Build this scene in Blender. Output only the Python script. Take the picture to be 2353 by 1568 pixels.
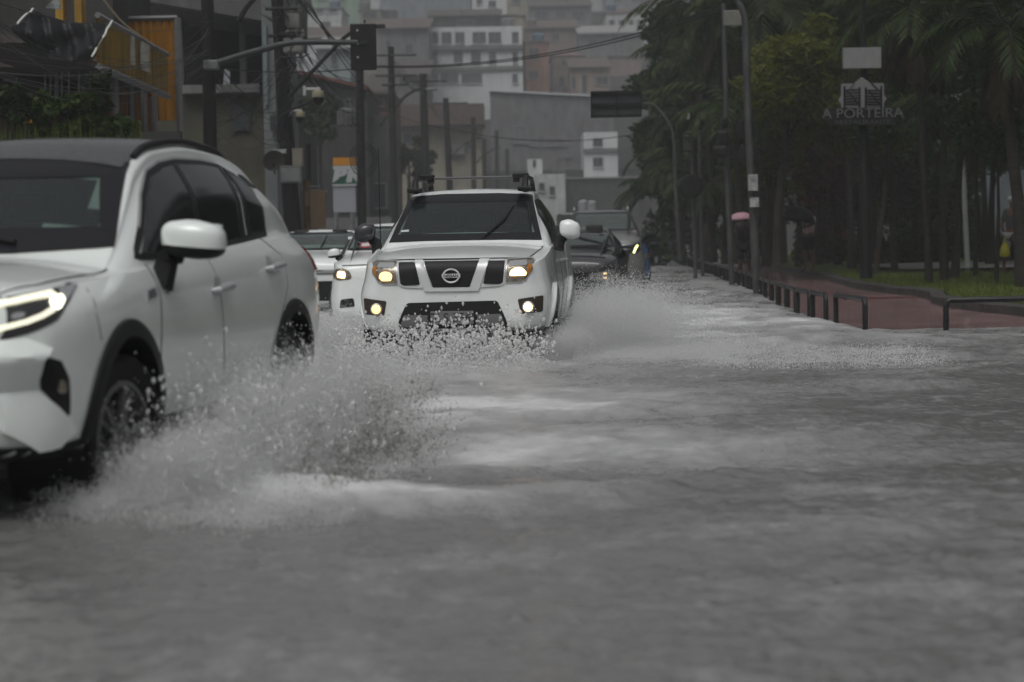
import bpy, bmesh, math, random
import numpy as np
from mathutils import Vector, Matrix, Euler
from mathutils.bvhtree import BVHTree
from mathutils.geometry import delaunay_2d_cdt

R = random.Random(7)
NR = np.random.default_rng(11)
C = bpy.context.scene.collection
S = bpy.context.scene
for o in list(bpy.data.objects):
    bpy.data.objects.remove(o)

# ------------------------------------------------------------------ camera
HC, FPX, CX, CY = 1.2, 4700.0, 1176.5, 784.0          # eye height (m); focal length and centre in the photo's 2353-wide grid
PITCH, ROLL = math.atan((784 - 550) / 4700.0), 0.018
cp, sp, cr, sr = math.cos(PITCH), math.sin(PITCH), math.cos(ROLL), math.sin(ROLL)
FW = Vector((0, cp, -sp)); U0 = Vector((0, sp, cp)); R0 = Vector((1, 0, 0))
RT = R0 * cr - U0 * sr; UP = U0 * cr + R0 * sr
cam_d = bpy.data.cameras.new('camera'); cam = bpy.data.objects.new('camera', cam_d); C.objects.link(cam)
cam.matrix_world = Matrix(((RT.x, UP.x, -FW.x, 0), (RT.y, UP.y, -FW.y, 0), (RT.z, UP.z, -FW.z, HC), (0, 0, 0, 1)))
cam_d.sensor_width = 36; cam_d.lens = 36 * FPX / 2353; cam_d.clip_start = 0.1; cam_d.clip_end = 3000
cam_d.dof.use_dof = True; cam_d.dof.focus_distance = 19.5; cam_d.dof.aperture_fstop = 2.3
S.camera = cam

# ------------------------------------------------------------------ sky, sun, exposure
w = bpy.data.worlds.new('World'); S.world = w; w.use_nodes = True
nt = w.node_tree; nt.nodes.clear()
sky = nt.nodes.new('ShaderNodeTexSky'); sky.sky_type = 'NISHITA'; sky.sun_disc = False
SUN_EL, SUN_ROT = math.radians(58), math.radians(200)
sky.sun_elevation = SUN_EL; sky.sun_rotation = SUN_ROT; sky.air_density = 1.0; sky.dust_density = 6.0; sky.ozone_density = 1.0
hs = nt.nodes.new('ShaderNodeHueSaturation'); hs.inputs['Saturation'].default_value = 0.12
bg = nt.nodes.new('ShaderNodeBackground'); bg.inputs['Strength'].default_value = 0.08
wo = nt.nodes.new('ShaderNodeOutputWorld')
# thick overcast: the cloud layer is about three times brighter overhead than at the horizon
wg = nt.nodes.new('ShaderNodeTexCoord'); wx = nt.nodes.new('ShaderNodeSeparateXYZ'); wr = nt.nodes.new('ShaderNodeMapRange')
wr.inputs['From Min'].default_value = -0.05; wr.inputs['From Max'].default_value = 0.9; wr.inputs['To Min'].default_value = 0.22; wr.inputs['To Max'].default_value = 1.35
wm_ = nt.nodes.new('ShaderNodeVectorMath'); wm_.operation = 'SCALE'
nt.links.new(wg.outputs['Generated'], wx.inputs[0]); nt.links.new(wx.outputs[2], wr.inputs[0]); nt.links.new(sky.outputs[0], hs.inputs['Color'])
nt.links.new(hs.outputs[0], wm_.inputs[0]); nt.links.new(wr.outputs[0], wm_.inputs['Scale']); nt.links.new(wm_.outputs[0], bg.inputs['Color']); nt.links.new(bg.outputs[0], wo.inputs['Surface'])
sl = bpy.data.lights.new('sun', 'SUN'); sl.energy = 0.5; sl.angle = math.radians(40); sl.color = (1, 0.97, 0.93)
so = bpy.data.objects.new('sun', sl); C.objects.link(so)
so.rotation_euler = (math.pi / 2 - SUN_EL, 0, math.pi - SUN_ROT)
S.view_settings.view_transform = 'Standard'; S.view_settings.look = 'None'
S.view_settings.exposure = 0.06; S.view_settings.gamma = 1
S.cycles.use_denoising = True
S.cycles.max_bounces = 6; S.cycles.diffuse_bounces = 3; S.cycles.glossy_bounces = 3; S.cycles.transmission_bounces = 4
S.cycles.volume_bounces = 1; S.cycles.transparent_max_bounces = 6; S.cycles.sample_clamp_indirect = 4
S.cycles.caustics_reflective = False; S.cycles.caustics_refractive = False

# ------------------------------------------------------------------ helpers
def ray(px, py):
    return (FW * FPX + RT * (px - CX) - UP * (py - CY)).normalized()
def W(px, py, d):                       # world point seen at (px, py) standing d metres down the street
    v = ray(px, py); return Vector((0, 0, HC)) + v * (d / v.y)
def G(px, py, z=0.0):                   # world point on the level z
    v = ray(px, py); return Vector((0, 0, HC)) + v * ((z - HC) / v.z)
def X(px, d, py=550): return W(px, py, d).x
def Z(py, d, px=1176): return W(px, py, d).z

MATS = {}
def mat(name, col, rough=0.5, metal=0.0, noise=None, amt=0.25, bump=0.0, coat=0.0, emit=None, es=0.0, trans=0.0, spec=0.22, stretch=None, col2=None):
    if name in MATS: return MATS[name]
    m = bpy.data.materials.new(name); m.use_nodes = True; n = m.node_tree; b = n.nodes['Principled BSDF']
    c4 = (*col, 1)
    b.inputs['Base Color'].default_value = c4; b.inputs['Roughness'].default_value = rough; b.inputs['Metallic'].default_value = metal
    b.inputs['Specular IOR Level'].default_value = spec
    if coat: b.inputs['Coat Weight'].default_value = coat; b.inputs['Coat Roughness'].default_value = 0.06
    if emit: b.inputs['Emission Color'].default_value = (*emit, 1); b.inputs['Emission Strength'].default_value = es
    if trans: b.inputs['Transmission Weight'].default_value = trans
    if noise:
        tc = n.nodes.new('ShaderNodeTexCoord'); src = tc.outputs['Object']
        if stretch:
            mp = n.nodes.new('ShaderNodeMapping'); mp.inputs['Scale'].default_value = stretch
            n.links.new(src, mp.inputs[0]); src = mp.outputs[0]
        t = n.nodes.new('ShaderNodeTexNoise'); t.inputs['Scale'].default_value = noise; t.inputs['Detail'].default_value = 6; t.inputs['Roughness'].default_value = 0.65
        n.links.new(src, t.inputs['Vector'])
        r = n.nodes.new('ShaderNodeValToRGB'); r.color_ramp.elements[0].position = 0.32; r.color_ramp.elements[1].position = 0.7
        lo = col2 if col2 else tuple(x * (1 - amt) for x in col); hi = col if col2 else tuple(min(1, x * (1 + amt)) for x in col)
        r.color_ramp.elements[0].color = (*lo, 1); r.color_ramp.elements[1].color = (*hi, 1)
        n.links.new(t.outputs['Fac'], r.inputs['Fac']); n.links.new(r.outputs[0], b.inputs['Base Color'])
        if bump:
            bp = n.nodes.new('ShaderNodeBump'); bp.inputs['Strength'].default_value = bump; bp.inputs['Distance'].default_value = 0.02
            n.links.new(t.outputs['Fac'], bp.inputs['Height']); n.links.new(bp.outputs[0], b.inputs['Normal'])
    MATS[name] = m
    return m

def brickmat(name, c1, c2, mortar, scale=1.0):
    if name in MATS: return MATS[name]
    m = mat(name, c1, 0.8); n = m.node_tree; b = n.nodes['Principled BSDF']
    tc = n.nodes.new('ShaderNodeTexCoord'); sx = n.nodes.new('ShaderNodeSeparateXYZ'); ad = n.nodes.new('ShaderNodeMath'); cb = n.nodes.new('ShaderNodeCombineXYZ')
    n.links.new(tc.outputs['Object'], sx.inputs[0]); n.links.new(sx.outputs[0], ad.inputs[0]); n.links.new(sx.outputs[1], ad.inputs[1])
    n.links.new(ad.outputs[0], cb.inputs[0]); n.links.new(sx.outputs[2], cb.inputs[1])
    br = n.nodes.new('ShaderNodeTexBrick'); br.inputs['Scale'].default_value = scale; br.inputs['Color1'].default_value = (*c1, 1); br.inputs['Color2'].default_value = (*c2, 1)
    br.inputs['Mortar'].default_value = (*mortar, 1); br.inputs['Mortar Size'].default_value = 0.012; br.inputs['Brick Width'].default_value = 0.3; br.inputs['Row Height'].default_value = 0.2
    n.links.new(cb.outputs[0], br.inputs['Vector']); n.links.new(br.outputs[0], b.inputs['Base Color'])
    return m

def leafmat(name, c1, c2):
    if name in MATS: return MATS[name]
    m = bpy.data.materials.new(name); m.use_nodes = True; n = m.node_tree; n.nodes.clear()
    geo = n.nodes.new('ShaderNodeNewGeometry'); r = n.nodes.new('ShaderNodeValToRGB')
    r.color_ramp.elements[0].color = (*c1, 1); r.color_ramp.elements[1].color = (*c2, 1)
    n.links.new(geo.outputs['Random Per Island'], r.inputs['Fac'])
    d = n.nodes.new('ShaderNodeBsdfPrincipled'); d.inputs['Roughness'].default_value = 0.5; d.inputs['Specular IOR Level'].default_value = 0.15
    t = n.nodes.new('ShaderNodeBsdfTranslucent'); mx = n.nodes.new('ShaderNodeMixShader'); mx.inputs[0].default_value = 0.25
    n.links.new(r.outputs[0], d.inputs['Base Color']); n.links.new(r.outputs[0], t.inputs['Color'])
    o = n.nodes.new('ShaderNodeOutputMaterial'); n.links.new(d.outputs[0], mx.inputs[1]); n.links.new(t.outputs[0], mx.inputs[2]); n.links.new(mx.outputs[0], o.inputs['Surface'])
    MATS[name] = m
    return m

def put(name, me, parent=None):
    o = bpy.data.objects.new(name, me); C.objects.link(o)
    if parent: o.parent = parent
    return o
def tag(o, label=None, cat=None, group=None, kind=None):
    if label: o['label'] = label
    if cat: o['category'] = cat
    if group: o['group'] = group
    if kind: o['kind'] = kind
    return o
def thing(name, label, cat, loc=(0, 0, 0), rz=0.0, group=None):
    o = bpy.data.objects.new(name, None); C.objects.link(o); o.location = loc; o.rotation_euler = (0, 0, rz); o.empty_display_size = 0.2
    return tag(o, label, cat, group)
def copy_tree(o, parent=None):
    c = o.copy(); C.objects.link(c); c.parent = parent
    for ch in o.children: copy_tree(ch, c)
    return c

class MB:
    def __init__(s): s.v = []; s.f = []
    def add(s, vs, fs):
        k = len(s.v); s.v += [tuple(p) for p in vs]; s.f += [tuple(i + k for i in f) for f in fs]; return s
    def box(s, c, size, rz=0.0, rx=0.0, ry=0.0):
        m = Euler((rx, ry, rz)).to_matrix(); c = Vector(c); h = [x / 2 for x in size]
        vs = [c + m @ Vector((a * h[0], b * h[1], d * h[2])) for a in (-1, 1) for b in (-1, 1) for d in (-1, 1)]
        return s.add(vs, [(0, 1, 3, 2), (4, 6, 7, 5), (0, 4, 5, 1), (2, 3, 7, 6), (0, 2, 6, 4), (1, 5, 7, 3)])
    def bar(s, a, b, wd, th=None):      # square bar between two points
        a = Vector(a); b = Vector(b); return s.tube([a, b], [wd / 1.41] * 2, 4)
    def tube(s, pts, rad, n=8, cap=True):
        pts = [Vector(p) for p in pts]
        if not hasattr(rad, '__len__'): rad = [rad] * len(pts)
        vs = []; fs = []; prev = None
        for i, p in enumerate(pts):
            t = (pts[min(i + 1, len(pts) - 1)] - pts[max(i - 1, 0)]).normalized()
            if prev is None: a = t.orthogonal().normalized()
            else: a = (prev - t * prev.dot(t)).normalized()
            prev = a; b = t.cross(a)
            for k in range(n):
                an = 2 * math.pi * (k + .5) / n; vs.append(p + (a * math.cos(an) + b * math.sin(an)) * rad[i])
        for i in range(len(pts) - 1):
            for k in range(n): fs.append((i * n + k, i * n + (k + 1) % n, (i + 1) * n + (k + 1) % n, (i + 1) * n + k))
        if cap: fs.append(tuple(range(n - 1, -1, -1))); fs.append(tuple((len(pts) - 1) * n + k for k in range(n)))
        return s.add(vs, fs)
    def lathe(s, c, prof, n=20, axis='z'):
        c = Vector(c); vs = []; fs = []
        for r, h in prof:
            for k in range(n):
                a = 2 * math.pi * k / n; x, y = r * math.cos(a), r * math.sin(a)
                vs.append(c + (Vector((x, y, h)) if axis == 'z' else Vector((x, h, y)) if axis == 'y' else Vector((h, x, y))))
        m = len(prof)
        for i in range(m - 1):
            for k in range(n): fs.append((i * n + k, i * n + (k + 1) % n, (i + 1) * n + (k + 1) % n, (i + 1) * n + k))
        fs.append(tuple(range(n))); fs.append(tuple((m - 1) * n + k for k in range(n)))
        return s.add(vs, fs)
    def ell(s, c, r, n=12, m=8, rz=0):
        c = Vector(c); M_ = Euler((0, 0, rz)).to_matrix(); vs = []; fs = []
        for i in range(m + 1):
            t = math.pi * i / m
            for k in range(n):
                a = 2 * math.pi * k / n
                vs.append(c + M_ @ Vector((r[0] * math.sin(t) * math.cos(a), r[1] * math.sin(t) * math.sin(a), r[2] * math.cos(t))))
        for i in range(m):
            for k in range(n): fs.append((i * n + k, (i + 1) * n + k, (i + 1) * n + (k + 1) % n, i * n + (k + 1) % n))
        return s.add(vs, fs)
    def prism(s, poly, d):              # planar polygon (3-D points) pushed along vector d
        d = Vector(d); n = len(poly); vs = [Vector(p) for p in poly] + [Vector(p) + d for p in poly]
        fs = [tuple(range(n - 1, -1, -1)), tuple(range(n, 2 * n))] + [(i, (i + 1) % n, n + (i + 1) % n, n + i) for i in range(n)]
        return s.add(vs, fs)
    def build(s, name, m, parent=None, smooth=False, world=False, bevel=0.0, sharp=40):
        me = bpy.data.meshes.new(name)
        vs = s.v
        if world and parent is not None:
            l = parent.location
            vs = [(p[0] - l.x, p[1] - l.y, p[2] - l.z) for p in vs]
        me.from_pydata(vs, [], s.f)
        finish(me, m, smooth, sharp)
        o = put(name, me, parent)
        if bevel:
            b = o.modifiers.new('edge', 'BEVEL'); b.width = bevel; b.segments = 2; b.limit_method = 'ANGLE'
        return o
def finish(me, m, smooth=False, sharp=40):
    bm = bmesh.new(); bm.from_mesh(me)
    bmesh.ops.recalc_face_normals(bm, faces=bm.faces)
    if smooth:
        for f in bm.faces: f.smooth = True
        for e in bm.edges:
            if len(e.link_faces) == 2 and e.calc_face_angle(0) > math.radians(sharp): e.smooth = False
    bm.to_mesh(me); bm.free()
    if m is not None: me.materials.append(m)
def raw_mesh(name, v, f, m):            # numpy verts (n,3), faces (k,q)
    me = bpy.data.meshes.new(name); v = np.ascontiguousarray(v, dtype=np.float32); f = np.ascontiguousarray(f, dtype=np.int32); q = f.shape[1]
    me.vertices.add(len(v)); me.vertices.foreach_set('co', v.ravel())
    me.loops.add(f.size); me.loops.foreach_set('vertex_index', f.ravel())
    me.polygons.add(len(f)); me.polygons.foreach_set('loop_start', np.arange(0, f.size, q, dtype=np.int32))
    me.update(calc_edges=True)
    if m is not None: me.materials.append(m)
    return me
def text(name, body, size, m, parent, loc, rot, depth=0.004, extrude_w=1.0, font_shear=0.0, bold=0.0):
    cu = bpy.data.curves.new(name, 'FONT'); cu.body = body; cu.size = size; cu.align_x = 'CENTER'; cu.align_y = 'CENTER'; cu.extrude = depth; cu.offset = bold; cu.shear = font_shear
    t = bpy.data.objects.new(name, cu); C.objects.link(t)
    me = bpy.data.meshes.new_from_object(t.evaluated_get(bpy.context.evaluated_depsgraph_get()))
    bpy.data.objects.remove(t)
    mt = Matrix.Translation(loc) @ Euler(rot).to_matrix().to_4x4() @ Matrix.Diagonal((extrude_w, 1, 1, 1))
    me.transform(mt); me.materials.clear(); me.materials.append(m)
    return put(name, me, parent)
def pchip(xs, ys, q):
    xs = np.array(xs, float); ys = np.array(ys, float); q = np.asarray(q, float)
    h = np.diff(xs); d = np.diff(ys) / h; m = np.zeros_like(ys)
    for i in range(1, len(xs) - 1):
        if d[i - 1] * d[i] > 0:
            w1 = 2 * h[i] + h[i - 1]; w2 = h[i] + 2 * h[i - 1]; m[i] = (w1 + w2) / (w1 / d[i - 1] + w2 / d[i])
    m[0] = d[0]; m[-1] = d[-1]
    k = np.clip(np.searchsorted(xs, q) - 1, 0, len(xs) - 2); t = np.clip((q - xs[k]) / h[k], 0, 1)
    return (2 * t**3 - 3 * t**2 + 1) * ys[k] + (t**3 - 2 * t**2 + t) * h[k] * m[k] + (-2 * t**3 + 3 * t**2) * ys[k + 1] + (t**3 - t**2) * h[k] * m[k + 1]
# ------------------------------------------------------------------ materials
white = mat('white_paint', (0.78, 0.825, 0.805), 0.22, coat=0.9, spec=0.5, noise=3, amt=0.035)
white2 = mat('white_paint_wet', (0.80, 0.835, 0.825), 0.25, coat=0.8, spec=0.5, noise=4, amt=0.05)
blackp = mat('black_paint', (0.012, 0.012, 0.014), 0.2, coat=0.8, spec=0.5)
wetroof = mat('wet_black_roof', (0.085, 0.085, 0.09), 0.22, noise=38, col2=(.018, .018, .02), bump=0.5, coat=.5, spec=.5)  # pale speckle in the colour stands in for sky glints on rain beads
greyp = mat('dark_grey_paint', (0.055, 0.055, 0.056), 0.28, coat=0.6, spec=0.5)
silverp = mat('silver_grey_paint', (0.15, 0.15, 0.147), 0.3, coat=0.6, spec=0.5)
bluep = mat('blue_paint', (0.012, 0.075, 0.20), 0.3, coat=0.5, spec=0.5)
glassd = mat('dark_window_glass', (0.014, 0.016, 0.018), 0.08, noise=30, amt=0.5, bump=0.03, spec=0.6)
frit = mat('black_glass_border', (0.010, 0.010, 0.012), 0.35)
plastic = mat('black_plastic', (0.014, 0.014, 0.015), 0.5, noise=60, amt=0.3)
rubber = mat('tyre_rubber', (0.008, 0.008, 0.008), 0.7, noise=40, amt=0.4)
chrome = mat('chrome', (0.62, 0.63, 0.64), 0.16, 1.0)
satin = mat('satin_silver', (0.50, 0.51, 0.52), 0.35, 0.6)
bright_trim = mat('bright_silver_trim', (.66, .67, .68), .3, .15)  # pale, barely metallic base stands in for sky reflected in the silver
gap = mat('panel_gap', (0.02, 0.02, 0.02), 0.7)
warmlamp = mat('warm_lamp', (1, .8, .5), 0.3, emit=(1.0, 0.52, 0.16), es=2.2)
hotlamp = mat('bright_warm_lamp', (1, .9, .7), 0.3, emit=(1.0, 0.60, 0.24), es=4.0)
dimlamp = mat('dim_warm_lamp', (1, .8, .5), 0.3, emit=(1.0, 0.60, 0.25), es=.8)
whitelamp = mat('white_led', (1, 1, .9), 0.3, emit=(1.0, 0.97, 0.80), es=1.7)
ledstrip = mat('led_strip', (1, 1, .9), 0.3, emit=(1.0, 0.95, 0.66), es=.62)
yellowled = mat('yellow_led', (1, 1, .5), 0.3, emit=(0.95, 0.95, 0.38), es=2.2)
reflector = mat('lamp_reflector', (0.30, 0.27, 0.22), 0.25, 0.6, noise=25, amt=0.7)
amber = mat('amber_lens', (0.45, 0.16, 0.02), 0.25)
redlens = mat('red_lens', (0.10, 0.006, 0.008), 0.25)
platem = mat('number_plate', (0.30, 0.30, 0.29), 0.5, noise=20, amt=0.15)
ink = mat('plate_ink', (0.02, 0.02, 0.022), 0.6)
seatm = mat('seat_fabric', (0.03, 0.03, 0.03), 0.85)
seatl = mat('seat_light_fabric', (0.10, 0.11, 0.10), 0.85)

def glass_material(nm='windscreen_glass', film=.13, fc=(0.10, 0.13, 0.125, 1)):
    m = bpy.data.materials.new(nm); m.use_nodes = True; n = m.node_tree; n.nodes.clear()
    fr = n.nodes.new('ShaderNodeFresnel'); fr.inputs['IOR'].default_value = 1.5
    tc = n.nodes.new('ShaderNodeTexCoord'); no = n.nodes.new('ShaderNodeTexNoise'); no.inputs['Scale'].default_value = 45; no.inputs['Detail'].default_value = 4
    bp = n.nodes.new('ShaderNodeBump'); bp.inputs['Strength'].default_value = 0.06; bp.inputs['Distance'].default_value = 0.02
    n.links.new(tc.outputs['Object'], no.inputs['Vector']); n.links.new(no.outputs['Fac'], bp.inputs['Height'])
    tr = n.nodes.new('ShaderNodeBsdfTransparent'); tr.inputs['Color'].default_value = (0.42, 0.52, 0.48, 1)
    df = n.nodes.new('ShaderNodeBsdfDiffuse'); df.inputs['Color'].default_value = fc     # diffuse colour standing in for water film and sky reflection
    gl = n.nodes.new('ShaderNodeBsdfGlossy'); gl.inputs['Roughness'].default_value = 0.08
    n.links.new(bp.outputs[0], gl.inputs['Normal'])
    m0 = n.nodes.new('ShaderNodeMixShader'); m0.inputs[0].default_value = film
    mx = n.nodes.new('ShaderNodeMixShader'); o = n.nodes.new('ShaderNodeOutputMaterial')
    n.links.new(tr.outputs[0], m0.inputs[1]); n.links.new(df.outputs[0], m0.inputs[2])
    n.links.new(fr.outputs[0], mx.inputs[0]); n.links.new(m0.outputs[0], mx.inputs[1]); n.links.new(gl.outputs[0], mx.inputs[2]); n.links.new(mx.outputs[0], o.inputs['Surface'])
    return m
screen = glass_material()
screen2 = glass_material('sky_sheen_windscreen_glass', .34, (.17, .21, .20, 1))  # small cars: stronger pale diffuse stands in for sky reflection
def shell_material(src, name):          # paint outside, dark trim on the inner side of the shell
    m = src.copy(); m.name = name; n = m.node_tree; b = n.nodes['Principled BSDF']; out = n.nodes['Material Output']
    g = n.nodes.new('ShaderNodeNewGeometry'); d = n.nodes.new('ShaderNodeBsdfDiffuse'); d.inputs['Color'].default_value = (0.02, 0.02, 0.02, 1)
    mx = n.nodes.new('ShaderNodeMixShader'); n.links.new(g.outputs['Backfacing'], mx.inputs[0]); n.links.new(b.outputs[0], mx.inputs[1]); n.links.new(d.outputs[0], mx.inputs[2]); n.links.new(mx.outputs[0], out.inputs['Surface'])
    return m

# ------------------------------------------------------------------ car builder: x runs back from the nose, y to the car's left, z up
def inside(p, poly):
    x, y = p; c = False; j = len(poly) - 1
    for i in range(len(poly)):
        xi, yi = poly[i]; xj, yj = poly[j]
        if (yi > y) != (yj > y) and x < (xj - xi) * (y - yi) / (yj - yi) + xi: c = not c
        j = i
    return c
def round_poly(poly, r=0.03, n=4):
    out = []; m = len(poly)
    for i in range(m):
        p = Vector(poly[i]).to_2d(); a = Vector(poly[i - 1]).to_2d(); b = Vector(poly[(i + 1) % m]).to_2d()
        ra = min(r, (a - p).length * .45); rb = min(r, (b - p).length * .45)
        p0 = p + (a - p).normalized() * ra; p1 = p + (b - p).normalized() * rb
        for k in range(n + 1):
            t = k / n; q = p0 * (1 - t)**2 + p * 2 * t * (1 - t) + p1 * t * t; out.append((q.x, q.y))
    return out

class Car:
    def __init__(s, name, label, cat, loc, rz, spec, paint, arches=(), nx=120, group=None, bow=0.0):
        s.root = thing(name, label, cat, loc, rz, group); s.paint = paint
        kq = spec.pop('crease', (.55, .55)); T = spec; xs = np.array(T['x']); n = nx
        L = xs[-1]; u = np.linspace(0, 1, n); q = L * (0.5 * u + 0.5 * (1 - np.cos(np.pi * u)) / 2) if True else L * u
        q = np.unique(np.concatenate([q, xs]))
        g = {k: pchip(xs, T[k], q) for k in T if k != 'x'}
        sub = 4; rings = []
        for i, x in enumerate(q):
            zb, wb, zm, wm, zs, ws, zt, wt, cr = (g[k][i] for k in ('zb', 'wb', 'zm', 'wm', 'zs', 'ws', 'zt', 'wt', 'cr'))
            e = max(0.0, (zt - cr) - zs)
            P = [(0, zb), (wb * .6, zb), (wb * .95, zb + .015), (wb + .5 * (wm - wb), zb + .35 * (zm - zb)), (wm, zm), (wm + (ws - wm) * kq[0], zm + (zs - zm) * kq[1]), (ws, zs),
                 (ws + (wt - ws) * .22 + .012 * min(1, e / .2), zs + e * .12), (ws + (wt - ws) * .56 + .03 * min(1, e / .4), zs + e * .55), (wt + .012, zt - cr - .12 * e), (wt - .035, zt - cr * .82), (wt * .55, zt - cr * .2), (0, zt)]
            pts = []
            for a in range(len(P) - 1):
                p0, p1, p2, p3 = (np.array(P[max(a - 1, 0)]), np.array(P[a]), np.array(P[a + 1]), np.array(P[min(a + 2, len(P) - 1)]))
                for k in range(sub):
                    t = k / sub
                    pts.append(p1 + (p2 - p1) * (3 * t * t - 2 * t**3) if a in (0,) else 0.5 * ((2 * p1) + (p2 - p0) * t + (2 * p0 - 5 * p1 + 4 * p2 - p3) * t * t + (3 * p1 - p0 - 3 * p2 + p3) * t**3))
            pts.append(np.array(P[-1])); pts = np.array(pts); pts[:, 0] = np.maximum(pts[:, 0], 0); pts[0, 0] = pts[-1, 0] = 0
            ring = np.concatenate([pts, (pts[-2:0:-1] * [-1, 1])])
            xx = np.full(len(ring), x)
            if bow:
                f = np.clip((x - .9) / .5, 0, 1) * np.clip((3.0 - x) / .8, 0, 1) * np.clip((ring[:, 1] - zs + .05) / .2, 0, 1)
                xx = xx + bow * f * ring[:, 0]**2
            rings.append(np.c_[xx, ring])
        m = len(rings[0]); V = np.concatenate(rings); F = []
        for i in range(len(q) - 1):
            for k in range(m): F.append((i * m + k, i * m + (k + 1) % m, (i + 1) * m + (k + 1) % m, (i + 1) * m + k))
        V = [tuple(p) for p in V]
        for base, x in ((0, q[0]), ((len(q) - 1) * m, q[-1])):
            c = np.mean(np.array(V[base:base + m]), axis=0); V.append(tuple(c)); ci = len(V) - 1
            for k in range(m): F.append((base + k, ci, base + (k + 1) % m))
        me = bpy.data.meshes.new('body'); me.from_pydata(V, [], F); finish(me, paint, True, 50)
        s.arches = arches
        if arches:
            o = put('tmp', me); cut = MB()
            for (ax, az, ar) in arches:
                for sg in (-1, 1):
                    cut.lathe((ax, 0, az), [(ar, sg * .50), (ar, sg * 1.3)], 40, 'y')
            co = cut.build('cut', gap)
            bm_ = o.modifiers.new('b', 'BOOLEAN'); bm_.operation = 'DIFFERENCE'; bm_.object = co; bm_.solver = 'EXACT'
            me2 = bpy.data.meshes.new_from_object(o.evaluated_get(bpy.context.evaluated_depsgraph_get()))
            bpy.data.objects.remove(o); bpy.data.objects.remove(co); me = me2; me.name = 'body'
            finish(me, None, True, 50)
            if len(me.materials) == 0: me.materials.append(paint)
        s.body = put('body', me, s.root); bm = bmesh.new(); bm.from_mesh(me)
        s.bvh = BVHTree.FromBMesh(bm); bm.free()
    def hit(s, a, b, ax):
        if ax == 'L': o, d = Vector((a, 3, b)), Vector((0, -1, 0))
        elif ax == 'R': o, d = Vector((a, -3, b)), Vector((0, 1, 0))
        elif ax == 'F': o, d = Vector((-3, a, b)), Vector((1, 0, 0))
        elif ax == 'B': o, d = Vector((9, a, b)), Vector((-1, 0, 0))
        else: o, d = Vector((a, b, 4)), Vector((0, 0, -1))
        h, n, i, t = s.bvh.ray_cast(o, d)
        if h is None:
            q = o + d * 3.0 if ax != 'T' else Vector((a, b, 1))
            h, n, i, t = s.bvh.find_nearest(q)
        if n.dot(d) > 0: n = -n
        return h, n, d
    def patch(s, name, poly, ax, m, off=0.004, depth=0.012, g=0.05, parent=None, rnd=0.0, mirror=False, label=None):
        if rnd: poly = round_poly(poly, rnd)
        n = len(poly); bd = []
        for i in range(n):          # densify the border
            a = Vector(poly[i]).to_2d(); b = Vector(poly[(i + 1) % n]).to_2d(); k = max(1, int((b - a).length / g))
            bd += [a + (b - a) * (j / k) for j in range(k)]
        xs = [p.x for p in bd]; ys = [p.y for p in bd]; pts = list(bd)
        pl = [(p.x, p.y) for p in bd]
        a = min(xs) + g * .5
        while a < max(xs):
            b = min(ys) + g * .5
            while b < max(ys):
                if inside((a, b), pl): pts.append(Vector((a, b)))
                b += g
            a += g
        vs, es, fs, *_ = delaunay_2d_cdt(pts, [], [list(range(len(bd)))], 1, 1e-6)
        top = []; low = []
        for v in vs:
            h, nn, d = s.hit(v.x, v.y, ax)
            f_ = off(v.x, v.y) if callable(off) else off; top.append(h + nn * f_); low.append(h + nn * (min(f_, .01) - depth))
        k = len(top); V = top + low; F = [tuple(f) for f in fs]
        cnt = {}
        for f in fs:
            for i in range(len(f)):
                e = (f[i], f[(i + 1) % len(f)]); cnt[tuple(sorted(e))] = cnt.get(tuple(sorted(e)), 0) + 1
        for (i, j), c in cnt.items():
            if c == 1: F.append((i, j, j + k, i + k))
        me = bpy.data.meshes.new(name); me.from_pydata([tuple(v) for v in V], [], F); finish(me, m, True, 50)
        o = put(name, me, parent or s.root)
        if label: o['label'] = label
        if mirror:
            assert ax in 'LFT'
            if ax == 'L': s.patch(name, poly, 'R', m, off, depth, g, parent, 0, False, label)
            elif ax == 'F': s.patch(name, [(-p[0], p[1]) for p in poly][::-1], 'F', m, off, depth, g, parent, 0, False, label)
            else: s.patch(name, [(p[0], -p[1]) for p in poly][::-1], 'T', m, off, depth, g, parent, 0, False, label)
        return o
    def strip(s, name, line, wd, ax, m, off=0.003, parent=None, mirror=False, depth=0.01, closed=False):
        P = [Vector(p).to_2d() for p in line]
        Q = []
        segs = list(zip(P, P[1:])) + ([(P[-1], P[0])] if closed else [])
        for a, b in segs:
            k = max(1, int((b - a).length / 0.05)); Q += [a + (b - a) * (j / k) for j in range(k)]
        if not closed: Q.append(P[-1])
        n = len(Q); V = []; F = []
        for i in range(n):
            a = Q[i - 1] if (closed or i) else Q[i]; b = Q[(i + 1) % n] if (closed or i < n - 1) else Q[i]
            t = (b - a).normalized(); nn = Vector((-t.y, t.x))
            row = []
            for sg in (-1, 1):
                q = Q[i] + nn * wd * .5 * sg; h, nr, d = s.hit(q.x, q.y, ax); row += [h + nr * off, h + nr * (off - depth)]
            V += row
        for i in range(n if closed else n - 1):
            a = i * 4; b = ((i + 1) % n) * 4
            F += [(a, a + 2, b + 2, b), (a, b, b + 1, a + 1), (a + 2, a + 3, b + 3, b + 2)]
        me = bpy.data.meshes.new(name); me.from_pydata([tuple(v) for v in V], [], F); finish(me, m, True, 50)
        o = put(name, me, parent or s.root)
        if mirror: s.strip(name, line if ax != 'F' else [(-p[0], p[1]) for p in line], wd, 'R' if ax == 'L' else ax, m, off, parent, False, depth, closed)
        return o
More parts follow.
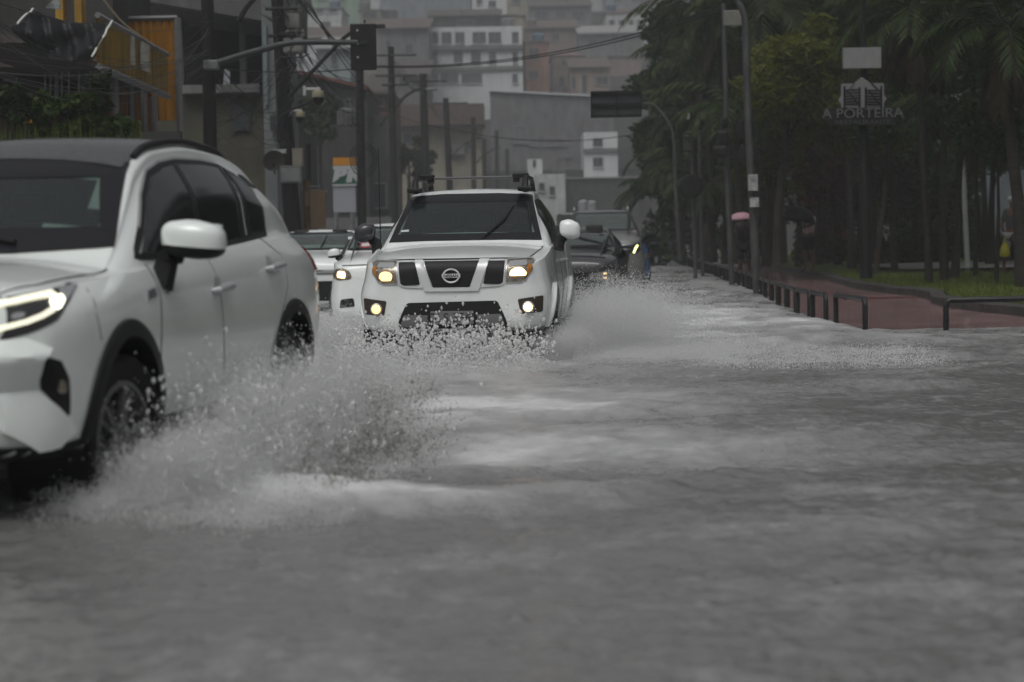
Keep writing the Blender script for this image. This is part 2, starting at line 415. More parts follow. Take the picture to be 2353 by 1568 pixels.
    def open_hole(s, poly, ax='F', zmin=0):
        me = s.body.data; bm = bmesh.new(); bm.from_mesh(me); kill = []
        for f in bm.faces:
            n = f.normal
            if ax == 'F' and (n.x > -0.15): continue
            if ax == 'L' and (n.y < 0.3): continue
            if all(inside((v.co.y, v.co.z) if ax == 'F' else (v.co.x, v.co.z), poly) for v in f.verts): kill.append(f)
        bmesh.ops.delete(bm, geom=kill, context='FACES'); bm.to_mesh(me); bm.free()
        me.materials.clear(); me.materials.append(shell_material(s.paint, s.paint.name + '_shell'))
    def liners(s, r0=0.55):
        for (ax, az, ar) in s.arches:
            for sg in (-1, 1):
                b = MB(); b.lathe((ax, 0, az), [(ar - .012, sg * .86), (ar - .012, sg * .52), (.01, sg * .515)], 32, 'y')
                b.f = [f for f in b.f if len(f) == 4]
                b.build('wheel_arch_liner', plastic, s.root, True)
    def cladding(s, wd=0.075, out=0.016, a0=-25, a1=205, m=None, squareness=0.0):
        for (ax, az, ar) in s.arches:
            for sd in 'LR':
                V = []; F = []; n = 40
                for i in range(n + 1):
                    a = math.radians(a0 + (a1 - a0) * i / n); c, sn = math.cos(a), math.sin(a)
                    k = 1 + squareness * (abs(math.sin(2 * a)) ** 2)
                    r1 = (ar + wd) * k; p1 = (ax + r1 * c, az + r1 * sn); p0 = (ax + (ar - .004) * c, az + (ar - .004) * sn)
                    h, nn, d = s.hit(p1[0], p1[1], sd); y = h.y; sg = 1 if sd == 'L' else -1
                    V += [(p1[0], y - sg * .01, p1[1]), (p1[0], y + sg * out * .5, p1[1]), (p1[0] * .9 + p0[0] * .1, y + sg * out, p1[1] * .9 + p0[1] * .1), (p0[0], y + sg * (out + .004), p0[1]), (p0[0], y - sg * .10, p0[1])]
                for i in range(n):
                    for k in range(4): F.append((i * 5 + k, i * 5 + k + 1, i * 5 + 6 + k, i * 5 + 5 + k))
                me = bpy.data.meshes.new('arch_cladding'); me.from_pydata(V, [], F); finish(me, m or plastic, True, 50); put('arch_cladding', me, s.root)
    def wheels(s, r, wdt=0.22, track=0.80, rimr=0.24, spokes=5, steer=0.0):
        for k, (ax, az, ar) in enumerate(s.arches):
            for sg in (-1, 1):
                b = MB(); h = wdt / 2
                b.lathe((0, 0, 0), [(rimr, -h * .8), (r * .93, -h), (r * .985, -h * .8), (r, -h * .4), (r, h * .4), (r * .985, h * .8), (r * .93, h), (rimr, h * .8)], 40, 'y')
                b.f = [f for f in b.f if len(f) == 4]
                t = b.build('wheel', rubber, s.root, True, sharp=30); t.location = (ax, sg * track, r); t.rotation_euler = (0, 0, steer if k == 0 else 0)
                c = MB(); c.lathe((0, 0, 0), [(rimr + .004, sg * h * .82), (rimr - .02, sg * h * .86), (rimr - .035, sg * h * .2), (rimr - .035, -sg * h * .8)], 40, 'y'); c.f = [f for f in c.f if len(f) == 4]
                c.lathe((0, sg * h * .5, 0), [(.075, -.03), (.075, .03 * sg), (.03, .045 * sg)], 16, 'y')
                for q in range(spokes):
                    for dd in (-.12, .12):
                        a = 2 * math.pi * q / spokes + dd; p0 = Vector((.05 * math.cos(a), sg * h * .55, .05 * math.sin(a))); p1 = Vector(((rimr - .02) * math.cos(a + dd * .3), sg * h * .66, (rimr - .02) * math.sin(a + dd * .3)))
                        c.tube([p0, p1], [.022, .017], 6)
                c.build('rim', mat('rim_grey', (.16, .16, .165), .4, .5, noise=9, amt=.3), t, True)
    def mirror(s, c, size, shell, lower=plastic, sd=1, arm=(0.1, -0.12, -0.12), base_col=None, split=0.35):
        # rounded housing: painted cap above, black below, glass behind, arm to the door
        x, y, z = c; y *= sd; hx, hy, hz = (k / 2 for k in size)
        def prof(zlo, zhi, gx=0.0):
            V = []; F = []; n = 20; m = 8
            for i in range(m + 1):
                t = zlo + (zhi - zlo) * i / m; k = max(0.02, 1 - abs(t)**3.2) ** .42
                for j in range(n):
                    a = 2 * math.pi * j / n; ca, sa = math.cos(a), math.sin(a)
                    e = .55; px = hx * k * math.copysign(abs(ca)**e, ca); py = hy * k * math.copysign(abs(sa)**e, sa) * sd
                    if px > 0: px *= .35
                    lift = .16 * hz * (py * sd / hy) * -1
                    V.append((x + px + abs(py / hy) * hx * .25, y + py, z + hz * t + lift))
            for i in range(m):
                for j in range(n): F.append((i * n + j, i * n + (j + 1) % n, (i + 1) * n + (j + 1) % n, (i + 1) * n + j))
            F.append(tuple(range(n))); F.append(tuple(m * n + j for j in range(n)))
            b = MB(); b.add(V, F); return b
        cap = prof(-split * 2 + .02, 1).build('mirror', shell, s.root, True)
        if split < .5: prof(-1, -split * 2).build('mirror_base', lower, cap, True)
        a = MB(); a.tube([(x + .02, y - sd * hy * .6, z - hz * .75), (x + .05, y - sd * hy * .95, z - hz * .98), (x + arm[0], y + sd * (arm[1] - hy), z + arm[2] - hz)], [.05, .055, .06], 8)
        a.build('mirror_arm', lower, cap, True)
        g_ = MB(); g_.box((x + hx * .42, y, z), (.01, hy * 1.7, hz * 1.5)); g_.build('mirror_glass', chrome, cap)
        return cap
    def seats(s, x, z0, ys=(-.36, .36), m=None, top=.62):
        for y in ys:
            b = MB(); b.box((x + .1, y, z0 + .30), (.16, .46, .62), ry=.2); st = b.build('seat', m or seatm, s.root, bevel=.05)
            h = MB(); h.box((x + .2, y, z0 + top + .10), (.10, .27, .17), ry=.15); h.build('headrest', m or seatm, st, bevel=.04)
    def plate(s, y, z, wd, ht, x, body, parent=None, m=None):
        b = MB(); b.box((x, y, z), (.012, wd, ht)); p = b.build('number_plate', m or platem, s.root, bevel=.004)
        text('lettering', body, ht * .95, ink, p, (x - .007, y, z - ht * .02), (math.pi / 2, 0, -math.pi / 2), .001)
        return p
# ------------------------------------------------------------------ vehicles
def lampglass(): return screen
def yaw_rot(yaw):   # car x axis (backwards) points down the street, turned by yaw to the right
    return math.pi / 2 - yaw

def screen_pt(car, y, z, off=.02):
    h, n, d = car.hit(y, z, 'F'); return h + n * off
# ---- white SUV in the foreground
sp = dict(
 x= [0,   .03, .10, .25, .50, .80, 1.02, 1.12, 1.30, 1.55, 1.80, 2.15, 2.75, 3.35, 3.80, 4.15, 4.38, 4.54, 4.60],
 zb=[.46, .40, .37, .35, .34, .33, .32, .32, .32, .32, .32, .32, .32, .32, .32, .33, .36, .40, .46],
 wb=[.40, .60, .70, .80, .86, .87, .87, .87, .87, .87, .87, .87, .87, .87, .86, .83, .78, .70, .5],
 zm=[.62, .62, .63, .65, .66, .66, .66, .66, .66, .66, .66, .66, .66, .66, .67, .68, .70, .72, .74],
 wm=[.50, .68, .77, .87, .915, .925, .922, .92, .918, .918, .918, .918, .92, .926, .922, .905, .87, .78, .60],
 zs=[.80, .92, .97, 1.00, 1.02, 1.04, 1.055, 1.06, 1.065, 1.08, 1.09, 1.11, 1.145, 1.18, 1.195, 1.19, 1.15, 1.04, .92],
 crease=(.12, .70),
 ws=[.42, .58, .67, .76, .825, .85, .856, .858, .86, .86, .86, .86, .855, .845, .83, .80, .76, .70, .55],
 zt=[.86, .98, 1.04, 1.08, 1.105, 1.13, 1.145, 1.185, 1.30, 1.455, 1.59, 1.69, 1.725, 1.71, 1.665, 1.59, 1.44, 1.15, 1.0],
 wt=[.36, .50, .60, .68, .73, .765, .775, .765, .735, .695, .655, .63, .62, .605, .58, .555, .55, .58, .46],
 cr=[.03, .04, .05, .06, .065, .07, .07, .065, .06, .055, .055, .055, .05, .05, .05, .05, .05, .05, .04])
RAVLOC, RAVYAW = Vector((-2.67, 7.85, 0.02)), 0.155
A1 = (.93, .40, .405); A2 = (3.62, .40, .405)
rav = Car('suv', 'large white suv with black roof and glowing headlight ploughing through the flood', 'suv', RAVLOC, yaw_rot(RAVYAW), sp, white, (A1, A2), 130, bow=.10)
rav.liners(); rav.cladding(.07, .018, -32, 212); rav.wheels(.365, .225, .80, .245, 5, 0.12)
WS = [(-.755, 1.175), (-.61, 1.565), (-.30, 1.60), (.30, 1.60), (.61, 1.565), (.755, 1.175), (.35, 1.155), (-.35, 1.155)]
rav.open_hole([(-.67, 1.255), (-.55, 1.51), (.55, 1.51), (.67, 1.255)])
rav.patch('windscreen', WS, 'F', screen, .006, .004, .05)
for ring in ([(-.755, 1.175), (-.61, 1.565), (-.53, 1.50), (-.655, 1.26)], [(.755, 1.175), (.61, 1.565), (.53, 1.50), (.655, 1.26)], [(-.61, 1.565), (-.3, 1.60), (.3, 1.60), (.61, 1.565), (.54, 1.495), (-.54, 1.495)], [(-.755, 1.175), (-.35, 1.155), (.35, 1.155), (.755, 1.175), (.66, 1.262), (-.66, 1.262)]):
    rav.patch('windscreen_border', ring, 'F', frit, .009, .006, .05)
rav.seats(2.15, .68, m=seatl, top=.62); rav.seats(3.0, .70, (-.4, 0, .4), top=.60)
d_ = MB(); d_.box((1.50, 0, 1.07), (.34, 1.3, .16)); d_.build('dashboard', seatm, rav.root, bevel=.04)
d_ = MB(); d_.tube([(1.76 + .05 * math.cos(t * .314), .37 + .18 * math.cos(t * .314), 1.10 + .17 * math.sin(t * .314)) for t in range(21)], .014, 6); d_.build('steering_wheel', plastic, rav.root, True)
# roof skin
rav.patch('roof', [(1.80, -.595), (1.80, .595), (2.3, .60), (2.9, .585), (3.6, .545), (4.1, .5), (4.1, -.5), (3.6, -.545), (2.9, -.585), (2.3, -.60)], 'T', wetroof, .012, .02, .09, label='black roof with glints of rain beads put into its colour')
for sg in (1, -1):
    b = MB(); pts = []
    for t in np.linspace(1.95, 3.75, 16):
        h, n, d = rav.hit(t, sg * .595, 'T'); u = (t - 1.95) / 1.8; pts.append((t, sg * (.60 - .035 * u), h.z + .006 + .022 * max(0.0, math.sin(math.pi * u))**.4))
    b.tube(pts, .018, 8); b.build('roof_rail', plastic, rav.root, True)
# side glass
DL = [(1.32, 1.13), (1.50, 1.235), (1.75, 1.40), (1.98, 1.515), (2.2, 1.565), (2.47, 1.592), (2.9, 1.600), (3.24, 1.592), (3.46, 1.545), (3.60, 1.47), (3.62, 1.38), (3.49, 1.235), (3.0, 1.205), (2.3, 1.165), (1.7, 1.135)]
rav.strip('window_trim', DL, .030, 'L', plastic, .004, mirror=True, closed=True)
rav.strip('window_trim', [(1.52, 1.262), (1.75, 1.418), (1.98, 1.535), (2.2, 1.585), (2.47, 1.612), (2.9, 1.62), (3.2, 1.612)], .012, 'L', mat('trim_grey', (.30, .32, .32), .4), .005, mirror=True)
rav.patch('side_window', [(1.40, 1.145), (1.52, 1.225), (1.76, 1.385), (1.99, 1.50), (2.2, 1.55), (2.38, 1.572), (2.20, 1.175), (1.8, 1.15)], 'L', glassd, .006, .012, .06, mirror=True)
rav.patch('side_window', [(2.29, 1.18), (2.46, 1.577), (2.9, 1.588), (3.17, 1.582), (2.96, 1.215), (2.6, 1.19)], 'L', glassd, .006, .012, .06, mirror=True)
rav.patch('quarter_window', [(3.20, 1.235), (3.33, 1.56), (3.45, 1.53), (3.585, 1.46), (3.60, 1.385), (3.48, 1.25)], 'L', glassd, .006, .012, .05, mirror=True)
rav.patch('window_pillar', [(2.21, 1.17), (2.39, 1.577), (2.455, 1.58), (2.285, 1.175)], 'L', frit, .009, .012, .06, mirror=True)
rav.patch('window_pillar', [(2.965, 1.21), (3.18, 1.588), (3.235, 1.585), (3.06, 1.215)], 'L', frit, .009, .012, .06, mirror=True)
rav.patch('window_pillar', [(3.12, 1.222), (3.275, 1.582), (3.325, 1.568), (3.19, 1.23)], 'L', frit, .010, .012, .06, mirror=True)
rav.patch('roof_pillar_band', [(3.64, 1.50), (3.58, 1.56), (3.72, 1.555), (3.80, 1.49)], 'L', plastic, .007, .012, .05, mirror=True)
# panel gaps, handles, badge
rav.strip('hood_gap', [(.12, .66), (.4, .725), (.9, .785), (1.06, .785)], .006, 'T', gap, .0025, mirror=True)
rav.strip('door_gap', [(1.40, 1.10), (1.385, .94), (1.345, .7), (1.36, .36)], .007, 'L', gap, .0025, mirror=True)
rav.strip('door_gap', [(2.24, 1.16), (2.30, .8), (2.32, .36)], .008, 'L', mat('faint_gap', (.22, .22, .22), .6), .002, mirror=True)
rav.strip('door_gap', [(3.30, 1.22), (3.50, 1.12), (3.50, .95), (3.15, .62), (3.08, .36)], .008, 'L', mat('faint_gap', (.22, .22, .22), .6), .002, mirror=True)
rav.strip('hood_edge_gap', [(.10, .0), (.115, .3), (.14, .55), (.20, .66)], .006, 'T', gap, .0025, mirror=True)
rav.strip('bumper_seam', [(.62, 1.01), (.58, .90), (.60, .80)], .008, 'L', mat('faint_gap', (.22, .22, .22), .6), .002, mirror=True)
rav.patch('sill_cladding', [(1.36, .33), (1.40, .42), (3.15, .42), (3.18, .33)], 'L', plastic, .014, .02, .08, mirror=True)
for hx, hz in ((2.28, .967), (3.25, 1.055)):
    for sd, ax in ((1, 'L'), (-1, 'R')):
        h, n, d = rav.hit(hx, hz, ax)
        rav.patch('handle_recess', [(hx - .10, hz - .03), (hx - .09, hz + .055), (hx + .02, hz + .06), (hx + .03, hz - .03)], ax, mat('recess_shade_grey', (.38, .39, .39), .4), .002, .01, .03, rnd=.035)  # flat grey patch: shade of the handle hollow put into the colour
        b = MB(); b.tube([(hx - .13, h.y - sd * .006, hz - .012), (hx - .11, h.y + sd * .028, hz - .008), (hx + .06, h.y + sd * .036, hz + .008), (hx + .115, h.y + sd * .032, hz + .012), (hx + .125, h.y - sd * .006, hz + .012)], [.012, .019, .021, .019, .012], 8)
        b.build('door_handle', satin, rav.root, True)
rav.patch('badge', [(1.21, .945), (1.22, .98), (1.34, .995), (1.33, .955)], 'L', mat('badge_grey', (.20, .21, .22), .3, .4), .008, .012, .03)
# headlights wrap round the corner: dark housing, LED frame, bright projector, clear tail
clear = mat('clear_lens', (.30, .31, .32), .2, coat=.5)
hl = rav.patch('headlight', [(.05, .826), (.14, .990), (.285, 1.006), (.42, 1.02), (.60, 1.036), (.46, .985), (.36, .944), (.28, .90), (.133, .848)], 'L', mat('lamp_housing', (.03, .03, .032), .18, spec=.6), .003, .015, .025, mirror=True)
for sd in 'LR':
    rav.patch('lamp_tail', [(.395, .968), (.42, 1.014), (.58, 1.031), (.46, .990)], sd, clear, .008, .012, .03, hl)
    rav.strip('led_frame', [(.10, .960), (.213, .980), (.364, .998)], .019, sd, ledstrip, .012, hl)
    rav.strip('led_frame', [(.05, .866), (.145, .894), (.27, .934)], .017, sd, ledstrip, .012, hl)
    rav.patch('projector_lamp', [(.275, .936), (.30, .974), (.394, .990), (.372, .963), (.307, .934)], sd, whitelamp, .014, .012, .02, hl, rnd=.02)
    rav.patch('inner_lens', [(.10, .905), (.12, .928), (.16, .93), (.14, .91)], sd, clear, .008, .01, .02, hl, rnd=.015)
    rc = rav.patch('fog_lamp_recess', [(.163, .726), (.19, .758), (.266, .736), (.314, .665), (.337, .525), (.302, .501), (.169, .633)], sd, plastic, .004, .02, .03)
    rav.patch('fog_lamp', [(.24, .61), (.25, .665), (.29, .66), (.295, .61)], sd, reflector, .009, .01, .02, rc, rnd=.02)
    rav.patch('bumper_brow', [(.03, .63), (.155, .64), (.162, .745), (.20, .79), (.13, .83), (.03, .83)], sd, white, lambda x, z: .004 + .055 * (1 - abs(z - .757) / (.125 if z < .757 else .075)) if z > .632 else .004, .02, .02)
    rav.patch('bumper_corner_panel', [(.061, .488), (.048, .618), (.155, .628), (.349, .474), (.26, .42), (.181, .411)], sd, white, lambda x, z: .006 + .05 * (.63 - z) / .2, .03, .025)
    rav.patch('bumper_lip', [(.05, .37), (.08, .415), (.30, .40), (.48, .42), (.48, .35), (.2, .36)], sd, plastic, .010, .03, .05)
rav.patch('grille', [(-.30, .60), (-.27, .88), (.27, .88), (.30, .60), (.42, .33), (-.42, .33)], 'F', plastic, .006, .02, .06)
tl = rav.patch('tail_lamp', [(4.30, 1.02), (4.29, 1.15), (4.38, 1.16), (4.48, 1.08), (4.48, 1.02)], 'L', redlens, .012, .02, .04, mirror=True)
# mirrors
for sd in (1, -1): rav.mirror((1.46, 1.045, 1.205), (.20, .29, .175), white, plastic, sd, (.02, -.02, -.13), split=.2)
b = MB(); b.tube([screen_pt(rav, *p) for p in ((.34, 1.19), (-.02, 1.25), (-.30, 1.29))], [.012, .009, .006], 6); b.build('wiper', plastic, rav.root)

# ---- white pickup
sp = dict(
 x= [0,   .03, .10, .22, .45, .95, 1.25, 1.36, 1.55, 1.85, 2.05, 2.30, 2.9, 3.35, 3.55, 3.68, 3.80, 4.6, 5.05, 5.18, 5.23],
 zb=[.56, .50, .48, .46, .44, .42, .42, .42, .42, .42, .42, .42, .42, .42, .42, .42, .44, .46, .48, .52, .6],
 wb=[.55, .68, .76, .82, .85, .86, .86, .86, .86, .86, .86, .86, .86, .86, .86, .86, .86, .86, .84, .8, .7],
 zm=[.76, .76, .77, .78, .80, .82, .82, .82, .82, .82, .82, .82, .82, .82, .82, .82, .82, .82, .82, .82, .82],
 wm=[.60, .74, .83, .895, .925, .928, .925, .925, .925, .925, .925, .925, .925, .925, .925, .925, .93, .93, .92, .88, .8],
 zs=[.98, 1.04, 1.08, 1.11, 1.14, 1.20, 1.235, 1.24, 1.245, 1.25, 1.25, 1.25, 1.25, 1.25, 1.25, 1.25, 1.25, 1.25, 1.24, 1.2, 1.15],
 ws=[.58, .70, .76, .82, .86, .88, .885, .885, .885, .885, .885, .885, .885, .885, .885, .885, .90, .90, .89, .85, .78],
 zt=[1.06, 1.115, 1.15, 1.18, 1.215, 1.27, 1.30, 1.36, 1.50, 1.70, 1.80, 1.86, 1.88, 1.86, 1.80, 1.62, 1.32, 1.30, 1.29, 1.25, 1.2],
 wt=[.52, .64, .69, .73, .765, .795, .80, .785, .745, .695, .665, .655, .65, .64, .63, .68, .86, .86, .85, .8, .7],
 cr=[.03, .035, .04, .045, .05, .055, .055, .05, .05, .05, .05, .05, .05, .05, .05, .05, .02, .02, .02, .02, .02])
PKLOC, PKYAW = Vector((-.56, 19.3, -.13)), .076
pk = Car('pickup_truck', 'white double cab pickup with lit headlights and roof bars driving towards the camera', 'pickup', PKLOC, yaw_rot(PKYAW), sp, white2, ((.93, .42, .44), (4.12, .42, .44)), 130, bow=.10)
pk.liners(); pk.cladding(.045, .03, -20, 200, white2); pk.wheels(.40, .26, .80, .22, 6)
pk.open_hole([(-.73, 1.375), (-.60, 1.745), (.60, 1.745), (.73, 1.375)])
WS = [(-.775, 1.315), (-.635, 1.785), (-.3, 1.805), (.3, 1.805), (.635, 1.785), (.775, 1.315), (.4, 1.325), (-.4, 1.325)]
pk.patch('windscreen', WS, 'F', screen, .006, .004, .06)
for ring in ([(-.775, 1.315), (-.635, 1.785), (-.58, 1.73), (-.70, 1.385)], [(.775, 1.315), (.635, 1.785), (.58, 1.73), (.70, 1.385)], [(-.635, 1.785), (-.3, 1.805), (.3, 1.805), (.635, 1.785), (.57, 1.715), (-.57, 1.715)], [(-.775, 1.315), (-.4, 1.325), (.4, 1.325), (.775, 1.315), (.70, 1.39), (-.70, 1.39)]):
    pk.patch('windscreen_border', ring, 'F', frit, .009, .006, .05)
pk.seats(2.35, .82, m=seatl, top=.64); pk.seats(3.05, .84, (-.4, 0, .4), top=.62)
d_ = MB(); d_.box((1.72, 0, 1.20), (.34, 1.4, .16)); d_.build('dashboard', seatm, pk.root, bevel=.04)
d_ = MB(); d_.tube([(1.98 + .05 * math.cos(t * .314), .38 + .19 * math.cos(t * .314), 1.32 + .18 * math.sin(t * .314)) for t in range(21)], .014, 6); d_.build('steering_wheel', plastic, pk.root, True)
b = MB(); b.box((2.0, 0, 1.70), (.03, .24, .07)); b.build('rear_view_mirror', plastic, pk.root, bevel=.015)
pk.patch('side_window', [(1.62, 1.29), (1.86, 1.58), (2.08, 1.73), (2.45, 1.755), (2.50, 1.285)], 'L', glassd, .006, .012, .06, mirror=True)
pk.patch('side_window', [(2.60, 1.285), (2.55, 1.755), (3.10, 1.745), (3.36, 1.60), (3.40, 1.285)], 'L', glassd, .006, .012, .06, mirror=True)
pk.strip('hood_gap', [(.14, .70), (.5, .745), (1.0, .785), (1.28, .79)], .012, 'T', gap, .0025, mirror=True)
pk.strip('hood_edge_gap', [(-.70, 1.145), (-.4, 1.150), (.4, 1.150), (.70, 1.145)], .012, 'F', gap, .004)
for lx in ((1.45, 1.50), (2.55, 2.55), (3.45, 3.42)):
    pk.strip('door_gap', [(lx[0], 1.25), (lx[1], .9), (lx[1], .46)], .012, 'L', gap, .0025, mirror=True)
pk.strip('wing_seam', [(.75, 1.3), (.55, 1.10)], .01, 'T', gap, .0025)
for hx in (2.40, 3.25):
    for sd, ax in ((1, 'L'), (-1, 'R')):
        h, n, d = pk.hit(hx, 1.10, ax); b = MB(); b.tube([(hx - .1, h.y, 1.10), (hx - .08, h.y + sd * .03, 1.10), (hx + .08, h.y + sd * .03, 1.10), (hx + .1, h.y, 1.10)], .016, 8); b.build('door_handle', satin, pk.root, True)
# grille: three dark panels in a silver surround
pk.patch('grille_surround', [(-.355, 1.135), (-.275, 1.135), (-.185, .885), (.175, .885), (.265, 1.135), (.36, 1.135), (.255, .85), (-.255, .85)], 'F', bright_trim, .020, .03, .04)
pk.patch('grille_panel', [(-.262, 1.128), (.262, 1.128), (.168, .888), (-.178, .888)], 'F', plastic, .012, .02, .04)
for sg in (1, -1):
    pk.patch('grille_panel', [(sg * a, b) for a, b in [(.345, 1.12), (.505, 1.12), (.485, .925), (.455, .908), (.30, .915)]][::sg], 'F', plastic, .010, .02, .04, rnd=.015)
    pk.strip('grille_trim', [(sg * .36, 1.128), (sg * .515, 1.128), (sg * .497, .92), (sg * .455, .900), (sg * .275, .888)], .012, 'F', bright_trim, .014)
    hl = pk.patch('headlight', [(sg * a, b) for a, b in [(.525, 1.135), (.745, 1.145), (.775, 1.125), (.755, 1.03), (.70, .95), (.65, .925), (.515, .925)]][::sg], 'F', reflector, .006, .02, .035, rnd=.02)
    pk.strip('lens_rim', [(sg * a, b) for a, b in [(.525, 1.135), (.745, 1.145), (.775, 1.125), (.755, 1.03), (.70, .95), (.65, .925), (.515, .925)]], .008, 'F', satin, .012, hl, closed=True)
    pk.patch('turn_signal', [(sg * a, b) for a, b in [(.72, 1.09), (.755, 1.085), (.735, 1.02), (.715, 1.0)]][::sg], 'F', amber, .012, .01, .03, hl)
    bulb = [(.555, 1.03), (.60, 1.06), (.66, 1.06), (.705, 1.02), (.70, .985), (.55, .985)] if sg > 0 else [(.56, 1.01), (.585, 1.035), (.63, 1.045), (.675, 1.03), (.69, .985), (.66, .955), (.575, .955)]
    pk.patch('lamp', [(sg * a, b) for a, b in bulb][::sg], 'F', hotlamp if sg > 0 else warmlamp, .014, .012, .03, hl, rnd=.015)
    pk.patch('upper_lens', [(sg * a, b) for a, b in [(.545, 1.075), (.545, 1.12), (.70, 1.125), (.71, 1.08)]][::sg], 'F', clear, .010, .01, .03, hl, rnd=.015)
    rc = pk.patch('fog_lamp_recess', [(sg * a, b) for a, b in [(.62, .765), (.855, .795), (.845, .64), (.65, .625)]][::sg], 'F', mat('recess_brown', (.05, .04, .03), .5), .006, .02, .04, rnd=.02)
    h, n, d = pk.hit(sg * .72, .69, 'F')
    b = MB(); b.lathe((h.x - .035, sg * .72, .69), [(.056, .04), (.056, -.01), (.048, -.014)], 24, 'x'); b.build('fog_lamp_bezel', satin, rc, True)
    b = MB(); b.lathe((h.x - .052, sg * .72, .69), [(.045, .01), (.040, -.006), (.02, -.012)], 24, 'x'); b.build('fog_lamp', hotlamp if sg > 0 else warmlamp, rc, True)
lo = pk.patch('lower_grille', [(-.43, .745), (.43, .755), (.50, .60), (.53, .50), (-.53, .50), (-.50, .60)], 'F', plastic, .005, .02, .05, rnd=.03)
for sg in (1, -1): pk.patch('skid_panel', [(sg * a, b) for a, b in [(.225, .625), (.46, .63), (.50, .52), (.23, .52)]][::sg], 'F', mat('skid_grey', (.16, .16, .165), .4), .014, .02, .05, rnd=.015)
pk.plate(0, .60, .41, .125, -.015, 'OLS 3560', m=mat('plate_dark', (.16, .16, .16), .5))
# emblem: ring with a lettered bar
b = MB(); b.tube([(-.034, .075 * math.cos(t * math.pi / 16), .995 + .062 * math.sin(t * math.pi / 16)) for t in range(33)], .0085, 8); em = b.build('emblem', bright_trim, pk.root, True)
b = MB(); b.box((-.036, 0, .995), (.012, .175, .038)); b.build('emblem_bar', bright_trim, em, bevel=.005)
text('emblem_lettering', 'NISSAN', .042, ink, em, (-.0435, 0, .9955), (math.pi / 2, 0, -math.pi / 2), .001, 1.0, 0, .0008)
pk.mirror((1.60, 1.05, 1.42), (.20, .215, .20), white2, plastic, 1, (.02, -.02, -.10), split=.5)
pk.mirror((1.60, 1.05, 1.42), (.20, .215, .20), mat('dark_chrome', (.08, .08, .085), .12, .5), plastic, -1, (.02, -.02, -.10), split=.5)
b = MB(); b.tube([(.95, -.80, 1.25), (.97, -.805, 2.25)], [.006, .003], 6); b.build('antenna', plastic, pk.root)
for sg in (1, -1):
    b = MB(); b.tube([(2.02, sg * .575, 1.83), (2.06, sg * .575, 1.93), (2.14, sg * .575, 1.975), (3.1, sg * .565, 1.985), (3.32, sg * .56, 1.94), (3.38, sg * .56, 1.85)], [.042, .034, .026, .026, .03, .036], 8); rr = b.build('roof_rail', plastic, pk.root, True)
    b = MB(); b.box((2.05, sg * .575, 1.852), (.22, .155, .05)); b.build('rail_foot', plastic, rr, bevel=.015)
    b = MB(); b.box((2.42, sg * .50, 2.00), (.09, .17, .055)); b.box((2.42, sg * .455, 1.965), (.06, .07, .07)); b.build('bar_clamp', plastic, rr, bevel=.012)
b = MB(); b.box((2.42, 0, 1.985), (.07, 1.02, .028)); b.build('roof_bar', mat('bar_grey', (.09, .09, .095), .35, .4), pk.root, bevel=.008)
for pts in ([(.18, 1.33), (.38, 1.52), (.46, 1.66)], [(.60, 1.69), (.645, 1.55), (.655, 1.42)]):
    b = MB(); P = [screen_pt(pk, *p) for p in pts]; b.tube(P, [.010, .017, .006], 6); b.build('wiper', plastic, pk.root)
pk.patch('sticker', [(-.665, 1.415), (-.665, 1.435), (-.585, 1.44), (-.585, 1.42)], 'F', mat('sticker_white', (.5, .52, .52), .5), .009, .003, .03)

# ---- smaller cars behind
def hatch_spec(L=3.9, Wd=1.68, H=1.48, hood=.95, belt=.92, wsx=1.15):
    k = Wd / 2; f = L / 3.9; x = [0, .03, .10, .25, .5, .9, wsx, wsx + .12, wsx + .45, wsx + .8, wsx + 1.05, 2.6, 3.2, 3.55, 3.75, 3.86, 3.9]
    x = [a * f for a in x]
    return dict(x=x,
     zb=[.34, .27, .24, .22, .2, .2, .2, .2, .2, .2, .2, .2, .22, .26, .3, .36, .42], wb=[k * a for a in [.5, .70, .8, .9, .93, .94, .94, .94, .94, .94, .94, .94, .93, .9, .85, .75, .6]],
     zm=[.52] * 17, wm=[k * a for a in [.58, .78, .88, .97, 1, 1, 1, 1, 1, 1, 1, 1, 1, .98, .94, .85, .7]],
     zs=[hood - .22, hood - .13, hood - .09, hood - .05, hood - .01, belt, belt + .02, belt + .02, belt + .03, belt + .04, belt + .05, belt + .07, belt + .09, belt + .09, belt + .07, belt - .02, belt - .1],
     ws=[k * a for a in [.52, .70, .80, .89, .93, .945, .95, .95, .95, .95, .95, .95, .95, .92, .88, .8, .65]],
     zt=[hood - .16, hood - .06, hood - .01, hood + .04, hood + .08, hood + .12, hood + .15, hood + .20, hood + .38, H - .07, H - .01, H, H - .03, H - .12, H - .32, hood + .05, hood - .05],
     wt=[k * a for a in [.45, .62, .70, .76, .80, .83, .84, .83, .78, .72, .69, .68, .66, .65, .66, .68, .5]], cr=[.02, .03, .035, .04, .045, .05, .05, .05, .045, .045, .045, .045, .045, .045, .04, .03, .02])
